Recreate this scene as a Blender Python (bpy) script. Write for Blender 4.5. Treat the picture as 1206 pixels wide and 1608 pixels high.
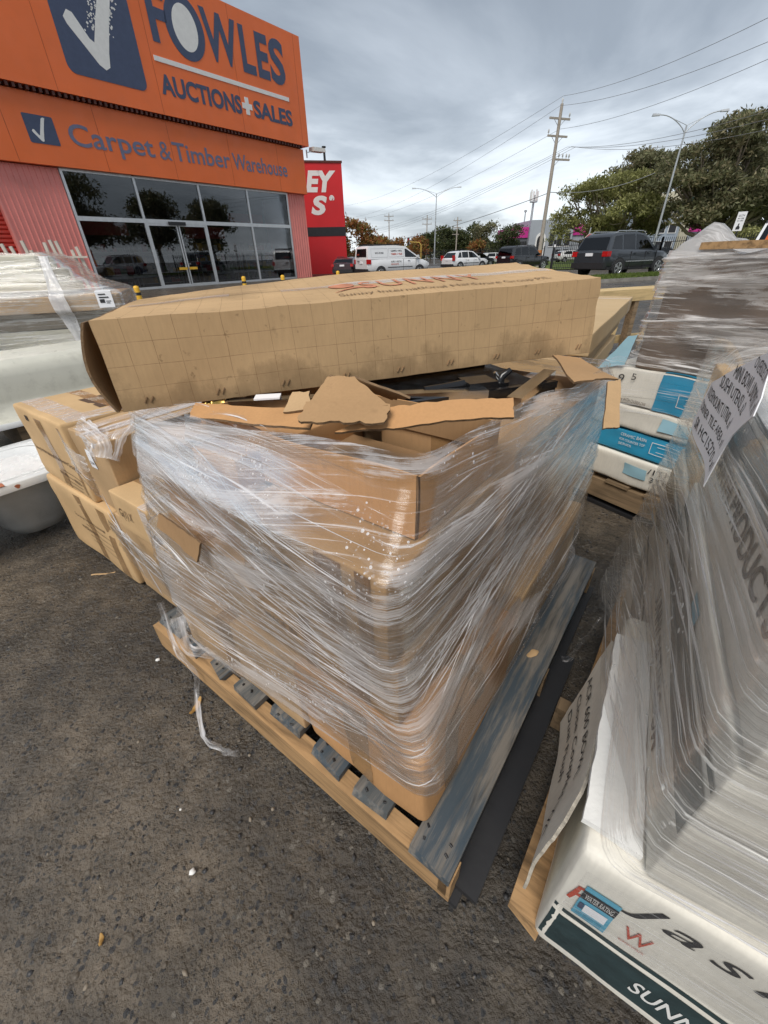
import bpy, bmesh, math, random
import numpy as np
from mathutils import Vector, Matrix, noise

for o in list(bpy.data.objects):
    bpy.data.objects.remove(o)
SC = bpy.context.scene
COL = SC.collection

# ------------------------------------------------------------------ camera
cam_d = bpy.data.cameras.new('camera')
cam = bpy.data.objects.new('camera', cam_d)
COL.objects.link(cam)
SC.camera = cam
cam_d.sensor_fit = 'VERTICAL'
cam_d.sensor_height = 36.0
cam_d.lens = 36.0 * 635.0 / 1608.0
cam_d.clip_start = 0.02
cam_d.clip_end = 2000.0
_p = math.atan(403 / 635.0)
_r = math.radians(1.7)
_f = Vector((0, math.cos(_p), -math.sin(_p)))
_rt = Vector((1, 0, 0))
_up = _rt.cross(_f)
_R = _rt * math.cos(_r) - _up * math.sin(_r)
_U = _up * math.cos(_r) + _rt * math.sin(_r)
_m = Matrix((_R, _U, -_f)).transposed().to_4x4()
_m.translation = Vector((0, 0, 1.2))
cam.matrix_world = _m

# ------------------------------------------------------------------ sky, sun, exposure
SUN_EL, SUN_AZ = math.radians(56), math.radians(204)      # azimuth clockwise from +Y
world = bpy.data.worlds.new('World')
SC.world = world
world.use_nodes = True
wn, wl = world.node_tree.nodes, world.node_tree.links
wn.clear()


def wnode(t, **kw):
    n = wn.new(t)
    for k, v in kw.items():
        setattr(n, k, v)
    return n


w_out = wnode('ShaderNodeOutputWorld')
w_sky = wnode('ShaderNodeTexSky', sky_type='NISHITA', sun_disc=False)
w_sky.sun_elevation = SUN_EL
w_sky.sun_rotation = SUN_AZ
w_bg1 = wnode('ShaderNodeBackground')
w_bg1.inputs['Strength'].default_value = 0.09
wl.new(w_sky.outputs[0], w_bg1.inputs['Color'])
w_tc = wnode('ShaderNodeTexCoord')
w_sep = wnode('ShaderNodeSeparateXYZ')
wl.new(w_tc.outputs['Generated'], w_sep.inputs[0])
w_zc = wnode('ShaderNodeMath', operation='MAXIMUM')
wl.new(w_sep.outputs['Z'], w_zc.inputs[0]); w_zc.inputs[1].default_value = 0.0
w_za = wnode('ShaderNodeMath', operation='ADD')
wl.new(w_zc.outputs[0], w_za.inputs[0]); w_za.inputs[1].default_value = 0.16
w_dx = wnode('ShaderNodeMath', operation='DIVIDE')
w_dy = wnode('ShaderNodeMath', operation='DIVIDE')
wl.new(w_sep.outputs['X'], w_dx.inputs[0]); wl.new(w_za.outputs[0], w_dx.inputs[1])
wl.new(w_sep.outputs['Y'], w_dy.inputs[0]); wl.new(w_za.outputs[0], w_dy.inputs[1])
w_cb = wnode('ShaderNodeCombineXYZ')
wl.new(w_dx.outputs[0], w_cb.inputs[0]); wl.new(w_dy.outputs[0], w_cb.inputs[1])
w_cb.inputs[2].default_value = 3.7
w_no = wnode('ShaderNodeTexNoise')
w_no.inputs['Scale'].default_value = 0.62
w_no.inputs['Detail'].default_value = 7
w_no.inputs['Roughness'].default_value = 0.55
w_no.inputs['Distortion'].default_value = 0.35
wl.new(w_cb.outputs[0], w_no.inputs['Vector'])
# thick cloud overhead is darker, thin cloud low down lets more light through
w_gr = wnode('ShaderNodeMapRange')
wl.new(w_zc.outputs[0], w_gr.inputs['Value'])
w_gr.inputs['From Min'].default_value = 0.0
w_gr.inputs['From Max'].default_value = 0.62
w_gr.inputs['To Min'].default_value = 0.16
w_gr.inputs['To Max'].default_value = -0.12
w_ad = wnode('ShaderNodeMath', operation='ADD')
wl.new(w_no.outputs['Fac'], w_ad.inputs[0]); wl.new(w_gr.outputs[0], w_ad.inputs[1])
w_rp = wnode('ShaderNodeValToRGB')
cr = w_rp.color_ramp
cr.elements[0].position = 0.30; cr.elements[0].color = (0.17, 0.19, 0.215, 1)
cr.elements[1].position = 0.80; cr.elements[1].color = (0.74, 0.77, 0.80, 1)
for ps, c in ((0.43, (0.22, 0.247, 0.28, 1)), (0.54, (0.335, 0.367, 0.405, 1)), (0.64, (0.55, 0.59, 0.63, 1))):
    e = cr.elements.new(ps); e.color = c
wl.new(w_ad.outputs[0], w_rp.inputs[0])
w_bg2 = wnode('ShaderNodeBackground')
w_bg2.inputs['Strength'].default_value = 0.86
wl.new(w_rp.outputs[0], w_bg2.inputs['Color'])
w_mx = wnode('ShaderNodeMixShader')
w_mx.inputs[0].default_value = 0.88
wl.new(w_bg1.outputs[0], w_mx.inputs[1]); wl.new(w_bg2.outputs[0], w_mx.inputs[2])
wl.new(w_mx.outputs[0], w_out.inputs[0])

sun_d = bpy.data.lights.new('sun', 'SUN')
sun_d.energy = 1.5
sun_d.angle = math.radians(30)
sun_d.color = (1.0, 0.95, 0.88)
sun = bpy.data.objects.new('sun', sun_d)
COL.objects.link(sun)
sun.rotation_euler = (math.pi / 2 - SUN_EL, 0, math.pi - SUN_AZ)

SC.view_settings.view_transform = 'Standard'
SC.view_settings.look = 'None'
SC.view_settings.exposure = 0.96
SC.view_settings.gamma = 1.0
SC.view_settings.use_curve_mapping = False
SC.render.engine = 'CYCLES'
SC.cycles.transparent_max_bounces = 32
SC.cycles.max_bounces = 6
SC.cycles.diffuse_bounces = 3
SC.cycles.glossy_bounces = 3
SC.cycles.transmission_bounces = 4
SC.cycles.caustics_reflective = False
SC.cycles.caustics_refractive = False
SC.cycles.use_denoising = True

# ------------------------------------------------------------------ helpers
rnd = random.Random(7)


class Frame:
    """A place on the ground: origin, heading; turns local metres into world metres."""
    def __init__(self, x, y, deg, z=0.0):
        self.o = Vector((x, y, z)); self.deg = deg
        a = math.radians(deg)
        self.X = Vector((math.cos(a), math.sin(a), 0)); self.Y = Vector((-math.sin(a), math.cos(a), 0))
    def w(self, x, y, z=0.0):
        return self.o + self.X * x + self.Y * y + Vector((0, 0, z))
    def l(self, p):
        q = Vector(p) - self.o
        return Vector((q.dot(self.X), q.dot(self.Y), q.z))


WORLD = Frame(0, 0, 0)


def tag(o, label=None, cat=None, group=None, kind=None):
    if label: o['label'] = label
    if cat: o['category'] = cat
    if group: o['group'] = group
    if kind: o['kind'] = kind
    return o


def empty(name, loc=(0, 0, 0), deg=0.0, label=None, cat=None, group=None, kind=None):
    o = bpy.data.objects.new(name, None)
    o.empty_display_size = 0.1
    COL.objects.link(o)
    o.location = loc
    o.rotation_euler = (0, 0, math.radians(deg))
    return tag(o, label, cat, group, kind)


def link(name, me, parent=None, loc=None, deg=None):
    o = bpy.data.objects.new(name, me)
    COL.objects.link(o)
    if parent: o.parent = parent
    if loc is not None: o.location = loc
    if deg is not None: o.rotation_euler = (0, 0, math.radians(deg))
    return o


class MB:
    def __init__(self):
        self.v = []; self.f = []; self.m = []; self.uv = []; self.sm = []
    def add(self, vs, fs, mi=0, uvs=None, smooth=False):
        b = len(self.v)
        self.v += [tuple(p) for p in vs]
        for k, f in enumerate(fs):
            self.f.append([b + i for i in f]); self.m.append(mi); self.sm.append(smooth)
            self.uv.append(uvs[k] if uvs else [(vs[i][0], vs[i][1]) for i in f])
        return self
    def box(self, x0, x1, y0, y1, z0, z1, mi=0, fr=None):
        vs = [(x, y, z) for z in (z0, z1) for y in (y0, y1) for x in (x0, x1)]
        if fr: vs = [fr.w(*p) for p in vs]
        a, b, c = x1 - x0, y1 - y0, z1 - z0
        fs = [(0, 2, 3, 1), (4, 5, 7, 6), (0, 1, 5, 4), (2, 6, 7, 3), (0, 4, 6, 2), (1, 3, 7, 5)]
        uv = [[(0, 0), (0, b), (a, b), (a, 0)], [(0, 0), (a, 0), (a, b), (0, b)], [(0, 0), (a, 0), (a, c), (0, c)],
              [(0, 0), (0, c), (a, c), (a, 0)], [(0, 0), (0, c), (b, c), (b, 0)], [(0, 0), (b, 0), (b, c), (0, c)]]
        return self.add(vs, fs, mi, uv)
    def hexa(self, vs, mi=0):
        """vs: bottom 4 (ccw) then top 4"""
        return self.add(vs, [(3, 2, 1, 0), (4, 5, 6, 7), (0, 1, 5, 4), (1, 2, 6, 5), (2, 3, 7, 6), (3, 0, 4, 7)], mi)
    def bar(self, p, q, w, h=None, up=(0, 0, 1), mi=0):
        p = Vector(p); q = Vector(q); h = h or w
        t = (q - p).normalized(); u = Vector(up)
        s = t.cross(u)
        if s.length < 1e-4: s = t.cross(Vector((1, 0, 0)))
        s.normalize(); u = s.cross(t)
        c = [s * a * w / 2 + u * b * h / 2 for a, b in ((-1, -1), (1, -1), (1, 1), (-1, 1))]
        return self.hexa([p + k for k in c] + [q + k for k in c], mi)
    def tube(self, pts, r, n=8, mi=0, caps=True):
        pts = [Vector(p) for p in pts]
        rs = r if isinstance(r, (list, tuple)) else [r] * len(pts)
        vs = []; ref = None
        for i, p in enumerate(pts):
            t = (pts[min(i + 1, len(pts) - 1)] - pts[max(i - 1, 0)]).normalized()
            if ref is None:
                ref = t.cross(Vector((0, 0, 1)))
                if ref.length < 1e-3: ref = t.cross(Vector((1, 0, 0)))
            s = (ref - t * ref.dot(t)).normalized(); ref = s
            u = t.cross(s)
            for k in range(n):
                a = 2 * math.pi * k / n
                vs.append(p + (s * math.cos(a) + u * math.sin(a)) * rs[i])
        fs = []; uv = []
        for i in range(len(pts) - 1):
            for k in range(n):
                k2 = (k + 1) % n
                fs.append((i * n + k, i * n + k2, (i + 1) * n + k2, (i + 1) * n + k))
                uv.append([(i * .2, k / n), (i * .2, (k + 1) / n), (i * .2 + .2, (k + 1) / n), (i * .2 + .2, k / n)])
        self.add(vs, fs, mi, uv, True)
        if caps:
            self.add(vs[:n], [tuple(range(n))[::-1]], mi)
            self.add(vs[-n:], [tuple(range(n))], mi)
        return self
    def prism(self, poly, fn, d0, d1, mi=0):
        """poly: 2d outline ccw; fn(a, b, d) -> 3d"""
        n = len(poly)
        vs = [fn(a, b, d0) for a, b in poly] + [fn(a, b, d1) for a, b in poly]
        fs = [tuple(range(n))[::-1], tuple(range(n, 2 * n))] + [(i, (i + 1) % n, n + (i + 1) % n, n + i) for i in range(n)]
        return self.add(vs, fs, mi)
    def grid(self, P, mi=0, UV=None, smooth=True, closed=False):
        """P: array (m,n,3)"""
        m, n = len(P), len(P[0])
        vs = [tuple(p) for row in P for p in row]
        fs = []; uv = []
        for i in range(m - 1):
            for j in range(n - 1 + (1 if closed else 0)):
                j2 = (j + 1) % n
                q = (i * n + j, i * n + j2, (i + 1) * n + j2, (i + 1) * n + j)
                fs.append(q)
                if UV is not None:
                    uv.append([tuple(UV[i][j]), tuple(UV[i][j2]), tuple(UV[i + 1][j2]), tuple(UV[i + 1][j])])
                else:
                    uv.append([(i, j), (i, j + 1), (i + 1, j + 1), (i + 1, j)])
        return self.add(vs, fs, mi, uv, smooth)
    def mesh(self, name, mats):
        me = bpy.data.meshes.new(name)
        me.from_pydata(self.v, [], self.f)
        for m in (mats if isinstance(mats, (list, tuple)) else [mats]):
            me.materials.append(m)
        me.polygons.foreach_set('material_index', self.m)
        me.polygons.foreach_set('use_smooth', self.sm)
        ul = me.uv_layers.new(name='UVMap')
        ul.data.foreach_set('uv', [c for f in self.uv for p in f for c in p])
        me.update()
        return me
    def build(self, name, mats, parent=None, loc=None, deg=None):
        return link(name, self.mesh(name, mats), parent, loc, deg)


def quads_mesh(name, V, mats, midx=None):
    """V: (n,4,3) array of loose quads"""
    n = len(V)
    me = bpy.data.meshes.new(name)
    me.vertices.add(n * 4); me.loops.add(n * 4); me.polygons.add(n)
    me.vertices.foreach_set('co', np.asarray(V, np.float32).ravel())
    me.loops.foreach_set('vertex_index', np.arange(n * 4, dtype=np.int32))
    me.polygons.foreach_set('loop_start', np.arange(0, n * 4, 4, dtype=np.int32))
    for m in mats: me.materials.append(m)
    if midx is not None: me.polygons.foreach_set('material_index', np.asarray(midx, np.int32))
    me.update(); me.validate()
    return me


def soft(p, amp, sc, seed):
    """smooth displacement of a point"""
    q = Vector(p) * sc + Vector((seed * 3.1, seed * 1.7, seed * 0.9))
    return noise.noise_vector(q) * amp


def text_mesh(body, w=None, h=None, bold=0.0, shear=0.0, extrude=0.0, spacing=1.0, align='LEFT', res=4):
    """letters as a flat mesh scaled to w x h metres, lower left at the origin; returns verts, faces"""
    cu = bpy.data.curves.new('t', 'FONT')
    cu.body = body; cu.size = 1.0; cu.offset = bold; cu.shear = shear; cu.space_character = spacing
    cu.resolution_u = res; cu.align_x = align; cu.extrude = extrude
    ob = bpy.data.objects.new('t', cu)
    me = ob.to_mesh()
    vs = np.array([v.co[:] for v in me.vertices]); fs = [tuple(p.vertices) for p in me.polygons]
    ob.to_mesh_clear()
    bpy.data.objects.remove(ob); bpy.data.curves.remove(cu)
    mn, mx = vs.min(0), vs.max(0)
    vs[:, 0] -= mn[0]; vs[:, 1] -= mn[1]
    sx = w / (mx[0] - mn[0]) if w else None
    sy = h / (mx[1] - mn[1]) if h else sx
    if sx is None: sx = sy
    vs[:, 0] *= sx; vs[:, 1] *= sy
    return vs, fs


def text(name, body, fn, mat, parent=None, **kw):
    """fn(a, b) -> 3d point on the surface the writing lies on"""
    vs, fs = text_mesh(body, **kw)
    b = MB()
    b.add([fn(v[0], v[1]) for v in vs], fs)
    return b.build(name, mat, parent)


# ------------------------------------------------------------------ materials
MATS = {}


class NT:
    def __init__(self, name):
        self.mat = bpy.data.materials.new(name)
        self.mat.use_nodes = True
        self.t = self.mat.node_tree
        self.t.nodes.clear()
        self.out = self.n('ShaderNodeOutputMaterial')
        self._obj = None
    def n(self, t, **kw):
        x = self.t.nodes.new(t)
        for k, v in kw.items(): setattr(x, k, v)
        return x
    def set(self, sock, v):
        if hasattr(v, 'outputs'): v = v.outputs[0]
        if hasattr(v, 'is_output'): self.t.links.new(v, sock)
        elif isinstance(v, (tuple, list)) and len(v) == 3 and sock.type == 'RGBA': sock.default_value = (*v, 1)
        else: sock.default_value = v
    def co(self, kind='Object'):
        if self._obj is None: self._obj = self.n('ShaderNodeTexCoord')
        return self._obj.outputs[kind]
    def mapping(self, vec, scale=(1, 1, 1), loc=(0, 0, 0), rot=(0, 0, 0)):
        m = self.n('ShaderNodeMapping')
        self.set(m.inputs['Vector'], vec)
        m.inputs['Scale'].default_value = scale; m.inputs['Location'].default_value = loc; m.inputs['Rotation'].default_value = rot
        return m.outputs[0]
    def noise(self, vec=None, scale=5, detail=4, rough=0.5, dist=0.0):
        x = self.n('ShaderNodeTexNoise')
        self.set(x.inputs['Vector'], vec if vec is not None else self.co())
        x.inputs['Scale'].default_value = scale; x.inputs['Detail'].default_value = detail
        x.inputs['Roughness'].default_value = rough; x.inputs['Distortion'].default_value = dist
        return x.outputs['Fac']
    def voronoi(self, vec=None, scale=5, feature='F1', out='Distance', rand=1.0):
        x = self.n('ShaderNodeTexVoronoi', feature=feature)
        self.set(x.inputs['Vector'], vec if vec is not None else self.co())
        x.inputs['Scale'].default_value = scale
        x.inputs['Randomness'].default_value = rand
        return x.outputs[out]
    def ramp(self, fac, stops, interp='LINEAR'):
        x = self.n('ShaderNodeValToRGB')
        x.color_ramp.interpolation = interp
        els = x.color_ramp.elements
        while len(els) < len(stops): els.new(0.5)
        for e, (p, c) in zip(els, stops):
            e.position = p
            e.color = (c, c, c, 1) if isinstance(c, (int, float)) else (*c, 1)
        self.set(x.inputs[0], fac)
        return x.outputs[0]
    def math(self, op, a, b=0.0, c=None, clamp=False):
        x = self.n('ShaderNodeMath', operation=op, use_clamp=clamp)
        self.set(x.inputs[0], a); self.set(x.inputs[1], b)
        if c is not None: self.set(x.inputs[2], c)
        return x.outputs[0]
    def mix(self, fac, a, b, blend='MIX'):
        x = self.n('ShaderNodeMix', data_type='RGBA', blend_type=blend)
        self.set(x.inputs[0], fac); self.set(x.inputs[6], a); self.set(x.inputs[7], b)
        return x.outputs[2]
    def bump(self, h, strength=0.3, dist=0.01, normal=None):
        x = self.n('ShaderNodeBump')
        self.set(x.inputs['Height'], h); x.inputs['Strength'].default_value = strength; x.inputs['Distance'].default_value = dist
        if normal is not None: self.set(x.inputs['Normal'], normal)
        return x.outputs[0]
    def sep(self, vec):
        x = self.n('ShaderNodeSeparateXYZ'); self.set(x.inputs[0], vec)
        return x.outputs
    def pbr(self, color, rough=0.6, metal=0.0, normal=None, spec=0.5, **kw):
        b = self.n('ShaderNodeBsdfPrincipled')
        self.set(b.inputs['Base Color'], color); self.set(b.inputs['Roughness'], rough)
        self.set(b.inputs['Metallic'], metal); self.set(b.inputs['Specular IOR Level'], spec)
        if normal is not None: self.set(b.inputs['Normal'], normal)
        for k, v in kw.items(): self.set(b.inputs[k.replace('_', ' ')], v)
        return b
    def done(self, shader):
        self.t.links.new(shader.outputs[0] if hasattr(shader, 'outputs') else shader, self.out.inputs['Surface'])
        return self.mat


def simple(name, color, rough=0.6, metal=0.0, var=0.12, scale=6.0, bump=0.15, bscale=40, spec=0.5, dirt=0.0, **kw):
    """plain surface: base colour with slight blotches, worn gloss and fine relief"""
    t = NT(name)
    nz = t.noise(scale=scale, detail=5)
    lo = tuple(c * (1 - var) for c in color); hi = tuple(min(1, c * (1 + var)) for c in color)
    col = t.ramp(nz, [(0.3, lo), (0.7, hi)])
    if dirt:
        d = t.ramp(t.noise(scale=scale * 2.3, detail=6, rough=0.65), [(0.5, 0.0), (0.72, dirt)])
        col = t.mix(d, col, (0.10, 0.085, 0.065))
    rg = t.ramp(t.noise(scale=scale * 3, detail=3), [(0.3, max(0.02, rough - 0.08)), (0.7, min(1, rough + 0.08))])
    nm = t.bump(t.noise(scale=bscale, detail=3), bump, 0.004) if bump else None
    return t.done(t.pbr(col, rg, metal, nm, spec, **kw))


def M(key, *a, **k):
    if key not in MATS: MATS[key] = simple(key, *a, **k)
    return MATS[key]


def cardboard(name, col, grid=None, stain=0.35, flute=True, ink=(0.16, 0.085, 0.04)):
    t = NT(name)
    big = t.noise(scale=3.5, detail=4)
    fib = t.noise(vec=t.mapping(t.co(), (60, 60, 9)), scale=3, detail=3)
    c = t.ramp(big, [(0.3, tuple(x * 0.86 for x in col)), (0.7, tuple(min(1, x * 1.12) for x in col))])
    c = t.mix(t.ramp(fib, [(0.35, 0.0), (0.75, 0.22)]), c, tuple(x * 0.62 for x in col))
    if stain:
        s = t.ramp(t.noise(scale=2.2, detail=6, rough=0.62), [(0.53, 0.0), (0.72, stain)])
        c = t.mix(s, c, tuple(x * 0.45 for x in col))
        s2 = t.ramp(t.noise(scale=17, detail=4, rough=0.6), [(0.66, 0.0), (0.76, stain * 0.8)])
        c = t.mix(s2, c, tuple(x * 0.4 for x in col))
    if grid:
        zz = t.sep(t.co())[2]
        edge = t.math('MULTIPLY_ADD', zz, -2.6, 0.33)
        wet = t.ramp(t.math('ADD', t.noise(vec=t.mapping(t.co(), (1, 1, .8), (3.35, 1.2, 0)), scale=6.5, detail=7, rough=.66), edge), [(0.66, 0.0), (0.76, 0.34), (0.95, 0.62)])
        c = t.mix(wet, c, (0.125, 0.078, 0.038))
        dot = t.ramp(t.noise(scale=38, detail=4, rough=.6), [(0.66, 0.0), (0.72, 0.5)])
        c = t.mix(dot, c, (0.16, 0.10, 0.05))
        uv = t.sep(t.co('UV'))
        lines = None
        for k in (0, 1):
            fr = t.math('FRACT', t.math('MULTIPLY', uv[k], 1.0 / grid))
            ln = t.math('LESS_THAN', fr, 0.0009 / grid)
            lines = ln if lines is None else t.math('MAXIMUM', lines, ln)
        worn = t.ramp(t.noise(scale=25, detail=3), [(0.30, 0.25), (0.6, 0.75)])
        c = t.mix(t.math('MULTIPLY', lines, worn), c, ink)
    h = t.noise(scale=26, detail=4)
    nm = t.bump(h, 0.25, 0.004)
    if flute:
        w = t.n('ShaderNodeTexWave', wave_type='BANDS', bands_direction='X')
        t.set(w.inputs['Vector'], t.co('UV')); w.inputs['Scale'].default_value = 48; w.inputs['Distortion'].default_value = 0.6
        nm = t.bump(w.outputs['Fac'], 0.06, 0.001, nm)
    return t.done(t.pbr(c, 0.82, 0, nm, 0.25))


def film_mat(name, base=0.10, streak=0.75, drops=0.8, vs=150.0, us=2.2, tint=(0.96, 0.95, 0.96), milky=0.35, lo=0.53, hi=0.72, dscale=95.0, rough=0.2, plo=0.49):
    """clear stretch film: see-through sheet, bunching and sky reflections along the wrap painted in as white streaks (UV u = metres along, v = metres across)"""
    t = NT(name)
    uv = t.co('UV')
    st1 = t.noise(vec=t.mapping(uv, (us, vs, 1)), scale=1.0, detail=3, rough=0.6)
    st2 = t.noise(vec=t.mapping(uv, (us * 2.3, vs * 2.7, 1), (3, 7, 0)), scale=1.0, detail=2)
    st3 = t.noise(vec=t.mapping(uv, (us * .6, vs * .16, 1), (1, 9, 0)), scale=1.0, detail=3)
    s = t.math('ADD', t.math('MULTIPLY', st1, 0.62), t.math('MULTIPLY', st2, 0.38))
    s = t.math('ADD', s, t.math('MULTIPLY', t.math('SUBTRACT', st3, 0.5), 0.30))
    a_st = t.ramp(s, [(lo, 0.0), (hi, streak)])  # white streaks also stand in for the sky mirrored in bunched film
    patch = t.ramp(t.math('ADD', t.math('MULTIPLY', t.noise(vec=t.mapping(uv, (.55, 2.6, 1)), scale=4.6, detail=8, rough=0.66), .72), t.math('MULTIPLY', s, .28)), [(plo, 0.0), (plo + 0.045, milky * .7), (plo + 0.16, milky)])
    al = t.math('ADD', t.math('ADD', a_st, patch), base)
    hgt = t.math('ADD', t.math('MULTIPLY', st1, 0.7), t.math('MULTIPLY', st2, 0.3))
    if drops:
        v = t.n('ShaderNodeTexVoronoi', feature='F1')
        t.set(v.inputs['Vector'], t.co('Object')); v.inputs['Scale'].default_value = dscale
        sz = t.sep(v.outputs['Color'])
        where = t.ramp(t.noise(scale=7, detail=3), [(0.42, 0.02), (0.62, 0.42)])
        rad = t.math('MULTIPLY', t.math('POWER', sz[0], 1.6), where)
        dm = t.math('LESS_THAN', v.outputs['Distance'], rad)
        al = t.math('ADD', al, t.math('MULTIPLY', dm, drops * 0.55))
        bead = t.math('MULTIPLY', dm, t.math('SUBTRACT', rad, v.outputs['Distance']))
        hgt = t.math('ADD', hgt, t.math('MULTIPLY', bead, 3.0))
    al = t.math('MINIMUM', al, 0.93)
    nm = t.bump(hgt, 0.5, 0.005)
    pb = t.pbr(tint, rough, 0, nm, 0.6)
    tl = t.n('ShaderNodeBsdfTranslucent'); tl.inputs['Color'].default_value = (*tint, 1)
    body = t.n('ShaderNodeMixShader'); body.inputs[0].default_value = 0.28
    t.t.links.new(pb.outputs[0], body.inputs[1]); t.t.links.new(tl.outputs[0], body.inputs[2])
    gl = t.n('ShaderNodeBsdfGlossy'); gl.inputs['Roughness'].default_value = 0.12
    gl.inputs['Color'].default_value = (1, 1, 1, 1); t.set(gl.inputs['Normal'], nm)
    tr = t.n('ShaderNodeBsdfTransparent')
    fr = t.n('ShaderNodeFresnel'); fr.inputs['IOR'].default_value = 1.45; t.set(fr.inputs['Normal'], nm)
    m1 = t.n('ShaderNodeMixShader'); t.set(m1.inputs[0], t.math('MULTIPLY', fr.outputs[0], 0.3, clamp=True))
    t.t.links.new(tr.outputs[0], m1.inputs[1]); t.t.links.new(gl.outputs[0], m1.inputs[2])
    m2 = t.n('ShaderNodeMixShader'); t.set(m2.inputs[0], al)
    t.t.links.new(m1.outputs[0], m2.inputs[1]); t.t.links.new(body.outputs[0], m2.inputs[2])
    return t.done(m2)


def wood(name, col, dark=0.55, rough=0.75, paint=None, axis=0, wet=0.0):
    t = NT(name)
    sc = [14, 14, 14]; sc[axis] = 1.2
    g = t.noise(vec=t.mapping(t.co(), tuple(sc)), scale=3.2, detail=6, rough=0.62, dist=0.4)
    c = t.ramp(g, [(0.32, tuple(x * dark for x in col)), (0.52, col), (0.75, tuple(min(1, x * 1.18) for x in col))])
    kn = t.ramp(t.noise(scale=4.1, detail=5, rough=0.6), [(0.55, 0.0), (0.75, 0.5)])
    c = t.mix(kn, c, tuple(x * 0.4 for x in col))
    if paint:
        pm = t.ramp(t.noise(vec=t.mapping(t.co(), tuple(s * .35 for s in sc)), scale=6, detail=7, rough=0.7), [(0.42, 0.12), (0.55, 0.92)])
        c = t.mix(pm, c, paint)
    nm = t.bump(g, 0.4, 0.004)
    return t.done(t.pbr(c, rough, 0, nm, 0.4))

# ------------------------------------------------------------------ ground
def ground_z(x, y):
    def ss(t): t = min(1, max(0, t)); return t * t * (3 - 2 * t)
    return -0.010 * min(30, max(0, y - 20)) * ss((x + 4) / 5)


def asphalt():
    t = NT('wet_asphalt')
    P = t.co()
    big = t.noise(scale=1.3, detail=6, rough=0.6)
    mid = t.noise(scale=9, detail=5, rough=0.65)
    mud = t.ramp(t.math('ADD', t.math('MULTIPLY', big, .6), t.math('MULTIPLY', mid, .4)),
                 [(0.38, (0.030, 0.025, 0.020)), (0.49, (0.080, 0.065, 0.048)), (0.62, (0.165, 0.131, 0.094))])
    wob = t.n('ShaderNodeVectorMath', operation='ADD')
    nz = t.n('ShaderNodeTexNoise'); t.set(nz.inputs['Vector'], P); nz.inputs['Scale'].default_value = 60
    sc = t.n('ShaderNodeVectorMath', operation='SCALE'); t.set(sc.inputs[0], nz.outputs['Color']); sc.inputs['Scale'].default_value = 0.012
    t.set(wob.inputs[0], P); t.set(wob.inputs[1], sc.outputs[0])
    def stones(scale, thr, rmax):
        v = t.n('ShaderNodeTexVoronoi', feature='F1'); t.set(v.inputs['Vector'], wob.outputs[0]); v.inputs['Scale'].default_value = scale
        s = t.sep(v.outputs['Color'])
        dens = t.math('ADD', t.math('MULTIPLY', t.math('SUBTRACT', big, 0.5), -1.1), t.math('MULTIPLY', t.math('SUBTRACT', mid, .5), -.8))
        on = t.math('GREATER_THAN', t.math('ADD', s[0], dens), thr)
        r = t.math('LESS_THAN', v.outputs['Distance'], t.math('MULTIPLY', s[1], rmax))
        return t.math('MULTIPLY', on, r), s[2], v.outputs['Distance']
    m1, c1, d1 = stones(84, 0.58, 0.60)
    m2, c2, d2 = stones(170, 0.42, 0.7)
    col = t.mix(t.math('MULTIPLY', m2, 0.75), mud, t.ramp(c2, [(0.2, (0.022, 0.021, 0.02)), (0.85, (0.085, 0.07, 0.055))]))
    col = t.mix(t.math('MULTIPLY', m1, 0.9), col, t.ramp(c1, [(0.1, (0.015, 0.016, 0.019)), (0.8, (0.05, 0.047, 0.045)), (0.95, (0.17, 0.15, 0.12))]))
    crack = t.math('LESS_THAN', t.voronoi(t.mapping(wob.outputs[0], (1, 1, 1)), 11, 'DISTANCE_TO_EDGE'), 0.018)
    crack = t.math('MULTIPLY', crack, t.ramp(t.noise(scale=3, detail=3), [(0.52, 0), (0.64, 0.35)]))
    col = t.mix(crack, col, (0.02, 0.018, 0.016))
    spk = t.math('LESS_THAN', t.voronoi(P, 22), 0.035)
    col = t.mix(t.math('MULTIPLY', spk, 0.6), col, (0.30, 0.25, 0.17))
    h = t.math('ADD', t.math('MULTIPLY', t.noise(scale=130, detail=4, rough=0.7), 0.8), t.math('MULTIPLY', t.math('SUBTRACT', 1.0, d1), 0.35))
    h = t.math('ADD', h, t.math('MULTIPLY', t.noise(scale=45, detail=4), 0.9))
    h = t.math('SUBTRACT', h, t.math('MULTIPLY', crack, 0.7))
    nm = t.bump(h, 1.0, 0.009)
    rg = t.ramp(t.noise(scale=2.2, detail=5), [(0.35, 0.24), (0.65, 0.5)])
    return t.done(t.pbr(col, rg, 0, nm, 0.6))


def lines(lo, hi, step, outs):
    a = list(np.arange(lo, hi + 1e-6, step))
    return [lo - o for o in outs[::-1]] + a + [hi + o for o in outs]


gx = lines(-2.4, 1.3, 0.0075, [.05, .15, .4, .9, 1.6, 2.6, 4, 6, 9, 13, 18, 26, 40, 80, 200, 700])
gy = lines(-0.25, 2.6, 0.0075, [.05, .15, .4, .9, 1.6, 2.6, 4, 6, 9, 12, 15, 18, 22, 26, 30, 36, 44, 60, 100, 250, 800])
nx, ny = len(gx), len(gy)
rg_ = np.random.default_rng(3)
def field(ny, nx, cut, power=1.0):
    f = np.fft.rfft2(rg_.standard_normal((ny, nx)))
    ky = np.fft.fftfreq(ny)[:, None]; kx = np.fft.rfftfreq(nx)[None, :]
    k = np.sqrt(kx * kx + ky * ky) / cut
    f *= np.exp(-k * k)
    z = np.fft.irfft2(f, (ny, nx)); return z / z.std()
GX, GY = np.meshgrid(gx, gy)
Z = 0.0020 * field(ny, nx, 0.004) * 1.6 + 0.0009 * field(ny, nx, 0.03) + 0.0011 * field(ny, nx, 0.16)
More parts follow.
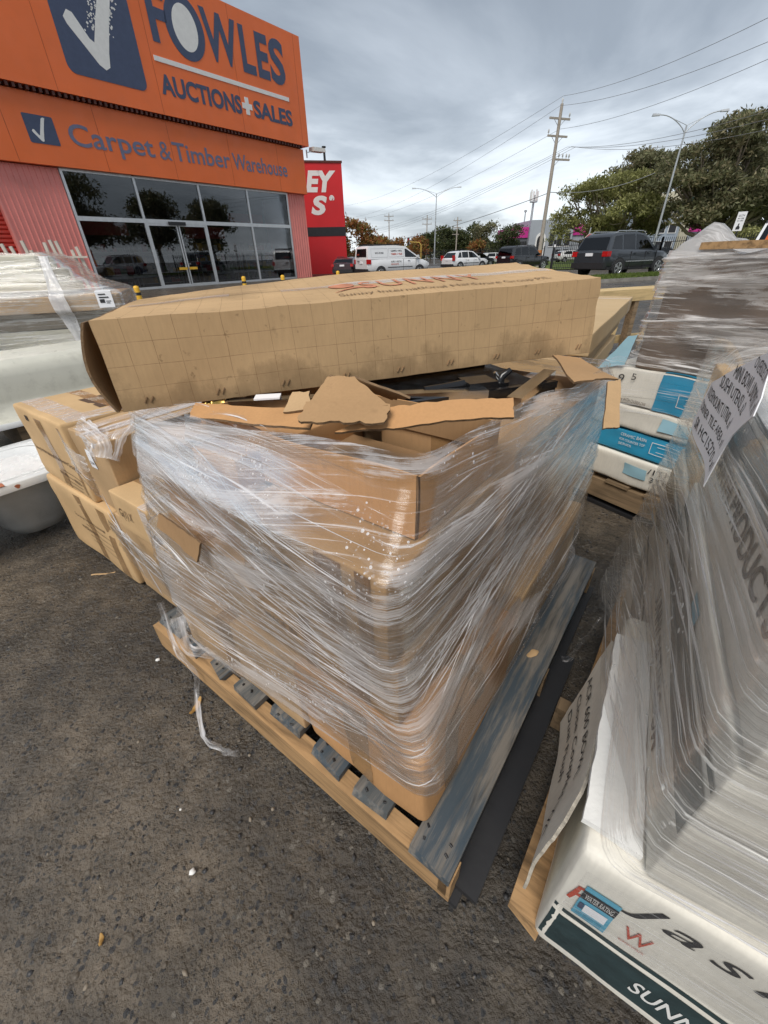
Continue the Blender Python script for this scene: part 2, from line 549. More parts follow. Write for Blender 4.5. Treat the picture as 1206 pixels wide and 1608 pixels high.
fade = np.clip(np.minimum(np.minimum(GX + 2.4, 1.3 - GX), np.minimum(GY + .25, 2.6 - GY)) / 0.25, 0, 1)
Z = Z * fade - 0.004 * fade
Z += -0.010 * np.clip(GY - 20, 0, 30) * np.clip((GX + 4) / 5, 0, 1)
vs = np.stack([GX, GY, Z], -1).reshape(-1, 3).astype(np.float32)
ii = np.arange((ny - 1) * (nx - 1)); a_ = (ii // (nx - 1)) * nx + ii % (nx - 1)
fi = np.stack([a_, a_ + 1, a_ + nx + 1, a_ + nx], -1).astype(np.int32)
me = bpy.data.meshes.new('ground')
me.vertices.add(len(vs)); me.loops.add(fi.size); me.polygons.add(len(fi))
me.vertices.foreach_set('co', vs.ravel()); me.loops.foreach_set('vertex_index', fi.ravel())
me.polygons.foreach_set('loop_start', np.arange(0, fi.size, 4, dtype=np.int32))
me.polygons.foreach_set('use_smooth', np.ones(len(fi), bool))
me.materials.append(asphalt()); me.update()
tag(link('ground', me), kind='structure')

# ------------------------------------------------------------------ grass verge with its kerb, road beyond the fence
M('concrete', (0.30, 0.285, 0.26), 0.8, var=0.2, scale=3, bump=0.4, bscale=60, dirt=0.4)
M('road', (0.10, 0.10, 0.10), 0.75, var=0.15, scale=0.6, bump=0.3, bscale=30)


def grass_mat():
    t = NT('grass')
    c = t.ramp(t.noise(scale=1.2, detail=8, rough=0.7), [(0.3, (0.055, 0.085, 0.02)), (0.55, (0.11, 0.15, 0.035)), (0.75, (0.17, 0.18, 0.06))])
    return t.done(t.pbr(c, 0.85, 0, t.bump(t.noise(scale=40, detail=4), 0.8, 0.03), 0.2))


MATS['grass'] = grass_mat()
def verge(outline, name='verge'):
    b = MB()
    n = len(outline)
    c = Vector((sum(p[0] for p in outline) / n, sum(p[1] for p in outline) / n, 0))
    ins = [tuple(Vector((p[0], p[1], 0)) + (c - Vector((p[0], p[1], 0))).normalized() * 0.16) for p in outline]
    top = [(p[0], p[1], ground_z(p[0], p[1]) + 0.13) for p in outline]
    bot = [(p[0], p[1], ground_z(p[0], p[1]) - 0.15) for p in outline]
    inn = [(p[0], p[1], ground_z(p[0], p[1]) + 0.13) for p in ins]
    b.add(bot + top, [(i, (i + 1) % n, n + (i + 1) % n, n + i) for i in range(n)])
    b.add(top + inn, [(i, (i + 1) % n, n + (i + 1) % n, n + i) for i in range(n)])
    tag(b.build('kerb', MATS['concrete']), kind='structure')
    g = MB(); g.add([(p[0], p[1], p[2] + 0.004) for p in inn], [tuple(range(n))])
    tag(g.build('grass_verge', MATS['grass']), kind='structure')
    # blades standing proud along the verge
    pts = []
    r = random.Random(5)
    xs = [p[0] for p in outline]; ys = [p[1] for p in outline]
    def inside(x, y):
        k = False
        for i in range(n):
            x1, y1 = outline[i][:2]; x2, y2 = outline[(i + 1) % n][:2]
            if (y1 > y) != (y2 > y) and x < (x2 - x1) * (y - y1) / (y2 - y1) + x1: k = not k
        return k
    while len(pts) < 9000:
        x, y = r.uniform(min(xs), max(xs)), r.uniform(min(ys), max(ys))
        if not inside(x, y): continue
        z = ground_z(x, y) + 0.12; a = r.uniform(0, 6.28); w = r.uniform(.01, .025); h = r.uniform(.04, .11)
        dx, dy = math.cos(a) * w, math.sin(a) * w; lx, ly = r.uniform(-.05, .05), r.uniform(-.05, .05)
        pts.append([(x - dx, y - dy, z), (x + dx, y + dy, z), (x + lx + dx * .2, y + ly + dy * .2, z + h), (x + lx - dx * .2, y + ly - dy * .2, z + h)])
    tag(link('grass_blades', quads_mesh('grass_blades', np.array(pts), [MATS['grass']])), kind='stuff')


verge([(7.6, 18.75), (8.1, 18.55), (8.9, 19.0), (12.7, 20.45), (22, 24.0), (21, 27.3), (14.8, 24.3), (10.5, 22.6), (8.2, 20.6), (7.5, 19.3)])
b = MB(); b.add([(14, 39, -.13), (24, 33, -.11), (48, 24, 0.03), (80, 60, 0.03), (60, 92, -.28), (12, 78, -.28)], [(0, 1, 2, 3, 4, 5)])
tag(b.build('nature_strip', MATS['grass']), kind='structure')
b = MB(); b.add([(17, 50, -.21), (34, 40, -.13), (62, 38, .04), (90, 78, .04), (60, 92, -.27), (14, 80, -.27)], [(0, 1, 2, 3, 4, 5)])
tag(b.build('road', MATS['road']), kind='structure')

# ------------------------------------------------------------------ warehouse with its signs
FB = Frame(-10.85, 25.88, 52.1)
M('sign_orange', (0.84, 0.165, 0.033), 0.45, var=0.05, scale=0.7, bump=0.03, bscale=3, dirt=0.06)
M('salmon_steel', (0.84, 0.29, 0.25), 0.5, var=0.07, scale=0.8, bump=0.05, bscale=8, dirt=0.10)
M('navy_paint', (0.055, 0.075, 0.14), 0.5, var=0.08, bump=0.02)
M('white_paint', (0.80, 0.79, 0.76), 0.5, var=0.04, bump=0.03, dirt=0.05)
M('aluminium', (0.62, 0.63, 0.64), 0.38, 0.6, var=0.06, bump=0.05)
M('black_plastic', (0.018, 0.018, 0.02), 0.45, var=0.2)
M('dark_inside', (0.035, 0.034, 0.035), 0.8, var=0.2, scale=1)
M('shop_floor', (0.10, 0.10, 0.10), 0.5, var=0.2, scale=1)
M('yellow_paint', (0.78, 0.44, 0.03), 0.5, var=0.1, dirt=0.2)
M('shop_red', (0.45, 0.03, 0.03), 0.6)
M('shop_white', (0.62, 0.60, 0.56), 0.6)
M('shop_green', (0.10, 0.20, 0.09), 0.6)
M('shop_tan', (0.36, 0.25, 0.14), 0.7)
M('gutter_dark', (0.10, 0.03, 0.02), 0.6)


def glass_mat(name='window_glass', tint=(0.6, 0.61, 0.62), boost=1.0, base=0.025):
    t = NT(name)
    fr = t.n('ShaderNodeFresnel'); fr.inputs['IOR'].default_value = 1.5
    g = t.n('ShaderNodeBsdfGlossy'); g.inputs['Roughness'].default_value = 0.012; g.inputs['Color'].default_value = (0.95, 0.97, 1, 1)
    nm = t.bump(t.noise(scale=0.8, detail=2), 0.05, 0.02)
    t.set(g.inputs['Normal'], nm)
    tr = t.n('ShaderNodeBsdfTransparent'); tr.inputs['Color'].default_value = (*tint, 1)
    mx = t.n('ShaderNodeMixShader')
    t.set(mx.inputs[0], t.math('MULTIPLY_ADD', fr.outputs[0], boost, base, clamp=True))
    t.t.links.new(tr.outputs[0], mx.inputs[1]); t.t.links.new(g.outputs[0], mx.inputs[2])
    return t.done(mx)


MATS['window_glass'] = glass_mat()

wh = empty('warehouse', FB.o, FB.deg, 'orange and salmon auction warehouse with big glass shopfront at left', 'warehouse')


def ribs_x(u0, u1, z0, z1, y=0.0, pitch=0.2, d=0.035, mi=0, mb=None):
    """sheet with upright ribs"""
    mb = mb or MB()
    n = int(round((u1 - u0) / pitch)); p = (u1 - u0) / n
    prof = []
    for i in range(n):
        a = u0 + i * p
        prof += [(a, 0), (a + p * .68, 0), (a + p * .76, -d), (a + p * .92, -d)]
    prof.append((u1, 0))
    vs = [(a, y + b, z0) for a, b in prof] + [(a, y + b, z1) for a, b in prof]
    k = len(prof)
    return mb.add(vs, [(i, i + 1, k + i + 1, k + i) for i in range(k - 1)], mi)


ribs_x(-6.7, -4.22, 0, 4.68).build('ribbed_wall', MATS['salmon_steel'], wh)
ribs_x(8.58, 10.05, 0, 4.78).build('ribbed_wall', MATS['salmon_steel'], wh)
b = MB()
n = 24
for i in range(n):
    z = i * 0.155
    b.add([(-12, .30, z), (-6.78, .30, z), (-6.78, .24, z + .05), (-12, .24, z + .05), (-6.78, .24, z + .11), (-12, .24, z + .11), (-6.78, .30, z + .155), (-12, .30, z + .155)],
          [(0, 1, 2, 3), (3, 2, 4, 5), (5, 4, 6, 7)])
b.build('roller_shutter', M('roller_red', (0.55, 0.06, 0.04), 0.5, var=0.06), wh)
b = MB()
b.box(-6.78, -6.70, -.05, .34, 0, 4.68)
b.box(-14, -6.78, -.02, .34, 3.75, 4.68)
b.build('corner_post', MATS['salmon_steel'], wh)
b = MB()
b.box(-14, 10.05, 4.2, 24, 0, 6.9); b.box(10.0, 10.05, .02, 4.2, 0, 6.9); b.box(-14, -13.9, .4, 4.2, 0, 6.9)
b.build('side_wall', MATS['salmon_steel'], wh)
b = MB(); b.box(-14.2, 10.12, .1, 24.2, 6.92, 7.05)
b.build('roof', MATS['gutter_dark'], wh)
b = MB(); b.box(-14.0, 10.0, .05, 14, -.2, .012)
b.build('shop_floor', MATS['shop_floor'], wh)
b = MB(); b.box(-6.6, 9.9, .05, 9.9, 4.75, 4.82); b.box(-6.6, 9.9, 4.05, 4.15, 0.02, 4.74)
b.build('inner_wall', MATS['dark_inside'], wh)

lo = MB(); lo.box(-12, 10.10, -.30, -.02, 4.70, 6.92)
lo = lo.build('lower_sign_board', MATS['sign_orange'], wh)
up = MB(); up.box(-12, 10.40, -.55, .20, 7.06, 11.75)
up = up.build('upper_sign_board', MATS['sign_orange'], wh)
b = MB()
for i in range(100):
    x = -12 + i * .22
    b.box(x, x + .10, -.50, -.06, 6.925, 7.055)
b.build('soffit_rib', MATS['gutter_dark'], up)['kind'] = 'stuff'


for bd, yj, zs, us in ((up, -.553, (7.08, 11.74), (-3.4, 1.0, 5.6, 9.9)), (lo, -.303, (4.71, 6.91), (-5.6, -2.2, 1.1, 4.5, 7.9))):
    for u in us:
        b = MB(); b.box(u - .012, u + .012, yj, yj + .002, *zs); b.build('panel_joint', M('sign_orange_dirty', (0.52, 0.10, 0.022), 0.6, dirt=.2), bd)


def on_sign(y, d=0.0):
    return lambda u0, z0: (lambda a, b_: (u0 + a, y - d, z0 + b_))


S1 = on_sign(-.55, .014); S2 = on_sign(-.30, .014)
def sgn(body, u0, u1, z0, z1, fn, mat, par, **k):
    return text('lettering', body, fn(u0, z0), MATS[mat], par, w=u1 - u0, h=z1 - z0, **k)


sgn('F', 1.28, 2.15, 9.50, 11.25, S1, 'navy_paint', up, bold=0.035)
sgn('W', 3.95, 5.95, 9.52, 11.25, S1, 'navy_paint', up, bold=0.030)
sgn('L', 6.12, 6.98, 9.50, 11.22, S1, 'navy_paint', up, bold=0.035)
sgn('E', 7.12, 7.92, 9.50, 11.20, S1, 'navy_paint', up, bold=0.035)
sgn('S', 8.00, 9.05, 9.46, 11.24, S1, 'navy_paint', up, bold=0.035)
def ell(cx, cz, rx, rz, n=40): return [(cx + rx * math.cos(2 * math.pi * i / n), cz + rz * math.sin(2 * math.pi * i / n)) for i in range(n)]
b = MB(); b.prism(ell(3.05, 10.30, .98, 1.06), lambda a, c, d: (a, -.55 - d, c), 0.001, .014); b.build('lettering', MATS['navy_paint'], up)
b = MB(); b.prism(ell(3.05, 10.30, .62, .76), lambda a, c, d: (a, -.55 - d, c), 0.001, .020); b.build('letter_centre', MATS['white_paint'], up)
b = MB(); b.box(1.12, 9.12, -.57, -.551, 8.87, 9.04); b.build('sign_line', MATS['white_paint'], up)
sgn('AUCTIONS', 1.15, 5.62, 7.78, 8.50, S1, 'navy_paint', up, bold=0.035)
sgn('SALES', 6.42, 9.22, 7.80, 8.50, S1, 'navy_paint', up, bold=0.035)
b = MB()
b.prism([(5.88, 7.83), (6.12, 7.83), (6.12, 8.05), (6.32, 8.05), (6.32, 8.28), (6.12, 8.28), (6.12, 8.52), (5.88, 8.52), (5.88, 8.28), (5.68, 8.28), (5.68, 8.05), (5.88, 8.05)],
        lambda a, c, d: (a, -.55 - d, c), .001, .016)
b.build('plus_sign', MATS['white_paint'], up)
def rrect(x0, x1, z0, z1, r, n=6):
    o = []
    for cx, cz, a0 in ((x1 - r, z0 + r, -90), (x1 - r, z1 - r, 0), (x0 + r, z1 - r, 90), (x0 + r, z0 + r, 180)):
        o += [(cx + r * math.cos(math.radians(a0 + 90 * i / n)), cz + r * math.sin(math.radians(a0 + 90 * i / n))) for i in range(n + 1)]
    return o
b = MB(); b.prism(rrect(-2.75, .46, 7.72, 11.3, .3), lambda a, c, d: (a, -.55 - d, c), .001, .012); b.build('logo_panel', MATS['navy_paint'], up)
def tick(x0, z0, s, fn, par, speckle=True):
    out = [(0.0, .62), (.10, .74), (.20, .72), (.42, .40), (.50, .36), (.64, .70), (.80, 1.05), (1.0, 1.52), (1.16, 1.62), (1.30, 1.58), (1.20, 1.38), (.95, .78), (.76, .25), (.70, .02), (.60, -.04), (.48, .02), (.20, .34), (.04, .52)]
    b = MB(); b.prism([(x0 + a * s, z0 + c * s) for a, c in out][::-1], fn, .013, .020)
    r = random.Random(2)
    for _ in range(160 if speckle else 0):           # dry-brush flecks along the stroke
        t_ = r.random(); a = .62 + t_ * .55 + r.gauss(0, .05) - (.13 if r.random() < .5 else -.17); c = .55 + t_ * 1.0 + r.gauss(0, .05)
        q = .012 + r.random() * .016
        b.prism([(x0 + (a + q * math.cos(k)) * s, z0 + (c + q * math.sin(k)) * s) for k in (0, 1.57, 3.14, 4.71)], fn, .013, .018)
    return b.build('tick_logo', MATS['white_paint'], par)
tick(-2.35, 8.15, 1.9, lambda a, c, d: (a, -.55 - d, c), up)
b = MB(); b.prism(rrect(-4.95, -3.9, 5.37, 6.25, .05), lambda a, c, d: (a, -.30 - d, c), .001, .012); b.build('logo_panel', MATS['navy_paint'], lo)
tick(-4.78, 5.45, .46, lambda a, c, d: (a, -.30 - d, c), lo, False)
M('faded_navy', (0.16, 0.17, 0.26), 0.5, var=0.10, dirt=0.1)
sgn('Carpet', -3.45, .18, 5.22, 6.18, S2, 'faded_navy', lo, bold=0.012)
sgn('&', .42, 1.02, 5.42, 6.10, S2, 'faded_navy', lo)
sgn('Timber', 1.15, 4.45, 5.44, 6.16, S2, 'faded_navy', lo, bold=0.012)
sgn('Warehouse', 4.62, 8.55, 5.44, 6.14, S2, 'faded_navy', lo, bold=0.012)

UU = [-4.15, -1.10, 2.28, 5.42, 8.50]
b = MB()
for u in UU: b.box(u - .055, u + .055, -.06, .06, 0, 4.68)
for z in (0.0, 2.86, 4.60):
    for i in range(4): b.box(UU[i] + .056, UU[i + 1] - .056, -.058, .058, z, z + .10 + (.07 if z == 2.86 else 0))
b.build('window_frame', MATS['aluminium'], wh)
for i in range(4):
    for z0, z1 in ((.10, 2.86), (3.03, 4.60)):
        if i == 1 and z0 < 1: continue
        b = MB(); b.box(UU[i] + .056, UU[i + 1] - .056, -.008, .008, z0, z1)
        b.build('window_pane', MATS['window_glass'], wh)
for k, (u0, u1) in enumerate(((-1.04, .56), (.62, 2.22))):
    dr = MB()
    for a, c in ((u0, u0 + .07), (u1 - .07, u1)): dr.box(a, c, -.05, .03, .02, 2.86)
    dr.box(u0 + .071, u1 - .071, -.048, .028, .02, .14); dr.box(u0 + .071, u1 - .071, -.048, .028, 2.76, 2.86)
    dr = dr.build('sliding_door', MATS['aluminium'], wh)
    b = MB(); b.box(u0 + .071, u1 - .071, -.014, .002, .141, 2.759); b.build('door_pane', MATS['window_glass'], dr)
    b = MB(); x = u1 - .5 if k == 0 else u0 + .04
    b.box(x, x + .46, -.13, -.085, .80, .92); b.build('warning_strip', MATS['yellow_paint'], dr)
b = MB(); b.box(.10, 1.02, -.16, -.062, 2.80, 2.95); b.build('door_sensor', MATS['black_plastic'], wh)
for i in (0, 2, 3):
    b = MB(); b.box(UU[i] + .06, UU[i + 1] - .06, .02, .05, .52, .64); b.build('inner_rail', MATS['aluminium'], wh)
pass
# shop fittings behind the glass
stock = [MATS[k] for k in ('shop_red', 'shop_white', 'shop_green', 'shop_tan', 'navy_paint', 'yellow_paint')]
r = random.Random(11)
for k, (u0, y0, w) in enumerate(((-3.9, 1.6, 2.4), (2.5, 1.7, 2.6), (5.7, 1.5, 2.5), (-0.6, 3.1, 2.6), (6.2, 2.9, 2.8), (2.2, 3.2, 2.6))):
    p = FB.w(u0, y0, .012)
    t_ = empty('shelf_rack', p, FB.deg, ['shelf rack of mixed stock behind the leftmost window', 'shelf rack of mixed stock behind the window right of the doors',
         'shelf rack of mixed stock behind the rightmost window', 'shelf rack at the back behind the sliding doors', 'shelf rack at the back behind the rightmost window',
         'shelf rack at the back, behind the window right of the doors'][k], 'shelf', 'shop shelves behind the glass')
    b = MB()
    for x in (0, w - .04):
        for y in (0, .46): b.box(x, x + .04, y, y + .04, 0, 2.0)
    for z in (.1, .62, 1.14, 1.66): b.box(.041, w - .041, 0, .5, z, z + .03)
    b.build('frame', MATS['shop_white'], t_)
    for z in (.131, .651, 1.171, 1.691):
        x = .06
        while x < w - .35:
            dx = r.uniform(.12, .34); c = MB(); c.box(x, x + dx, .03, .42, z, z + r.uniform(.15, .42))
            c.build('stock_box', r.choice(stock), t_); x += dx + r.uniform(.01, .12)
for u0, u1, y, z, lab in ((-3.6, -.8, 2.6, 2.45, 'red banner hung inside behind the leftmost window'), (2.6, 5.3, 2.7, 2.35, 'red banner hung inside right of the doors'), (5.6, 8.3, 2.4, 3.1, 'high red banner hung inside the rightmost window')):
    b = MB(); b.box(u0, u1, y, y + .02, z, z + .6)
    tag(b.build('shop_banner', MATS['shop_red'], None, FB.o, FB.deg), lab, 'banner', 'red banners in the shop')
# flood light on a bracket at the corner
fl = empty('flood_light', FB.w(10.46, -.3, 7.05), FB.deg, 'white flood light on a bracket at the corner of the orange sign', 'light')
b = MB(); b.bar((-.06, 0, -.25), (.45, -.10, -.10), .05); b.bar((-.058, 0, -.5), (-.058, 0, -.1), .06); b.build('bracket', MATS['aluminium'], fl)
b = MB(); b.hexa([(.3, -.35, -.16), (1.35, -.35, -.10), (1.35, .15, -.10), (.3, .15, -.16), (.3, -.3, .06), (1.35, -.3, .10), (1.35, .1, .10), (.3, .1, .06)])
b.build('lamp_head', MATS['shop_white'], fl)
# yellow bollards before the shop
for k, (x, y, lab) in enumerate(((-5.53, 10.67, 'yellow bollard nearest the camera, before the leftmost shop window'), (-4.21, 14.78, 'yellow bollard before the middle of the glass shopfront'),
                                 (-3.0, 14.89, 'yellow bollard before the right end of the glass shopfront'), (-1.46, 17.56, 'yellow bollard beside the red building and white van'))):
    bo = empty('bollard', (x, y, 0), 0, lab, 'bollard', 'yellow bollards')
    b = MB(); b.tube([(0, 0, -.02), (0, 0, .70), (0, 0, .74), (0, 0, .755)], [.065, .065, .055, .02], 16); b.build('post', MATS['yellow_paint'], bo)
    b = MB(); b.tube([(0, 0, .56), (0, 0, .62)], .067, 16, caps=False); b.build('reflector_band', MATS['black_plastic'], bo)

# ------------------------------------------------------------------ red building next door
M('red_paint', (0.62, 0.018, 0.022), 0.5, var=0.06, scale=0.6, bump=0.05, bscale=8)
FR = Frame(-2.45, 40.0, 12)
rb = empty('red_building', FR.o, FR.deg, 'bright red building with black band and white letters beside the warehouse', 'building')
b = MB(); b.box(-14, 0, 0, 16, -.3, 2.62); b.box(-14, 0, 0, 16, 3.22, 7.18); b.build('wall', MATS['red_paint'], rb)
b = MB(); b.box(-14.02, .02, -.02, 16.02, 2.62, 3.22); b.build('wall_band', MATS['black_plastic'], rb)
b = MB(); b.box(-14.05, .05, -.05, 16.05, 7.18, 7.30); b.build('roof', MATS['gutter_dark'], rb)
for body, u0, u1, z0, z1, sh in (('EY', -2.85, -.50, 5.42, 6.72, .22), ('S', -2.6, -1.30, 4.0, 5.22, .22), ('\u00ae', -1.12, -.72, 4.85, 5.25, 0)):
    text('lettering', body, (lambda u0, z0: lambda a, c: (u0 + a, -.012, z0 + c))(u0, z0), MATS['white_paint'], rb, w=u1 - u0, h=z1 - z0, bold=0.05, shear=sh)
b = MB(); b.tube([(-1.05, 1.5, 7.25), (-1.05, 1.5, 8.3)], .09, 10); b.tube([(-1.05, 1.5, 8.28), (-1.05, 1.5, 8.36)], .16, 10); b.build('vent_pipe', MATS['black_plastic'], rb)
b = MB(); b.box(-.75, -.15, -.10, -.005, 0, 1.1); b.build('downpipe_box', M('mauve', (.28, .06, .14), .5), rb)

# ------------------------------------------------------------------ cartons and stretch film
MATS['card_tan'] = cardboard('card_tan', (0.52, 0.345, 0.185))
MATS['card_brown'] = cardboard('card_brown', (0.44, 0.27, 0.135))
MATS['card_orange'] = cardboard('card_orange', (0.54, 0.295, 0.13))
MATS['card_pale'] = cardboard('card_pale', (0.62, 0.415, 0.215), stain=0.15)
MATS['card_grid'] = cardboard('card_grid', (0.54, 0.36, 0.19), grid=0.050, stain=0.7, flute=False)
MATS['card_white'] = cardboard('card_white', (0.80, 0.76, 0.67), stain=0.14)
MATS['card_dark'] = simple('card_dark', (0.16, 0.115, 0.085), 0.7, var=0.3, scale=5, bump=0.3)
MATS['card_wet'] = cardboard('card_wet', (0.37, 0.225, 0.105), stain=0.65)
MATS['card_inside'] = cardboard('card_inside', (0.33, 0.20, 0.10), stain=0.2)
M('ink_brown', (0.10, 0.055, 0.03), 0.8)
M('ink_black', (0.025, 0.025, 0.028), 0.7)
M('ink_red', (0.50, 0.075, 0.04), 0.8)
M('ink_red_faded', (0.53, 0.215, 0.12), 0.85, var=.25, scale=30)
M('ink_brown_faded', (0.25, 0.155, 0.08), 0.85, var=.2, scale=30)
M('ink_green', (0.022, 0.042, 0.045), 0.6, var=0.25, scale=30, dirt=0.0)
M('paper', (0.88, 0.88, 0.90), 0.8, var=0.03, bump=0.1, bscale=15)
M('seam_dark', (0.06, 0.04, 0.025), 0.9)
M('card_edge', (0.20, 0.125, 0.065), 0.9, var=0.35, scale=60, bump=0.6, bscale=220)
M('card_edge_white', (0.50, 0.45, 0.37), 0.9, var=0.3, scale=60, bump=0.5, bscale=220)
M('chrome', (0.62, 0.63, 0.64), 0.16, 1.0, var=0.05, bump=0.0)
M('brass', (0.55, 0.36, 0.10), 0.3, 1.0, bump=0.0)
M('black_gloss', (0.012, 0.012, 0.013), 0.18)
M('foam_white', (0.80, 0.79, 0.76), 0.75, var=0.05, bump=0.25, bscale=120)


def tape_mat():
    t = NT('packing_tape')
    tr = t.n('ShaderNodeBsdfTransparent')
    p = t.pbr((0.40, 0.24, 0.11), 0.18, 0, t.bump(t.noise(scale=30, detail=3), 0.2, 0.004), 0.7)
    m = t.n('ShaderNodeMixShader'); t.set(m.inputs[0], t.ramp(t.noise(scale=9, detail=4), [(0.3, 0.45), (0.7, 0.8)]))
    t.t.links.new(tr.outputs[0], m.inputs[1]); t.t.links.new(p.outputs[0], m.inputs[2])
    return t.done(m)


MATS['tape'] = tape_mat()
M('wet_tape', (0.20, 0.105, 0.042), 0.3, var=0.2, scale=12, bump=0.15)
MATS['clear_tape'] = film_mat('clear_tape', base=0.25, streak=0.5, drops=0, vs=60, us=8, milky=0.35)


class Carton:
    """a cardboard carton: rounded, slightly bulged box; map() gives points on its faces for tape and print"""
    def __init__(s, name, label, fr, x0, x1, y0, y1, z0, z1, mat, rot=0.0, seed=1, amp=0.005, rad=0.005, cat='carton', group=None, n=7, tape=None, seam=True, tilt=None, tapemat='tape', lean=(0, 0)):
        s.h = Vector(((x1 - x0) / 2, (y1 - y0) / 2, (z1 - z0) / 2)); s.seed = seed; s.amp = amp; s.rad = rad; s.lean = lean
        h, r = s.h, rad
        b = MB()
        for ax in range(3):
            u, v = [(1, 2), (2, 0), (0, 1)][ax]
            for sg in (-1, 1):
                def ln(H): return [-H, -H + r * .4, -H + r] + [(-1 + 2 * i / n) * (H - r) for i in range(1, n)] + [H - r, H - r * .4, H]
                A, B = ln(h[u]), ln(h[v])
                if sg < 0: A = A[::-1]
                G = []; U = []
                for a in B:
                    row = []; ur = []
                    for c in A:
                        p = Vector((0, 0, 0)); p[ax] = sg * h[ax]; p[u] = c; p[v] = a
                        row.append(s.bulge(p)); ur.append((c, a) if ax != 0 else (c, a))
                    G.append(row); U.append(ur)
                b.grid(G, 0, U)
        me = b.mesh(name, mat)
        c = fr.w((x0 + x1) / 2, (y0 + y1) / 2, z0)
        s.o = link(name, me, None, c, fr.deg + rot)
        if tilt: s.o.rotation_euler = (tilt[0], tilt[1], s.o.rotation_euler[2])
        tag(s.o, label, cat, group)
        if seam:
            s.strip('flap_seam', 'z+', -h.x + .003, h.x - .003, -.0016, .0016, MATS['seam_dark'], .0006) if (tape != 'y') else s.strip('flap_seam', 'z+', -.0016, .0016, -h.y + .003, h.y - .003, MATS['seam_dark'], .0006)
        if tape == 'x':
            s.strip('tape', 'z+', -h.x + .001, h.x - .001, -.026, .026, MATS[tapemat], .0014)
            for f in ('x-', 'x+'): s.strip('tape', f, -.026, .026, h.z * 2 - .09, h.z * 2 - .001, MATS[tapemat], .0014)
        elif tape == 'y':
            s.strip('tape', 'z+', -.026, .026, -h.y + .001, h.y - .001, MATS[tapemat], .0014)
            for f in ('y-', 'y+'): s.strip('tape', f, -.026, .026, h.z * 2 - .09, h.z * 2 - .001, MATS[tapemat], .0014)
    def bulge(s, p, off=0.0):
        h, r = s.h, s.rad
        q = Vector([max(-(h[i] - r), min(h[i] - r, p[i])) for i in range(3)])
        d = p - q
        if d.length > 1e-9: p = q + d.normalized() * (min(r, d.length) + off)
        k = soft(p, s.amp, 3.2, s.seed) + soft(p, s.amp * .35, 14, s.seed + 5)
        zz = (p.z + h.z) / (2 * h.z)
        return p + k + Vector((s.lean[0] * zz, s.lean[1] * zz, h.z))
    def map(s, face, a, b, d=0.0012):
        """a across (seen from outside, 0 in the middle), b up from the bottom edge (or across for the top)"""
        h = s.h
        if face == 'z+': p = Vector((a, b, h.z))
        elif face == 'x-': p = Vector((-h.x, -a, b - h.z))
        elif face == 'x+': p = Vector((h.x, a, b - h.z))
        elif face == 'y-': p = Vector((a, -h.y, b - h.z))
        else: p = Vector((-a, h.y, b - h.z))
        return s.bulge(p, d)
    def strip(s, name, face, a0, a1, b0, b1, mat, d=0.0012):
        na = max(2, int(abs(a1 - a0) / .018)); nb = max(2, int(abs(b1 - b0) / .018))
        G = [[s.map(face, a0 + (a1 - a0) * i / na, b0 + (b1 - b0) * j / nb, d) for i in range(na + 1)] for j in range(nb + 1)]
        U = [[(a0 + (a1 - a0) * i / na, b0 + (b1 - b0) * j / nb) for i in range(na + 1)] for j in range(nb + 1)]
        m = MB(); m.grid(G, 0, U)
        return m.build(name, mat, s.o)
    def print(s, body, face, a0, b0, mat, d=0.0018, rot=0, name='printed_text', jitter=0.0, **kw):
        c, sn = math.cos(math.radians(rot)), math.sin(math.radians(rot))
        def fn(x, y):
            if jitter:
                k = noise.noise_vector(Vector((x * 30, y * 30, s.seed))) * jitter; x += k.x; y += k.y
            return s.map(face, a0 + x * c - y * sn, b0 + x * sn + y * c, d)
        return text(name, body, fn, mat, s.o, **kw)


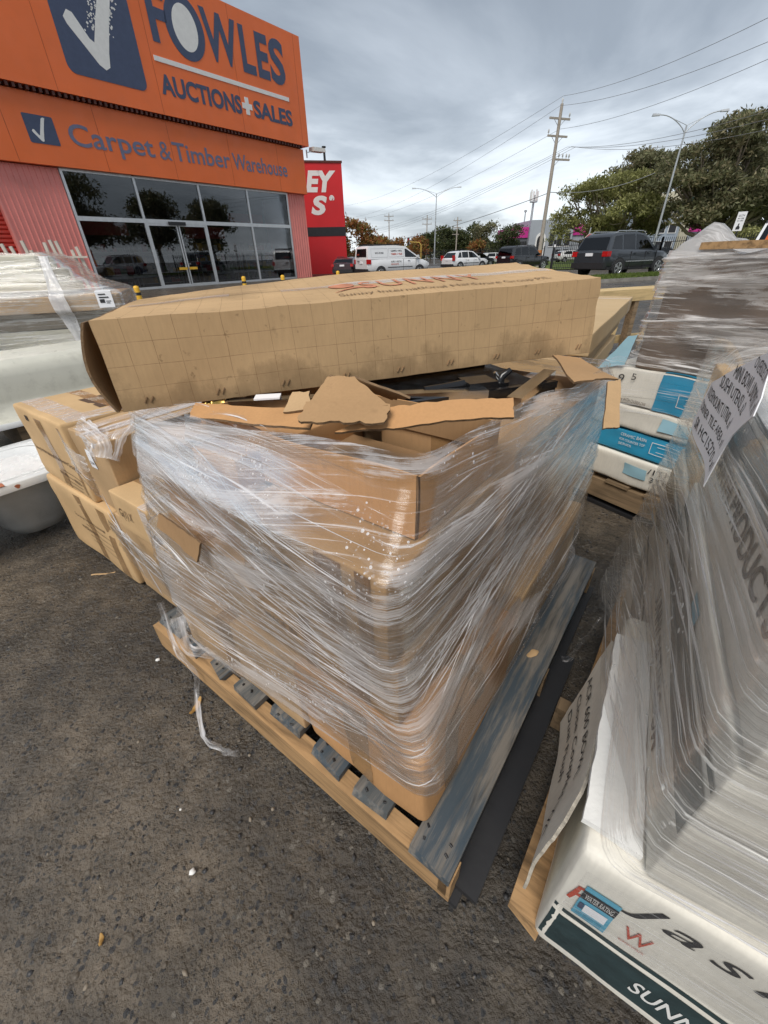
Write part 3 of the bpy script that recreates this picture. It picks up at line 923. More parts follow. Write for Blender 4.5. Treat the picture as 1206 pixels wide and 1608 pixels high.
class Wrap:
    """stretch film round a load: poly(z) -> corners in order; s counts corners along the perimeter"""
    def __init__(w, fr, poly, seed=1, round_=0.05):
        w.fr = fr; w.poly = poly; w.seed = seed; w.rd = round_
        w.n = len(poly(0.3))
    def raw(w, s, z):
        P = w.poly(z); n = w.n
        i = math.floor(s); t = s - i
        a, b = P[i % n], P[(i + 1) % n]
        return (a[0] + (b[0] - a[0]) * t, a[1] + (b[1] - a[1]) * t)
    def S(w, s, z):
        d = w.rd
        p = [w.raw(s + k, z) for k in (-d, -d / 2, 0, d / 2, d)]
        x = (p[0][0] + 2 * p[1][0] + 2 * p[2][0] + 2 * p[3][0] + p[4][0]) / 8
        y = (p[0][1] + 2 * p[1][1] + 2 * p[2][1] + 2 * p[3][1] + p[4][1]) / 8
        return Vector((x, y, z))
    def N(w, s, z):
        e = .02
        ts = w.S(s + e, z) - w.S(s - e, z); tz = w.S(s, z + e) - w.S(s, z - e)
        n = ts.cross(tz)
        if n.length < 1e-9: return Vector((0, 0, 1))
        return n.normalized()
    def layer(w, name, parent, cp, mat, off=0.002, ns=90, seed=1, ridge=0.0035, du=1.0):
        """cp: list of (s, z, half width)"""
        r = random.Random(seed * 77 + 5)
        S_ = np.linspace(cp[0][0], cp[-1][0], ns)
        cs = [c[0] for c in cp]
        def sm(vals):
            y = np.interp(S_, cs, vals)
            k = max(3, ns // 14) | 1
            yy = np.pad(y, k, mode='edge'); return np.convolve(yy, np.ones(k) / k, 'same')[k:-k]
        zc, hw = sm([c[1] for c in cp]), sm([c[2] for c in cp])
        nt = int(min(70, max(14, hw.max() * 2 / 0.0065)))
        K = [(r.uniform(-1, 1), r.uniform(.02, .09), r.uniform(.2, 1) * ridge, r.uniform(-.12, .12), r.uniform(0, 6)) for _ in range(int(10 + hw.max() * 80))]
        G = []; U = []; pu = 0.0; last = None
        for i, s in enumerate(S_):
            row = []; ur = []
            mid = w.S(s, zc[i])
            if last is not None: pu += (mid - last).length
            last = mid
            for j in range(nt + 1):
                t = -1 + 2 * j / nt
                z = zc[i] + t * hw[i] * (1 + .06 * noise.noise(Vector((s * 2.5, seed * 3.3, 1.0 if t > 0 else 5.0))))
                rr = 0.0
                for tk, wk, ak, dk, ph in K:
                    e = (t - tk - dk * (s - 1)) / wk
                    if -3 < e < 3: rr += ak * math.exp(-e * e) * (.6 + .4 * math.sin(s * 3 + ph))
                cr = noise.noise(Vector((s * 5, z * 9, seed * 2.1))) * ridge * .8
                p = w.S(s, z) + w.N(s, z) * (off + rr + abs(cr))
                row.append(w.fr.w(*p)); ur.append((pu * du, t * hw[i] + seed * 1.37))
            G.append(row); U.append(ur)
        if parent:
            inv = parent.matrix_basis.inverted()
            G = [[inv @ p for p in row] for row in G]
        m = MB(); m.grid(G, 0, U)
        return m.build(name, mat, parent)
    def strands(w, name, parent, specs, mat, n=60, seed=3):
        r = random.Random(seed); m = MB()
        inv = parent.matrix_basis.inverted()
        for s0, z0, s1, z1, rad in specs:
            pts = []; rs = []
            k0 = r.uniform(0, 9); zm = r.uniform(-.012, .012)
            for i in range(n + 1):
                t = i / n; s = s0 + (s1 - s0) * t
                z = z0 + (z1 - z0) * t + zm * math.sin(math.pi * t) + .006 * noise.noise(Vector((s * 3, k0, 0)))
                pts.append(inv @ w.fr.w(*(w.S(s, z) + w.N(s, z) * (.005 + .002 * noise.noise(Vector((s * 9, k0, 2)))))))
                rs.append(rad * (.35 + .9 * abs(noise.noise(Vector((s * 6, k0, 7))))) * min(1, 8 * t + .1, 8 * (1 - t) + .1))
            m.tube(pts, rs, 5, caps=False)
        o = m.build(name, mat, parent); o['kind'] = 'stuff'
        return o


MATS['film'] = film_mat('stretch_film', base=0.012, streak=0.5, drops=1.3, milky=0.58, vs=190, lo=.58, hi=.68, dscale=110, plo=.50)
MATS['film_band'] = film_mat('stretch_film_bunched', base=0.006, streak=0.92, drops=0.4, milky=0.10, vs=100, lo=0.605, hi=0.660, dscale=150, plo=.555)
MATS['film_rope'] = film_mat('stretch_film_rope', base=0.68, streak=0.4, drops=0, vs=9, us=10, milky=0.2)
MATS['film_grey'] = film_mat('stretch_film_grey', base=0.05, streak=0.85, drops=0.9, milky=0.16, vs=120, lo=.575, hi=.66, plo=.54, tint=(0.96, 0.94, 0.90), dscale=80)

# ------------------------------------------------------------------ main pallet
PA = Frame(.103, .29, 52.6)
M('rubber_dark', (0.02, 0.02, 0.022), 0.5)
MATS['pine'] = wood('pine', (0.42, 0.255, 0.12), axis=1, dark=0.45)
MATS['pine_end'] = wood('pine_end', (0.58, 0.36, 0.17), axis=2, dark=0.7)
MATS['blue_board'] = wood('blue_board', (0.19, 0.17, 0.145), axis=0, dark=0.25, paint=(0.045, 0.066, 0.085), rough=0.6)
MATS['grey_board'] = wood('grey_board', (0.20, 0.185, 0.165), axis=0, dark=0.35, paint=(0.07, 0.08, 0.085), rough=0.65)
MATS['old_board'] = wood('old_board', (0.26, 0.18, 0.105), axis=0, dark=0.5)


def rough_board(x0, x1, y0, y1, z0, z1, seed, split=0.006):
    """sawn board with uneven edges and split ends, long axis x"""
    n = 14; r = random.Random(seed)
    G = []
    for i in range(n + 1):
        t = i / n; x = x0 + (x1 - x0) * t
        e = lambda k: noise.noise(Vector((x * 5, seed, k))) * .003
        if i in (0, n): q = [r.uniform(-split, split) for _ in range(4)]
        else: q = [0] * 4
        G.append([(x + q[0], y0 + e(1), z0 + e(2)), (x + q[1], y1 + e(3), z0 + e(4)), (x + q[2], y1 + e(3), z1 + e(5)), (x + q[3], y0 + e(1), z1 + e(6))])
    m = MB(); m.grid(G, 0, None, False, True)
    m.add(G[0], [(3, 2, 1, 0)]); m.add(G[-1], [(0, 1, 2, 3)])
    return m


def pallet(label, fr, L, W, boards, mats, group='pallets', bearers=None, zb=(.022, .125), bottom=True):
    p = empty('pallet', fr.o, fr.deg, label, 'pallet', group)
    for k, (y0, y1) in enumerate(boards):
        rough_board(.004 + .022 * ((k * 5) % 4) / 3, L, y0 + .006 * ((k * 3) % 4 - 1.5), y1, .128, .150 - .002 * (k % 3), k * 7 + 3 + int(L * 100), .012).build('deck_board', MATS[mats[0] if k % 3 != 1 else 'grey_board'], p)
    for k, (x0, x1) in enumerate(bearers or ((0, .045), (L / 2 - .025, L / 2 + .02), (L - .05, L - .005))):
        m = MB(); m.box(x0, x1, -.012, W, zb[0], zb[1]); m.build('bearer', MATS[mats[1] if k == 0 else 'old_board'], p)
    if bottom:
        for y0 in (-.03, W / 2 - .05, W - .10):
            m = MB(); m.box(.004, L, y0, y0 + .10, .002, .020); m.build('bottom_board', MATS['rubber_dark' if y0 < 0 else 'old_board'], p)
    return p


pal = pallet('worn blue boarded pallet with pale pine front bearer under the film wrapped cartons', PA, 1.20, 1.165,
             [(.0, .088), (.15, .255), (.295, .40), (.455, .57), (.62, .715), (.755, .845), (.905, .99), (1.03, 1.155)], ('blue_board', 'pine'))
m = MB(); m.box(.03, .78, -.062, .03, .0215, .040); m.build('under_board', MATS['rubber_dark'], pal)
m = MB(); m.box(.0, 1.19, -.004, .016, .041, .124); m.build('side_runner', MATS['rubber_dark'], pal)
# nails in the boards
m = MB()
r = random.Random(4)
for y in (.02, .07, .18, .23, .33, .37, .49, .54, .65, .69, .79, .82, .93, .97, 1.06, 1.12):
    for x in (.03, .05): m.tube([(x + r.uniform(-.006, .006), y + r.uniform(-.01, .01), .150), (x, y, .1515)], .0028, 6)
m.build('nail_heads', MATS['rubber_dark'], pal)['kind'] = 'stuff'

G1 = 'cartons on the film wrapped pallet'
c1 = Carton('cardboard_carton', 'bottom front corner carton bulging out under the film, standing on the blue pallet', PA, .045, .50, .07, .43, .152, .410, MATS['card_orange'], seed=1, amp=.012, rad=.02, group=G1, tape='y', lean=(.003, .02))
c2 = Carton('cardboard_carton', 'bottom carton at the left end of the blue pallet, under the film', PA, .045, .5, .445, .975, .152, .400, MATS['card_tan'], seed=2, amp=.008, group=G1, tape='x')
c3 = Carton('cardboard_carton', 'bottom carton on the right side of the blue pallet, behind the front corner one', PA, .515, 1.085, .085, .5, .152, .45, MATS['card_tan'], seed=3, amp=.006, group=G1, tape='x')
Carton('cardboard_carton', 'bottom carton at the hidden back corner of the blue pallet', PA, .515, 1.085, .52, .97, .152, .5, MATS['card_tan'], seed=4, group=G1)
m1 = Carton('cardboard_carton', 'low brown carton in the second layer at the front corner of the wrapped stack', PA, .065, .50, .155, .575, .424, .590, MATS['card_wet'], seed=5, amp=.006, group=G1, tape='y', rot=-1)
m2 = Carton('cardboard_carton', 'dented carton in the second layer at the left end of the wrapped stack', PA, .075, .5, .60, .955, .405, .615, MATS['card_tan'], seed=6, amp=.010, group=G1, tape='x', rot=2)
n1 = Carton('cardboard_carton', 'tan carton whose top makes the dripping ledge at the front corner of the wrapped stack', PA, .058, .465, .170, .555, .606, .798, MATS['card_wet'], seed=7, amp=.007, group=G1, tape='y', rot=-.6)
n2 = Carton('cardboard_carton', 'pinkish brown carton above the left end of the wrapped stack', PA, .105, .5, .575, .935, .620, .865, MATS['card_orange'], seed=8, amp=.009, group=G1, tape='x', rot=1)
r1 = Carton('cardboard_carton', 'tall narrow carton in the middle of the right side of the wrapped stack', PA, .480, .79, .150, .5, .455, .850, MATS['card_brown'], seed=9, amp=.006, group=G1, tape='x')
r2 = Carton('cardboard_carton', 'tall carton at the far right end of the wrapped stack', PA, .80, 1.095, .125, .5, .455, .862, MATS['card_brown'], seed=10, amp=.006, group=G1, tape='x')
Carton('cardboard_carton', 'tall carton at the hidden back corner of the wrapped stack', PA, .515, 1.085, .52, .955, .505, .85, MATS['card_tan'], seed=11, group=G1)
# dark tape and print on the front cartons
for c, f, a0, a1 in ((n1, 'x-', .045, .105), (n1, 'x-', .135, .165), (m1, 'x-', .08, .14), (m1, 'x-', -.04, -.01), (r1, 'y-', -.150, -.125), (r2, 'y-', .0, .05)):
    c.strip('tape', f, a0, a1, .004, c.h.z * 2 - .004, MATS['wet_tape'], .0016)
c1.strip('tape', 'x-', -.03, .035, .004, .25, MATS['tape'], .0016)
c1.strip('tape', 'y-', -.15, -.09, .004, .25, MATS['tape'], .0016)
c2.strip('tape', 'x-', -.05, .02, .004, .24, MATS['tape'], .0016)
n1.print('FRAGILE', 'x-', -.15, .09, MATS['ink_brown'], w=.12, h=.03, bold=.02)
m1.print('MADE IN', 'x-', -.16, .07, MATS['ink_brown'], w=.10, h=.022)

# open carton at the top: walls, floor, torn flaps
uo = empty('open_carton', PA.w(.17, .195, .80), PA.deg, 'torn open carton at the top of the wrapped stack, flaps folded out', 'carton', G1)
def wall(name, p0, p1, z0, z1, th, seed, mat='card_orange'):
    p0 = Vector((*p0, 0)); p1 = Vector((*p1, 0)); d = (p1 - p0); L = d.length; d.normalize(); nrm = Vector((d.y, -d.x, 0))
    nx = max(4, int(L / .04)); nz = 6; m = MB()
    for sd in (0, 1):
        G = []
        for j in range(nz + 1):
            row = []
            for i in range(nx + 1):
                p = p0 + d * (L * i / nx) + Vector((0, 0, z0 + (z1 - z0) * j / nz))
                p += soft(p, .010 * j / nz + .002, 4, seed) + nrm * (th if sd == 0 else 0)
                row.append(p)
            G.append(row if sd == 0 else row[::-1])
        m.grid(G, sd)
        if sd == 0: top = G[-1]; bot = G[0]
        else: top2 = G[-1][::-1]
    m.grid([top, top2], 0)
    return m.build(name, [MATS[mat], MATS['card_inside']], uo)
wall('side_wall', (0, .575), (0, 0), 0, .118, .004, 1)
wall('side_wall', (0, 0), (.30, 0), 0, .115, .004, 2)
wall('side_wall', (.30, 0), (.30, .575), .05, .115, .004, 3)
wall('side_wall', (.30, .575), (0, .575), .02, .115, .004, 4)
m = MB(); m.box(.005, .29, .005, .57, .002, .006); m.build('carton_floor', MATS['card_inside'], uo)


def sheet(name, quad, mat, parent=None, th=.005, n=(10, 5), amp=.006, seed=1, edge=.006, label=None, cat=None, bend=0.0, inside='card_inside', rim='card_edge'):
    """a loose piece of corrugated board: quad corners a,b,c,d (world), real thickness, ragged edges"""
    a, b_, c, d = [Vector(q) for q in quad]
    nrm = (b_ - a).cross(d - a).normalized()
    nu, nv = n; top = []; bot = []; U = []
    for j in range(nv + 1):
        rt = []; rb = []; ru = []
        for i in range(nu + 1):
            u, v = i / nu, j / nv
            p = (a * (1 - u) + b_ * u) * (1 - v) + (d * (1 - u) + c * u) * v
            if i in (0, nu) or j in (0, nv):
                k = (noise.noise_vector(p * 40) * .45 + noise.noise_vector(p * 190) * .5) * edge; p = p + k - nrm * k.dot(nrm)
            p = p + nrm * (noise.noise(p * 6 + Vector((seed, 0, 0))) * amp + bend * math.sin(math.pi * u))
            rt.append(p + nrm * th); rb.append(p); ru.append((u * (b_ - a).length, v * (d - a).length))
        top.append(rt); bot.append(rb); U.append(ru)
    m = MB(); m.grid(top, 0, U); m.grid([r_[::-1] for r_ in bot], 1, [r_[::-1] for r_ in U])
    rim_t = top[0] + [r_[-1] for r_ in top[1:]] + top[-1][::-1][1:] + [r_[0] for r_ in top[::-1][1:]]
    rim_b = bot[0] + [r_[-1] for r_ in bot[1:]] + bot[-1][::-1][1:] + [r_[0] for r_ in bot[::-1][1:]]
    m.grid([rim_b, rim_t], 2, None, False)
    if parent:
        inv = parent.matrix_basis.inverted(); m.v = [tuple(inv @ Vector(p)) for p in m.v]
    o = m.build(name, [mat, MATS[inside], MATS[rim]], parent)
    if label: tag(o, label, cat)
    return o


sheet('flap', [(-.086, .690, .935), (.235, .694, .945), (.246, .748, .962), (.004, .735, .960)], MATS['card_orange'], uo, seed=2, n=(24, 6), amp=.010, edge=.006)
sheet('flap', [(-.40, .82, .925), (-.13, .712, .935), (-.12, .77, .950), (-.41, .89, .935)], MATS['card_orange'], uo, seed=3, n=(18, 6), amp=.012)
sheet('torn_cardboard', [(-.150, .690, .946), (.004, .678, .948), (.018, .715, .972), (-.135, .74, .965)], MATS['card_brown'], None, seed=4, n=(16, 8), amp=.014, edge=.012, bend=.006,
      label='torn triangular piece of brown cardboard lying on the open flaps', cat='cardboard piece')
sheet('folded_cardboard', [(-.140, .735, .962), (.014, .712, .970), (-.050, .80, 1.0), (-.105, .83, .995)], MATS['card_brown'], None, seed=5, n=(14, 10), amp=.004, edge=.006,
      label='peaked folded scrap of cardboard standing up before the long box', cat='cardboard piece')
fs_ = bpy.data.objects['folded_cardboard']
sheet('folded_face', [(-.105, .83, .995), (-.050, .80, 1.0), (.055, .745, .972), (.02, .80, .955)], MATS['card_orange'], fs_, seed=25, amp=.006, edge=.008)
sheet('cardboard_scrap', [(-.19, .775, .945), (-.13, .76, .955), (-.14, .81, .975), (-.18, .83, .965)], MATS['card_tan'], None, seed=6, th=.004, n=(5, 4), edge=.01,
      label='small pale scrap of cardboard left of the peaked scrap', cat='cardboard piece')
# fallen flap at the far right corner
tf = empty('hanging_cardboard', (.6, 1.1, .88), 0, 'torn cardboard corner piece hanging over the far right top of the stack', 'cardboard piece')
sheet('bent_top', [(.47, 1.0, .925), (.635, 1.085, .902), (.62, 1.30, .915), (.52, 1.27, .928)], MATS['card_brown'], tf, seed=7, amp=.010, edge=.014)
sheet('hanging_side', [(.528, .915, .835), (.572, .925, .832), (.640, 1.088, .903), (.590, 1.06, .905)], MATS['card_tan'], tf, seed=8, amp=.004, edge=.005)

# shower fittings showing in the open carton
sh = empty('shower_rail', (-.42, 1.0, .9), 0, 'chrome square shower rail with brass end lying in the open carton', 'shower rail')
inv = sh.matrix_basis.inverted()
m = MB(); m.bar(inv @ Vector((-.37, .965, .908)), inv @ Vector((.27, 1.03, .898)), .034, .020); m.build('rail', MATS['chrome'], sh)
m = MB()
p0, p1 = Vector((-.425, .960, .908)), Vector((-.372, .9655, .908))
m.tube([inv @ (p0 + (p1 - p0) * t) for t in (0, .12, .13, .25, .26, .38, .39, .52, .53, 1)], [.010, .010, .014, .014, .010, .010, .014, .014, .012, .012], 14)
m.build('inlet', MATS['brass'], sh)
m = MB(); m.bar(inv @ Vector((-.30, .966, .921)), inv @ Vector((-.24, .972, .921)), .036, .004); m.build('sticker', MATS['paper'], sh)
m = MB(); m.bar((.315, .945, .898), (.50, 1.22, .893), .035, .022)
tag(m.build('metal_arm', MATS['chrome']), 'short square chrome arm at the right of the open carton', 'shower arm')
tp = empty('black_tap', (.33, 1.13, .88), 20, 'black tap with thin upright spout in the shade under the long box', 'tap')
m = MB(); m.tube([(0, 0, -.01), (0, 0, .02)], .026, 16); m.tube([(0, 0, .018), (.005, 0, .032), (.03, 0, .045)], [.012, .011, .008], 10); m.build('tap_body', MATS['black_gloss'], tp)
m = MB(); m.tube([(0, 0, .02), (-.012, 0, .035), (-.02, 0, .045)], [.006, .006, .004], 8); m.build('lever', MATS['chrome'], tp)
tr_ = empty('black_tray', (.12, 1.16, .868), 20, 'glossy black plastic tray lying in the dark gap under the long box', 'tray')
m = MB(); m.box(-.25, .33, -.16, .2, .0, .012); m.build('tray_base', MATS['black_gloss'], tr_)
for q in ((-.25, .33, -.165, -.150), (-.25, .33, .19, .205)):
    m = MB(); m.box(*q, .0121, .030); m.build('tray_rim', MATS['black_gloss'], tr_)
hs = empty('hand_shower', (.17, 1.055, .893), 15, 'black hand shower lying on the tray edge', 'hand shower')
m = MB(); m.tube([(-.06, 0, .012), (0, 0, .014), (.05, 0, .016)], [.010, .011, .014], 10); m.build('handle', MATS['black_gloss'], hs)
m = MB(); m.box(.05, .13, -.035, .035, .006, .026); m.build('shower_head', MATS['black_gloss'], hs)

# ------------------------------------------------------------------ the film on the main stack
def stack_poly(z):
    zz = [.15, .35, .42, .60, .80, .84, .90, .97]
    C = [(.028, .052), (.030, .060), (.048, .10), (.040, .142), (.036, .150), (.10, .165), (.155, .180), (.16, .186)]
    cx = float(np.interp(z, zz, [c[0] for c in C])); cy = float(np.interp(z, zz, [c[1] for c in C]))
    L = (float(np.interp(z, [.15, .5, .8, .95], [.022, .03, .075, .11])), float(np.interp(z, [.15, .5, .95], [.99, .975, .955])))
    Rr = (float(np.interp(z, [.15, .87, .95], [1.10, 1.125, 1.09])), float(np.interp(z, [.15, .5, .87, .95], [.06, .08, .10, .13])))
    return [L, (cx, cy), Rr, (1.11, 1.0)]


fw = empty('stretch_wrap', PA.w(0, 0, .15), PA.deg, 'clear wet stretch film wound round the central stack of cartons', 'stretch film', 'stretch film on the pallet loads')
W1 = Wrap(PA, stack_poly, 1)
W1.layer('film_sheet', fw, [(-.9, .60, .30), (0, .55, .345), (.45, .57, .355), (.8, .625, .325), (1, .645, .305), (1.15, .635, .315), (1.45, .60, .345), (1.7, .56, .345), (2, .55, .36), (2.9, .6, .3)], MATS['film'], .003, 150, 1, .004)
bands = [
    [(-.5, .86, .05), (0, .875, .06), (.5, .86, .055), (1, .815, .045), (1.5, .84, .06), (2, .865, .04), (2.5, .86, .05)],
    [(-.4, .80, .09), (0, .80, .09), (.5, .72, .08), (1, .62, .06), (1.5, .70, .09), (2, .82, .07), (2.4, .8, .08)],
    [(-.4, .72, .09), (0, .70, .10), (.5, .56, .07), (1, .40, .055), (1.4, .52, .08), (2, .74, .10), (2.4, .74, .1)],
    [(-.4, .50, .10), (0, .48, .10), (.5, .43, .07), (1, .375, .05), (1.4, .40, .07), (2, .55, .12), (2.4, .55, .1)],
    [(.3, .905, .03), (.6, .90, .035), (1, .86, .035), (1.3, .875, .04), (1.7, .885, .035), (2.1, .885, .03)],
    [(.9, .40, .05), (1, .405, .05), (1.5, .66, .07), (2, .84, .05), (2.3, .85, .05)],
    [(-.2, .88, .05), (.2, .84, .05), (.7, .75, .05), (1, .71, .04), (1.2, .72, .05), (1.7, .78, .06), (2.1, .80, .06)],
]
for k, cp in enumerate(bands):
    W1.layer('film_band', fw, cp, MATS['film_band'], .0045 + .0016 * k, 110, k + 2, .0045)
r = random.Random(21)
sp = []
for k in range(52):
    zl = r.uniform(.25, .90); zc = .345 + (zl - .2) * r.uniform(.35, .72) + r.uniform(-.02, .05); zr = min(.89, zc + r.uniform(-.08, .42) * (0.9 - zc) / .45)
    zc = min(zc, .83)
    sp.append((r.uniform(-.1, .4), zl, 1 + r.uniform(-.15, .02), zc, r.uniform(.0006, .0019)))
    sp.append((1 + r.uniform(-.02, .1), zc, r.uniform(1.5, 2.05), zr, r.uniform(.0006, .0017)))
W1.strands('film_strands', fw, sp, MATS['film_rope'])

MATS['film_tail'] = film_mat('stretch_film_tail', base=0.15, streak=0.55, drops=0, vs=60, us=5, milky=0.25, lo=.5, hi=.65)
def drape(name, parent, P, mat, wid=.03, n=40, seed=1, sag=0.0):
    """a loose strip of film following points (world)"""
    pts = [Vector(p) for p in P]
    G = []; U = []; u = 0; last = None
    for i in range(n + 1):
        f = i / n * (len(pts) - 1); k = min(int(f), len(pts) - 2); t = f - k
        p0, p1, p2, p3 = pts[max(k - 1, 0)], pts[k], pts[k + 1], pts[min(k + 2, len(pts) - 1)]
        p = 0.5 * ((2 * p1) + (p2 - p0) * t + (2 * p0 - 5 * p1 + 4 * p2 - p3) * t * t + (3 * p1 - p0 - 3 * p2 + p3) * t ** 3)
        if last is not None: u += (p - last).length
        d = (pts[k + 1] - pts[k]).normalized()
        s = d.cross(Vector((.35, -.75, .55))).normalized()
        w = wid * (.7 + .4 * noise.noise(Vector((i * .3, seed, 0))))
        row = []; ur = []
        for j in range(7):
            q = j / 6 - .5
            z = Vector((0, 0, 1)).cross(s) * 0
            nn = d.cross(s)
            row.append(p + s * w * q + nn * (.012 * noise.noise(Vector((i * .25, q * 3, seed)))))
            ur.append((u, w * q + seed))
        G.append(row); U.append(ur); last = p
    if parent:
        inv = parent.matrix_basis.inverted(); G = [[inv @ p for p in row] for row in G]
    m = MB(); m.grid(G, 0, U)
    return m.build(name, mat, parent)


drape('loose_tail', fw, [PA.w(.0, .985, .34), PA.w(-.012, .975, .20), PA.w(-.02, .94, .155), PA.w(-.018, .88, .10), (-.625, .80, .012), (-.555, .665, .006), (-.50, .63, .010), (-.455, .608, .02), (-.44, .62, .006)], MATS['film_tail'], .022, 60, 3)
drape('loose_tail', fw, [PA.w(.01, .93, .30), PA.w(-.005, .90, .2), PA.w(.03, .87, .16), PA.w(.06, .80, .154)], MATS['film_tail'], .05, 30, 5)
for k in range(5):
    y = .35 + .1 * k
    drape('bunched_edge', fw, [PA.w(.12, .98 - .12 * k, .915), PA.w(.15, .90 - .12 * k, .93), PA.w(.16, .80 - .12 * k, .925), PA.w(.15, .72 - .11 * k, .915)], MATS['film_band'], .035, 24, 11 + k)

# ------------------------------------------------------------------ the long box laid across the stack
lb_c = [Vector(p) for p in ((-.569, .884, .922), (.676, 1.365, .922), (.50, 1.80, .955), (-.735, 1.33, .935), (-.572, .880, 1.103), (.660, 1.372, 1.127), (.525, 1.79, 1.163), (-.700, 1.35, 1.113))]
lb_o = Vector((-.569, .884, .922))


def lb_map(u, v, w, out=0.0):
    c = lb_c
    bot = (c[0] * (1 - u) + c[1] * u) * (1 - v) + (c[3] * (1 - u) + c[2] * u) * v
    top = (c[4] * (1 - u) + c[5] * u) * (1 - v) + (c[7] * (1 - u) + c[6] * u) * v
    p = bot * (1 - w) + top * w
    k = soft(p, .006, 3.5, 3) + soft(p, .0018, 16, 8)
    if w > .5: k += Vector((0, 0, .011 * math.sin(math.pi * u) * v * w))
    if u > .985: k += Vector((noise.noise(p * 22) * .012, 0, noise.noise(p * 17) * .006))
    return p + k - lb_o


lb = MB()
LU, LV, LW = 1.335, .47, .20
def lbface(fn, nu, nv, su, sv, flip=False):
    G = [[fn(i / nu, j / nv) for i in range(nu + 1)] for j in range(nv + 1)]
    U = [[(su * i / nu, sv * j / nv) for i in range(nu + 1)] for j in range(nv + 1)]
    if flip: G = [g[::-1] for g in G]; U = [g[::-1] for g in U]
    lb.grid(G, 0, U)
lbface(lambda a, b: lb_map(a, 0, b), 46, 10, LU, LW)
lbface(lambda a, b: lb_map(a, 1, b), 46, 10, LU, LW, True)
lbface(lambda a, b: lb_map(a, b, 1), 46, 16, LU, LV)
lbface(lambda a, b: lb_map(a, b, 0), 46, 16, LU, LV, True)
lbface(lambda a, b: lb_map(1, a, b), 16, 10, LV, LW)
lbface(lambda a, b: lb_map(0.012, a, b), 16, 10, LV, LW, True)
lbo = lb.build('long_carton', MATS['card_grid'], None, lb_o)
tag(lbo, 'long flat cardboard box printed with a thin grid, laid across the top of the stack', 'carton')
# bowed end flap of the long box
G = []; G2 = []
for j in range(9):
    w = j / 8
    bow = .018 * math.sin(math.pi * w) + .004
    G.append([lb_map(-.006 - bow * (1 if i == 0 else .6), i / 6 * .98, w * .98 + .01) for i in range(7)])
    G2.append([p + Vector((.005, .001, 0)) for p in G[-1]])
m = MB(); m.grid([g[::-1] for g in G], 0); m.grid(G2, 0)
m.grid([[g[0] for g in G], [g[0] for g in G2]], 1, None, False); m.grid([G[-1], G2[-1]], 1, None, False)
m.build('end_flap', [MATS['card_inside'], MATS['card_edge']], lbo)
def lstrip(name, v0, v1, u0, u1, mat, d=.0012):
    m = MB(); n = 40
    G = [[lb_map(u0 + (u1 - u0) * i / n, v0 + (v1 - v0) * j / 3, 1) + Vector((0, 0, d)) for i in range(n + 1)] for j in range(4)]
    U = [[(u0 + (u1 - u0) * i / n, j * .02) for i in range(n + 1)] for j in range(4)]
    m.grid(G, 0, U); return m.build(name, mat, lbo)
lstrip('flap_seam', .497, .503, .02, .98, MATS['seam_dark'], .0006)
lstrip('tape', .44, .56, .30, .985, MATS['clear_tape'], .0016)
lstrip('tape', .44, .55, .015, .20, MATS['clear_tape'], .0016)
def ltext(body, u0, v0, du, dv, mat, name='printed_text', **k):
    vs, fs = text_mesh(body, w=du, h=dv, **k)
    m = MB(); m.add([lb_map(u0 + a, v0 + c, 1) + Vector((0, 0, .0022)) for a, c, _ in vs], fs)
    return m.build(name, mat, lbo)
ltext('SUNNY', .47, .30, .29, .22, MATS['ink_red_faded'], bold=.0, spacing=1.2)
ltext('Sunny International Hardware Group P/L', .40, .10, .50, .085, MATS['ink_brown_faded'], bold=.005)
m = MB()
for k in range(26):
    a = .405 + .085 * k / 25
m.prism([(.43 + .028 * math.cos(a) * (1 if 1 else 0), .45 + .075 * math.sin(a)) for a in [6.283 * i / 18 for i in range(18)]], lambda a, c, d: lb_map(a, c, 1) + Vector((0, 0, d)), .0016, .0022)
sw = [(.40 + .10 * t, .27 + .10 * math.sin(2.2 * t) - .03) for t in np.linspace(0, 1, 12)]
m.prism(sw + [(a + .004, c + .05 * math.sin(math.pi * i / 11)) for i, (a, c) in list(enumerate(sw))[::-1]], lambda a, c, d: lb_map(a, c, 1) + Vector((0, 0, d)), .0016, .0022)
m.build('sun_logo', MATS['ink_red_faded'], lbo)
# staples along the lower front edge
for k in range(9):
    u = .035 + .115 * k
    m = MB()
    for q in (0, .009):
        p0 = lb_map(u + q, 0, .075); p1 = lb_map(u + q + .006, 0, .14)
        m.bar(p0 + Vector((.0004, -.001, 0)), p1 + Vector((.0004, -.001, 0)), .004, .002)
    m.build('staple', MATS['ink_brown_faded'], lbo)['kind'] = 'stuff'

# ------------------------------------------------------------------ left: cartons standing on the asphalt
FL = Frame(-1.556, 1.707, 53.13)
G2 = 'cartons standing left of the central pallet'
a1 = Carton('cardboard_carton', 'pale tan carton with printed lettering, upper one of the two at far left', FL, 0, .46, -.50, 0, .392, .712, MATS['card_pale'], seed=21, amp=.009, group=G2, tape='y', rad=.012)
a2 = Carton('cardboard_carton', 'pale tan carton standing on the asphalt, lower one of the two at far left', FL, -.01, .46, -.615, 0, .012, .386, MATS['card_pale'], seed=22, amp=.010, group=G2, tape='y', rad=.014)
a3 = Carton('cardboard_carton', 'tall carton with crumpled taped top between the pale cartons and the central stack', FL, .02, .47, -.775, -.515, .392, .705, MATS['card_tan'], seed=23, amp=.010, group=G2, tape='x', tapemat='clear_tape')
a4 = Carton('cardboard_carton', 'plain carton under the tall one with the crumpled taped top', FL, .01, .47, -.79, -.63, .012, .386, MATS['card_tan'], seed=24, amp=.006, group=G2)
a5 = Carton('cardboard_carton', 'small tan carton with handwriting, bound with clear tape beside the central stack', FL, -.02, .20, -1.12, -.785, .392, .545, MATS['card_pale'], seed=25, amp=.004, group=G2, tape='y')
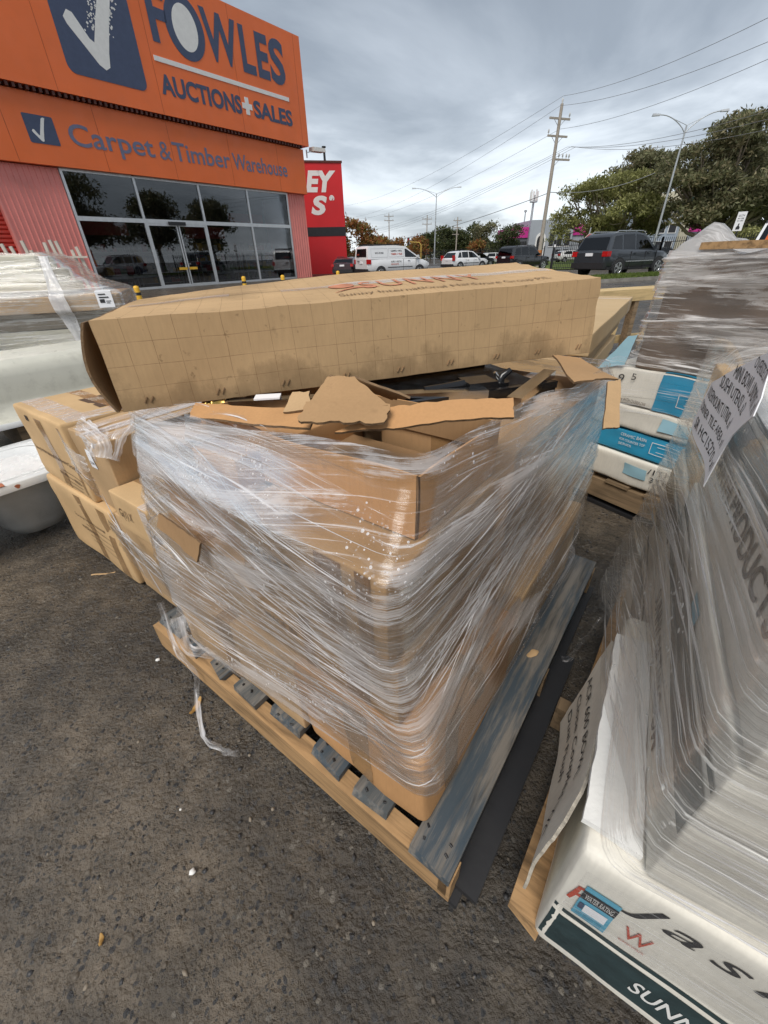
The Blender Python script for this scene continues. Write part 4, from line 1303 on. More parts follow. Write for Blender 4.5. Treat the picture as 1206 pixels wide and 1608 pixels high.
a6 = Carton('cardboard_carton', 'shaded carton under the small one with handwriting', FL, 0, .32, -1.10, -.80, .03, .386, MATS['card_tan'], seed=26, amp=.006, group=G2)
a7 = Carton('cardboard_carton', 'carton with torn open end behind the crumpled taped one', FL, .50, .85, -.55, -.10, .40, .70, MATS['card_pale'], seed=27, amp=.010, group=G2, tape='x')
Carton('cardboard_carton', 'carton under the torn open one, in the shade', FL, .49, .86, -.75, -.1, .012, .395, MATS['card_tan'], seed=28, group=G2)
a1.print('Sunny International Hardware Group P/L', 'x-', -.22, .125, MATS['ink_brown'], w=.46, h=.026, bold=.01)
a1.print('N.W:      KGS', 'x-', -.02, .06, MATS['ink_brown'], w=.2, h=.016)
for k in range(4):
    a1.strip('print_line', 'x-', .03, .22 - .02 * k, .088 - .022 * k, .0905 - .022 * k, MATS['ink_brown'], .0016)
    a2.strip('print_line', 'x-', -.06, .20, .19 - .03 * k, .1925 - .03 * k, MATS['ink_brown'], .0016)
a1.strip('tape', 'x-', -.015, .05, .003, .30, MATS['tape']); a1.strip('tape', 'x-', .20, .225, .003, .30, MATS['tape'])
a2.strip('tape', 'x-', -.02, .04, .003, .36, MATS['tape']); a2.strip('tape', 'x-', .19, .26, .003, .36, MATS['tape'])
a2.print('MADE IN P.R.C', 'x-', -.12, .15, MATS['ink_brown'], w=.16, h=.02)
a2.print('Sunny International', 'x-', -.14, .21, MATS['ink_brown'], w=.3, h=.022)
a1.strip('tear', 'x-', -.13, -.10, .27, .292, MATS['seam_dark'], .0016)
a1.strip('tape', 'z+', -.20, .20, -.25, -.17, MATS['clear_tape'], .002); a1.strip('tape', 'z+', -.20, -.12, -.24, .24, MATS['clear_tape'], .0022)
a1.strip('printed_panel', 'z+', -.05, .15, -.15, .06, MATS['ink_brown'], .0010)
a3.strip('label', 'x-', -.045, .0, .185, .255, MATS['paper'], .0025)
a3.print('2204', 'x-', -.04, .20, MATS['ink_black'], w=.035, h=.012, d=.0034)
for q in range(3): a3.strip('tape', 'z+', -.22, .22, -.11 + q * .07, -.06 + q * .07, MATS['clear_tape'], .003 + q * .0012)
a5.print('G(1) X', 'x-', -.13, .055, MATS['ink_brown'], w=.09, h=.045, jitter=.004, shear=.25)
a5.print('Legs', 'x-', .05, .035, MATS['ink_brown'], w=.08, h=.045, jitter=.004, shear=.25)
a5.strip('tape', 'z+', -.11, .11, -.08, -.03, MATS['clear_tape'], .003)
a5.strip('tape', 'x-', .03, .08, .003, .15, MATS['clear_tape'], .003)
fl2 = empty('stretch_wrap', FL.w(0, -.5, 0), FL.deg, 'wrinkled clear film round the left cartons, bunched at mid height', 'stretch film', 'stretch film on the pallet loads')
def polyL(z): return [(.0, -.50), (-.03, -.80), (-.035, -1.13), (.35, -1.14), (.5, -.5)]
W2 = Wrap(FL, polyL, 2, .03)
MATS['film_thin'] = film_mat('stretch_film_thin', base=0.02, streak=0.7, drops=0, milky=0.14, vs=100, lo=.58, hi=.67, plo=.54)
W2.layer('film_band', fl2, [(.6, .30, .09), (1, .30, .10), (1.6, .27, .09), (2, .22, .10), (2.6, .22, .1)], MATS['film_thin'], .006, 70, 31, .006)
W2.layer('film_band', fl2, [(.55, .36, .03), (1, .35, .03), (1.6, .30, .04), (2, .27, .05)], MATS['film_band'], .010, 60, 32, .007)
W2.layer('film_band', fl2, [(.05, .60, .07), (.6, .58, .08), (.95, .60, .08)], MATS['film_thin'], .012, 50, 33, .006)
W2.strands('film_strands', fl2, [(.6, .42, 2, .22, .004), (.7, .37, 2, .30, .003), (.5, .30, 2, .25, .003), (.8, .52, 1.1, .20, .004), (1.1, .40, 1.4, .15, .003)], MATS['film_rope'], seed=8)
drape('crumpled_tape', fl2, [FL.w(.05, -.52, .712), FL.w(.04, -.60, .716), FL.w(.03, -.70, .712), FL.w(.02, -.775, .70), FL.w(.00, -.78, .66)], MATS['film_tail'], .09, 30, 4)
drape('crumpled_tape', fl2, [FL.w(.40, -.60, .712), FL.w(.25, -.64, .716), FL.w(.10, -.76, .712), FL.w(.03, -.785, .64)], MATS['film_tail'], .06, 30, 6)
sheet('loose_flap', [(-.536, .816, .697), (-.39, .692, .698), (-.412, .696, .644), (-.551, .815, .658)], MATS['card_pale'], None, seed=12, amp=.004, edge=.006,
      label='loose carton flap poking out left of the wrapped stack', cat='cardboard piece')

# ------------------------------------------------------------------ left: bathtubs
M('bath_white', (0.74, 0.74, 0.72), 0.25, var=0.03, bump=0.03, bscale=20, dirt=0.12)
M('bath_cream', (0.60, 0.585, 0.50), 0.35, var=0.06, scale=5, bump=0.12, bscale=60, dirt=0.22)
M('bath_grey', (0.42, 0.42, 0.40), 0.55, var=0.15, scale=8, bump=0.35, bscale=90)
M('rust_orange', (0.45, 0.15, 0.07), 0.7)
def rr_ring(x0, x1, y0, y1, r, n=8):
    o = []
    for cx, cy, a0 in ((x1 - r, y0 + r, -90), (x1 - r, y1 - r, 0), (x0 + r, y1 - r, 90), (x0 + r, y0 + r, 180)):
        for i in range(n + 1):
            a = math.radians(a0 + 90 * i / n); o.append((cx + r * math.cos(a), cy + r * math.sin(a)))
    return o
def loft(mb, rings, mi=0):
    mb.grid([[(*p, z) for p in ring] for ring, z in rings], mi, None, True, True)
bt = empty('bathtub', (-1.735, 1.63, 0), 53.1, 'white bathtub with chipped taped rim at the left edge, grey bowl underneath', 'bathtub')
R0 = lambda k, r=.05: rr_ring(-1.25 + k, .36 - k, .0 + k, .60 - k, r)
m = MB(); loft(m, [(R0(0), .318), (R0(0), .352), (R0(.004), .356), (R0(.07, .09), .356), (R0(.075, .09), .352), (R0(.012), .318), (R0(0), .318)]); m.build('rim', MATS['bath_white'], bt)
m = MB(); loft(m, [(R0(.075, .10), .352), (R0(.09, .10), .342), (R0(.11, .10), .335), (R0(.13, .10), .332)])
k = R0(.13, .10); m.add([(*p, .332) for p in k], [tuple(range(len(k)))[::-1]]); m.build('basin', MATS['bath_white'], bt)
RB = lambda k, r: rr_ring(-.10 + k, .31 - k, .045 + k, .42 - k, r)
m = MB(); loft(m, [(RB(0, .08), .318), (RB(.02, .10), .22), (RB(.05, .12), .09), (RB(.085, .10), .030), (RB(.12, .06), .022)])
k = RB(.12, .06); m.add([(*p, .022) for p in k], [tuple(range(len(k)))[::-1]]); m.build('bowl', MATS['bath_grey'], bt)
m = MB(); m.box(-.32, .02, -.002, .045, .3565, .3585); m.box(-.32, -.04, -.0045, -.0005, .335, .356); m.build('orange_tape', MATS['rust_orange'], bt)
for x, r_ in ((.06, .010), (.20, .006), (-.12, .005)):
    m = MB(); m.prism([(x + r_ * math.cos(a) * (1 + .3 * math.sin(3 * a)), .336 + r_ * math.sin(a)) for a in [6.283 * i / 12 for i in range(12)]], lambda a, c, d: (a, -d, c), .0004, .0012); m.build('chip', MATS['rust_orange'], bt)
m = MB(); m.box(-.62, -.14, .10, .20, .004, .317)
tag(m.build('timber_block', MATS['old_board'], None, (-1.735, 1.63, 0), 53.1), 'timber block on the asphalt under the white bathtub', 'timber block')
t2 = empty('bathtub', (-2.53, 2.85, 0), 49, 'cream bathtub turned upside down behind the white one, marked with an A', 'bathtub')
R1 = lambda k, r=.10: rr_ring(-1.2 + k, .85 - k, 0 + k, .72 - k, r)
m = MB(); loft(m, [(R1(-.13, .06), .272), (R1(-.13, .06), .300), (R1(-.10, .06), .305), (R1(.0, .08), .31), (R1(.008, .1), .42), (R1(.02, .1), .56), (R1(.035, .10), .61), (R1(.07, .12), .645), (R1(.13, .12), .655)])
k = R1(.13, .12); m.add([(*p, .655) for p in k], [tuple(range(len(k)))]); m.build('shell', MATS['bath_cream'], t2)
m = MB(); loft(m, [(R1(-.134, .06), .268), (R1(-.134, .06), .304), (R1(-.131, .06), .306)]); m.build('rim', MATS['bath_white'], t2)
text('pen_mark', 'A', lambda a, c: (-.28 + a, .010, .485 + c), MATS['navy_paint'], t2, w=.035, h=.04, shear=.3)
for x in (-1.0, -.1, .7):
    m = MB(); m.box(x, x + .09, -.1, .8, 0, .266)
    tag(m.build('timber_bearer', MATS['old_board'], None, (-2.53, 2.85, 0), 49), {-1.0: 'leftmost', -.1: 'middle', .7: 'rightmost'}[x] + ' timber bearer under the upside down cream bathtub', 'timber block', 'bearers under the cream bathtub')

# ------------------------------------------------------------------ left: film wrapped load of cream slabs
FW = Frame(-2.48, 4.39, 20.4)
M('slab_cream', (0.58, 0.55, 0.44), 0.7, var=0.14, scale=5, bump=0.3, bscale=30)
M('slab_brown', (0.26, 0.22, 0.17), 0.7, var=0.2, scale=6)
G3 = 'load of cream slabs at far left'
pl3 = empty('pallet', FW.w(-2.0, 0, 0), FW.deg, 'pallet under the cream slab load at far left', 'pallet', 'pallets')
for k in range(5):
    m = MB(); m.box(.02, 1.9, .02 + .24 * k, .14 + .24 * k, .11, .13); m.build('deck_board', MATS['old_board'], pl3)
for k in range(3):
    m = MB(); m.box(.0 + .9 * k, .08 + .9 * k, 0, 1.1, 0, .109); m.build('bearer', MATS['old_board'], pl3)
for k in range(5):
    z = .135 + k * .138
    Carton('slab_pack', ['lowest', 'second', 'third', 'fourth', 'topmost full width'][k] + ' flat pack of cream slabs in the film wrapped load at far left', FW, -1.95, -.05 + .02 * (k % 2), .03, 1.05, z, z + .132, MATS['slab_cream' if k != 4 else 'slab_brown'], seed=40 + k, amp=.006, cat='slab pack', group=G3, seam=False)
Carton('slab_pack', 'wide overhanging flat carton at the shoulder of the wrapped load at far left', FW, -2.0, .0, -.02, 1.08, .828, .955, MATS['card_tan'], seed=46, cat='slab pack', group=G3, seam=False)
for k in range(3):
    Carton('slab_pack', ['lower', 'middle', 'top'][k] + ' narrower slab pack of the mound on the wrapped load at far left', FW, -1.9, -.42 - .08 * k, .1 + .05 * k, .95 - .05 * k, .96 + .108 * k, 1.064 + .108 * k, MATS['slab_cream'], seed=50 + k, amp=.012, cat='slab pack', group=G3, seam=False, rad=.02)
def polyW(z):
    xr = float(np.interp(z, [.13, .80, .83, .955, .975, 1.05, 1.22, 1.30], [.0, .0, .03, .03, .01, -.22, -.40, -.52]))
    yf = float(np.interp(z, [.13, .80, .83, .955, .99, 1.29], [.0, .0, -.045, -.045, .02, .16]))
    return [(-2.03, yf), (xr, yf), (xr - .02, 1.1 - yf), (-2.03, 1.1 - yf)]
W3 = Wrap(FW, polyW, 3, .03)
MATS['film_cloudy'] = film_mat('stretch_film_cloudy', base=0.16, streak=0.6, drops=0, milky=0.34, vs=60, us=1.3, tint=(0.84, 0.83, 0.80), lo=.52, hi=.72)
f3 = empty('stretch_wrap', FW.w(-1, 0, .13), FW.deg, 'cloudy stretch film wound round the cream slab load at far left', 'stretch film', 'stretch film on the pallet loads')
W3.layer('film_sheet', f3, [(-.2, .72, .585), (0, .72, .585), (1, .72, .585), (2.1, .72, .585)], MATS['film_cloudy'], .006, 110, 41, .008)
for k, (za, zb_, hw) in enumerate(((1.2, 1.05, .06), (1.0, .93, .05), (.9, .86, .04), (.7, .5, .08), (.5, .62, .07), (1.1, 1.2, .05))):
    W3.layer('film_band', f3, [(-.1, za, hw), (.5, (za + zb_) / 2, hw), (1, zb_, hw), (1.6, zb_, hw)], MATS['film_band'], .012 + .002 * k, 70, 43 + k, .010)
G = [[FW.w(-2.03 + 1.5 * i / 14, .16 + .78 * j / 8, 1.292 + .03 * noise.noise(Vector((i * .6, j * .6, 2)))) for i in range(15)] for j in range(9)]
inv = f3.matrix_basis.inverted()
m = MB(); m.grid([[inv @ p for p in row] for row in G], 0, [[(i * .1, j * .1) for i in range(15)] for j in range(9)]); m.build('film_top', MATS['film_cloudy'], f3)
def wband(xc, wdt, zs, name, mat, off):
    G = []; U = []
    for i, z in enumerate(zs):
        y = polyW(z)[0][1] - off
        G.append([inv @ FW.w(xc + (1.28 - z) * .10 + wdt * (j / 5 - .5) * (1 + .3 * math.sin(z * 9)), y - .01 * math.sin(j * 1.3 + z * 8), z) for j in range(6)]); U.append([(z, wdt * j / 5) for j in range(6)])
    m = MB(); m.grid(G, 0, U); return m.build(name, mat, f3)
wband(-.50, .10, list(np.linspace(.32, 1.27, 40)), 'upright_band', MATS['film_rope'], .025)
m = MB(); m.add([FW.w(-.16, -.066, .985), FW.w(-.03, -.066, .985), FW.w(-.03, -.068, .85), FW.w(-.16, -.068, .85), FW.w(-.16, .05, .995), FW.w(-.03, .05, .99)], [(3, 2, 1, 0), (0, 1, 5, 4)])
m.v = [tuple(inv @ Vector(p)) for p in m.v]; lab = m.build('delivery_label', MATS['paper'], f3)
b = MB()
for k, (x, z, w, h) in enumerate(((-.14, .955, .06, .010), (-.14, .93, .08, .010), (-.14, .89, .04, .03), (-.09, .90, .04, .006), (-.09, .885, .03, .006))):
    b.add([inv @ FW.w(x, -.070, z), inv @ FW.w(x + w, -.070, z), inv @ FW.w(x + w, -.070, z + h), inv @ FW.w(x, -.070, z + h)], [(0, 1, 2, 3)])
b.build('print', MATS['ink_black'], lab)['kind'] = 'stuff'
# pale stakes tied together behind the load
M('pale_stake', (0.62, 0.56, 0.48), 0.75, var=0.1, dirt=0.15)
st = empty('stake_frame', (-4.4, 6.35, 0), 16, 'pale timber stakes tied with a rail, leaning upright behind the wrapped load', 'stakes')
r = random.Random(9)
for k in range(11):
    x = -.55 + .105 * k + r.uniform(-.025, .025); ln_ = r.uniform(-.10, .05)
    m = MB(); m.bar((x + .08 - ln_, 0, 0), (x + ln_ * .6, -.02, 1.40 + r.uniform(-.05, .12)), .034, .03, (0, 1, 0)); m.build('stake', MATS['pale_stake'], st)
for z in (1.28, .7):
    m = MB(); m.bar((-.75, -.05, z + .02), (.55, -.055, z), .02, .022); m.build('rail', MATS['pale_stake'], st)

# ------------------------------------------------------------------ right foreground: white cartons
FS = Frame(.25, .21, 52.6)
G4 = 'white cartons on the right foreground pallet'
pal2 = pallet('rough pallet under the white green banded cartons at lower right', FS, 1.05, .10, [(.0, .05)], ('pine', 'old_board'), bearers=((.50, .54),), bottom=False, zb=(.004, .10))
for k in range(5):
    m = MB(); m.box(.06, 1.05, -1.05 + .2 * k, -.95 + .2 * k, .108, .126); m.build('deck_board', MATS['old_board'], pal2)
m = MB(); m.box(.55, 1.06, .0, .045, .02, .155); m.build('side_board', MATS['pine'], pal2)
m = MB(); m.box(.066, .135, -1.05, .02, .01, .105); m.build('bearer', MATS['old_board'], pal2)
FS1 = Frame(.25, .21, 56)
w1 = Carton('white_carton', 'big white carton with dark green band lettered in white, lowest at lower right', FS1, .0, .50, -.80, 0, .130, .522, MATS['card_white'], seed=61, amp=.005, group=G4, rad=.016, n=12)
w1.strip('green_band', 'x-', -.396, .396, .038, .165, MATS['ink_green'], .0010)
w1.strip('green_stripe', 'x-', -.396, .396, .180, .193, MATS['ink_green'], .0010)
w1.print('SUNNY INTERNATIONAL', 'x-', -.262, .076, MATS['white_paint'], w=.36, h=.050, bold=.012)
w1.print('Jasmin', 'x-', -.335, .30, MATS['ink_black'], w=.30, h=.058, shear=.35, jitter=.002, spacing=1.25, rot=1)
w1.print('R', 'x-', -.388, .245, MATS['ink_red'], w=.026, h=.050, shear=.2, jitter=.004)
w1.print('W', 'x-', -.315, .235, MATS['ink_red'], w=.032, h=.036, jitter=.003, shear=-.1)
w1.print('watermark', 'x-', -.314, .218, MATS['ink_red'], w=.034, h=.007)
w1.strip('water_label', 'x-', -.374, -.330, .205, .312, M('label_blue', (.12, .42, .58), .5), .0022)
w1.strip('label_head', 'x-', -.374, -.330, .270, .298, MATS['ink_black'], .0032)
w1.print('WATER RATING', 'x-', -.370, .276, MATS['white_paint'], w=.036, h=.016, d=.0042)
w1.strip('label_panel', 'x-', -.364, -.335, .232, .258, MATS['paper'], .0032)
w1.strip('label_square', 'x-', -.371, -.365, .238, .258, MATS['navy_paint'], .0034)
for k in range(3): w1.print('water efficiency rating', 'x-', -.370, .208 + .007 * k, MATS['navy_paint'], w=.034, h=.004, d=.0034)
# its torn side flap leaning out
sf = sheet('side_flap', [(.470, .570, .505), (.245, .246, .505), (.232, .262, .19), (.440, .585, .165)], MATS['card_white'], w1.o, seed=14, n=(14, 10), amp=.012, edge=.012, bend=.018, inside='card_white', rim='card_edge_white')
inv = w1.o.matrix_basis.inverted()
def flapmap(u, v):
    a, b_, c, d = [Vector(q) for q in ((.470, .570, .505), (.245, .246, .505), (.232, .262, .19), (.440, .585, .165))]
    p = (a * (1 - u) + b_ * u) * (1 - v) + (d * (1 - u) + c * u) * v
    nrm = (b_ - a).cross(d - a).normalized()
    p = p + nrm * (noise.noise(p * 6 + Vector((14, 0, 0))) * .012 + .018 * math.sin(math.pi * u))
    sgn_ = 1 if nrm.dot(Vector((-1, .6, 0))) > 0 else -1
    return inv @ (p + nrm * (.0068 if sgn_ > 0 else -.0018))
for body, u0, v0, du, dv in (('Close Coupled WC', .05, .62, .85, .12), ('Dual Flush', .05, .80, .45, .09), ('ACR 600 BOWL', .05, .38, .6, .09)):
    vs_, fs_ = text_mesh(body, w=du, h=dv)
    m = MB(); m.add([flapmap(u0 + q[0], v0 - q[1]) for q in vs_], fs_); m.build('printed_text', MATS['ink_black'], w1.o)
FT = Frame(.305, .19, 59.1)
w2 = Carton('white_carton', 'white carton with dark green band in the middle layer of the right foreground stack', FT, .0, .62, -.72, -.012, .530, .795, MATS['card_white'], seed=62, amp=.006, group=G4, n=10)
w3 = Carton('white_carton', 'topmost white carton with big black lettering in the right foreground stack', FT, -.01, .60, -.72, -.014, .80, 1.02, MATS['card_white'], seed=63, amp=.006, group=G4, n=10, tilt=(0, .01))
w4 = Carton('white_carton', 'far bottom white carton of the right foreground stack, beside the asphalt gap', FT, .56, .955, -.70, -.02, .130, .525, MATS['card_white'], seed=64, amp=.006, group=G4)
w5 = Carton('white_carton', 'far middle white carton with green stripes in the right foreground stack', FT, .635, .95, -.70, -.015, .530, .74, MATS['card_white'], seed=65, amp=.006, group=G4)
w6 = Carton('white_carton', 'far top white carton behind the handwritten list in the right foreground stack', FT, .615, .945, -.70, -.018, .745, .965, MATS['card_pale'], seed=66, amp=.006, group=G4)
for c, L_, q0, q1 in ((w2, .31, .44, .74), (w3, .305, .56, .80), (w4, .197, .44, .74), (w5, .157, .44, .74)):
    k = c.h.z * 2
    c.strip('green_band', 'y+', -L_ + .004, L_ - .004, k * q0, k * q1, MATS['ink_green'], .0012)
    c.strip('green_stripe', 'y+', -L_ + .004, L_ - .004, k * (q1 + .05), k * (q1 + .09), MATS['ink_green'], .0012)
w3.print('BATH PRODUCTS', 'y+', -.205, .072, MATS['ink_black'], w=.42, h=.040, bold=.02)
w2.print('SUNNY BATHROOM', 'y+', -.20, .03, MATS['ink_black'], w=.36, h=.04, bold=.01)
w5.print('BASIN', 'y+', -.12, .02, MATS['ink_black'], w=.12, h=.03)
# red maple stain and chip marks
w2.strip('blue_mark', 'y+', .02, .07, .215, .24, M('label_blue', (.12, .42, .58), .5), .002)
# polystyrene strip on the ledge
sheet('foam_strip', [(.467, .556, .526), (.263, .241, .526), (.318, .196, .526), (.522, .528, .526)], MATS['foam_white'], None, th=.012, seed=15, n=(24, 5), amp=.004, edge=.004, inside='foam_white', rim='foam_white',
      label='white rough polystyrene strip lying on the ledge of the lower right carton', cat='foam strip')
inv = None
# film round the right foreground stack
def polyS(z):
    ny_ = float(np.interp(z, [.13, .35, .52, .60, 1.0], [.085, .075, .062, .012, .012]))
    nx_ = float(np.interp(z, [.13, .52, .60, 1.04], [-.02, -.035, -.012, -.012]))
    fy = float(np.interp(z, [.13, .5, 1.0], [.06, .02, .0]))
    fx = float(np.interp(z, [.13, .74, .96], [.965, .96, .955]))
    return [(fx, fy), (nx_, ny_), (nx_, -.78), (fx, -.76)]
W4 = Wrap(FT, polyS, 4, .03)
f4 = empty('stretch_wrap', FT.w(.4, 0, .13), FT.deg, 'wet stretch film pulled tight round the white cartons at the right edge', 'stretch film', 'stretch film on the pallet loads')
W4.layer('film_sheet', f4, [(-.6, .62, .40), (0, .62, .40), (.30, .70, .36), (.5, .79, .26), (1, .81, .25), (1.9, .80, .26)], MATS['film_grey'], .005, 130, 61, .004)
for k, cp in enumerate(([(-.3, .85, .10), (0, .85, .10), (.5, .92, .08), (1, .97, .06), (1.6, .95, .06)], [(-.3, .65, .12), (0, .65, .12), (.5, .72, .10), (1, .80, .08), (1.8, .75, .08)],
                        [(-.2, .42, .14), (0, .40, .14), (.5, .55, .10), (1, .68, .06), (1.8, .62, .06)], [(-.2, .30, .10), (0, .30, .10), (.25, .40, .08), (.45, .52, .05)])):
    W4.layer('film_band', f4, cp, MATS['film_grey'], .008 + .002 * k, 100, 63 + k, .004)
r = random.Random(33); sp = []
for k in range(26):
    z0 = r.uniform(.2, .93); z1 = .52 + (z0 - .2) * .62 + r.uniform(-.02, .05)
    sp.append((r.uniform(-.1, .1), z0, r.uniform(.7, 1.02), z1, r.uniform(.0010, .0026)))
for k in range(16):
    z0 = r.uniform(.56, .82); sp.append((1.02, z0, 1.8, z0 + r.uniform(-.05, .05), r.uniform(.001, .0025)))
W4.strands('film_strands', f4, sp, MATS['film_rope'], seed=5)
inv = f4.matrix_basis.inverted()
G = [[FT.w(-.012 + .97 * i / 20, .012 - .79 * j / 14, (1.035 if i < 13 else 1.035 - .06 * (i - 12) / 8) + .015 * noise.noise(Vector((i * .4, j * .5, 3))) + .10 * math.sin(min(1, j / 8) * 1.57) * (i / 20) + (0 if 0 < j else -.01)) for i in range(21)] for j in range(15)]
m = MB(); m.grid([[inv @ p for p in row] for row in G], 0, [[(j * .055, i * .048) for i in range(21)] for j in range(15)]); m.build('film_top', MATS['film_cloudy'], f4)
G = [[FT.w(-.036 + .002 * i, .05 - .80 * j / 20, .535 - .20 * i / 6 + .004 * noise.noise(Vector((i, j * .5, 1)))) for i in range(7)] for j in range(21)]
m = MB(); m.grid([[inv @ (p + FT.X * -.05 * (1 - i / 6) * 0) for i, p in enumerate(row)] for row in G], 0, [[(j * .04, i * .035) for i in range(7)] for j in range(21)]); m.build('film_skirt', MATS['film_thin'], f4)
drape('loose_tail', f4, [FT.w(.75, .03, .30), FT.w(.66, .07, .24), FT.w(.60, .10, .20), FT.w(.58, .12, .205)], MATS['film_thin'], .025, 24, 8)
# handwritten list
ol = [(.588, .924), (.581, .964), (.568, 1.0), (.525, 1.015), (.497, 1.025), (.434, 1.054), (.377, 1.079), (.329, 1.098), (.285, 1.081), (.242, 1.064), (.235, 1.046), (.27, 1.024), (.309, .998), (.318, .982), (.323, .966), (.325, .918), (.399, .916), (.489, .918)]
def paper_pt(x, z, d): return FT.w(x, .030 + .006 * math.sin(x * 22 + z * 9) + d, z)
ppr = empty('handwritten_list', FT.w(.5, .022, .95), FT.deg, 'white paper list with black handwriting stuck on the film at the right edge', 'paper list')
inv = ppr.matrix_basis.inverted()
m = MB(); bmx = bmesh.new()
vv = [bmx.verts.new(inv @ paper_pt(a, c, 0)) for a, c in ol]; f_ = bmx.faces.new(vv)
bmesh.ops.triangulate(bmx, faces=[f_]); bmesh.ops.subdivide_edges(bmx, edges=bmx.edges[:], cuts=3, use_grid_fill=True)
for v in bmx.verts:
    q = FT.l(ppr.matrix_basis @ v.co); v.co = inv @ paper_pt(q.x, q.z, 0)
ext = bmesh.ops.solidify(bmx, geom=bmx.faces[:], thickness=.0012)
me = bpy.data.meshes.new('sheet'); bmx.to_mesh(me); bmx.free(); me.materials.append(MATS['paper']); link('sheet', me, ppr)
for body, x0, z0, x1, h in (('OVERSIZE CTN', .372, 1.068, .28, .014), ('MINI BOWL UNDMNT x1', .435, 1.042, .245, .018), ('SUSHI UTENSL x2', .478, 1.018, .325, .017), ('UNDERMOUNT UTNSL x1', .540, .988, .365, .017), ('CORNER TILE AREA x1', .562, .962, .355, .015), ('SR HC15270 x1', .545, .932, .34, .018)):
    vs_, fs_ = text_mesh(body, w=x0 - x1, h=h, shear=.15)
    m = MB(); P = []
    for q in vs_:
        k = noise.noise_vector(Vector((q[0] * 60, q[1] * 60, x0 * 9))) * .0028
        P.append(inv @ paper_pt(x0 - q[0] + k.x, z0 + q[1] + k.y, .0016))
    m.add(P, fs_); m.build('handwriting', MATS['ink_black'], ppr)

# ------------------------------------------------------------------ right middle: blue and white cartons under a brown wrapped load
FBL = Frame(1.15, 1.95, -56.6)
G5 = 'flat blue and white cartons on the right middle pallet'
M('card_blue', (0.03, 0.30, 0.50), 0.45, var=0.1, scale=8, bump=0.12, bscale=30, dirt=0.1)
M('pale_blue', (0.35, 0.58, 0.68), 0.5, var=0.1)
p4 = empty('pallet', FBL.w(-.35, 0, 0), FBL.deg, 'weathered brown pallet under the blue and white cartons', 'pallet', 'pallets')
m = MB(); m.box(0, 1.15, .0, .05, .045, .15); m.build('bearer', MATS['old_board'], p4)
m = MB(); m.box(0, 1.15, .75, .80, .045, .15); m.build('bearer', MATS['old_board'], p4)
for k in range(6):
    m = MB(); m.box(.02 + .2 * k, .14 + .2 * k, -.01, .81, .151, .166); m.build('deck_board', MATS['old_board'], p4)
for y in (.0, .7):
    m = MB(); m.box(0, 1.15, y, y + .1, .0, .018); m.build('bottom_board', MATS['rubber_dark'], p4)
q1 = Carton('flat_carton', 'lowest flat white carton with size ticks on the right middle pallet', FBL, -.33, .8, .0, .78, .170, .325, MATS['card_white'], rot=1.2, seed=71, amp=.016, group=G5, n=9, rad=.014)
q2 = Carton('flat_carton', 'second flat carton from the pallet, bright blue with white basin drawing', FBL, -.32, .79, .01, .78, .330, .440, MATS['card_blue'], rot=-1.5, seed=72, amp=.014, group=G5, n=9)
q3 = Carton('flat_carton', 'third flat carton, crumpled white between two blue ones', FBL, -.32, .8, .005, .78, .445, .560, MATS['card_white'], rot=2, seed=73, amp=.018, group=G5, n=9, rad=.016)
q4 = Carton('flat_carton', 'top flat carton, white with a bright blue end and an arrow', FBL, -.10, .8, .0, .78, .566, .728, MATS['card_white'], rot=-1, seed=74, amp=.014, group=G5, n=9)
q4.strip('blue_end', 'y-', -.17, .44, .003, .158, MATS['card_blue'], .0042)
q4.strip('blue_top', 'z+', -.17, .44, -.385, .30, MATS['card_blue'], .0042)
q4.print('9', 'y-', -.36, .10, MATS['ink_black'], d=.0068, w=.028, h=.035)
q4.print('5', 'y-', -.30, .115, MATS['ink_black'], d=.0068, w=.02, h=.03)
m = MB(); m.add([q4.map('y-', *p, .0050) for p in ((-.345, .03), (-.325, .05), (-.338, .05), (-.338, .085), (-.352, .085), (-.352, .05), (-.365, .05))], [tuple(range(7))]); m.build('arrow', MATS['ink_black'], q4.o)
q4.print('CERAMIC BASIN WITH OVERFLOW', 'y-', -.40, .008, MATS['ink_brown'], d=.0068, w=.2, h=.016)
for c, x in ((q4, -.08), (q2, .0)):
    for k, (a0, a1, b0, b1) in enumerate(((0, .16, .035, .038), (0, .16, .09, .093), (0, .003, .035, .093), (.157, .16, .035, .093), (.03, .13, .05, .0525), (.03, .13, .075, .0775), (.06, .10, .10, .102))):
        c.strip('basin_drawing', 'y-', x + a0, x + a1, b0, b1, MATS['white_paint'], .0068)
q2.print('CERAMIC BASIN', 'y-', -.16, .082, MATS['white_paint'], d=.0068, w=.13, h=.014)
q2.print('FOR COUNTER TOP', 'y-', -.16, .058, MATS['white_paint'], d=.0068, w=.13, h=.012)
q2.print('SERIES', 'y-', -.16, .036, MATS['white_paint'], d=.0068, w=.07, h=.012)
q1.print('/1TH', 'y-', .015, .105, MATS['ink_black'], d=.0068, w=.10, h=.030, bold=.01)
q1.print('3TH', 'y-', .03, .06, MATS['ink_black'], d=.0068, w=.085, h=.030, bold=.01)
q3.strip('printed_patch', 'y-', -.02, .12, .03, .09, MATS['pale_blue'], .0042)
q1.strip('printed_patch', 'y-', -.10, .01, .06, .12, MATS['pale_blue'], .0042)
b1 = Carton('brown_carton', 'dark brown wrapped carton at the bottom of the load on the blue cartons', FBL, .03, .75, .03, .72, .735, .93, MATS['card_dark'], seed=81, amp=.010, cat='carton', n=9, seam=False, group='dark brown wrapped cartons')
b2 = Carton('brown_carton', 'upper dark brown wrapped carton under the crumpled film on the right', FBL, .05, .77, .04, .72, .935, 1.165, MATS['card_dark'], seed=82, amp=.012, cat='carton', n=9, seam=False, group='dark brown wrapped cartons')
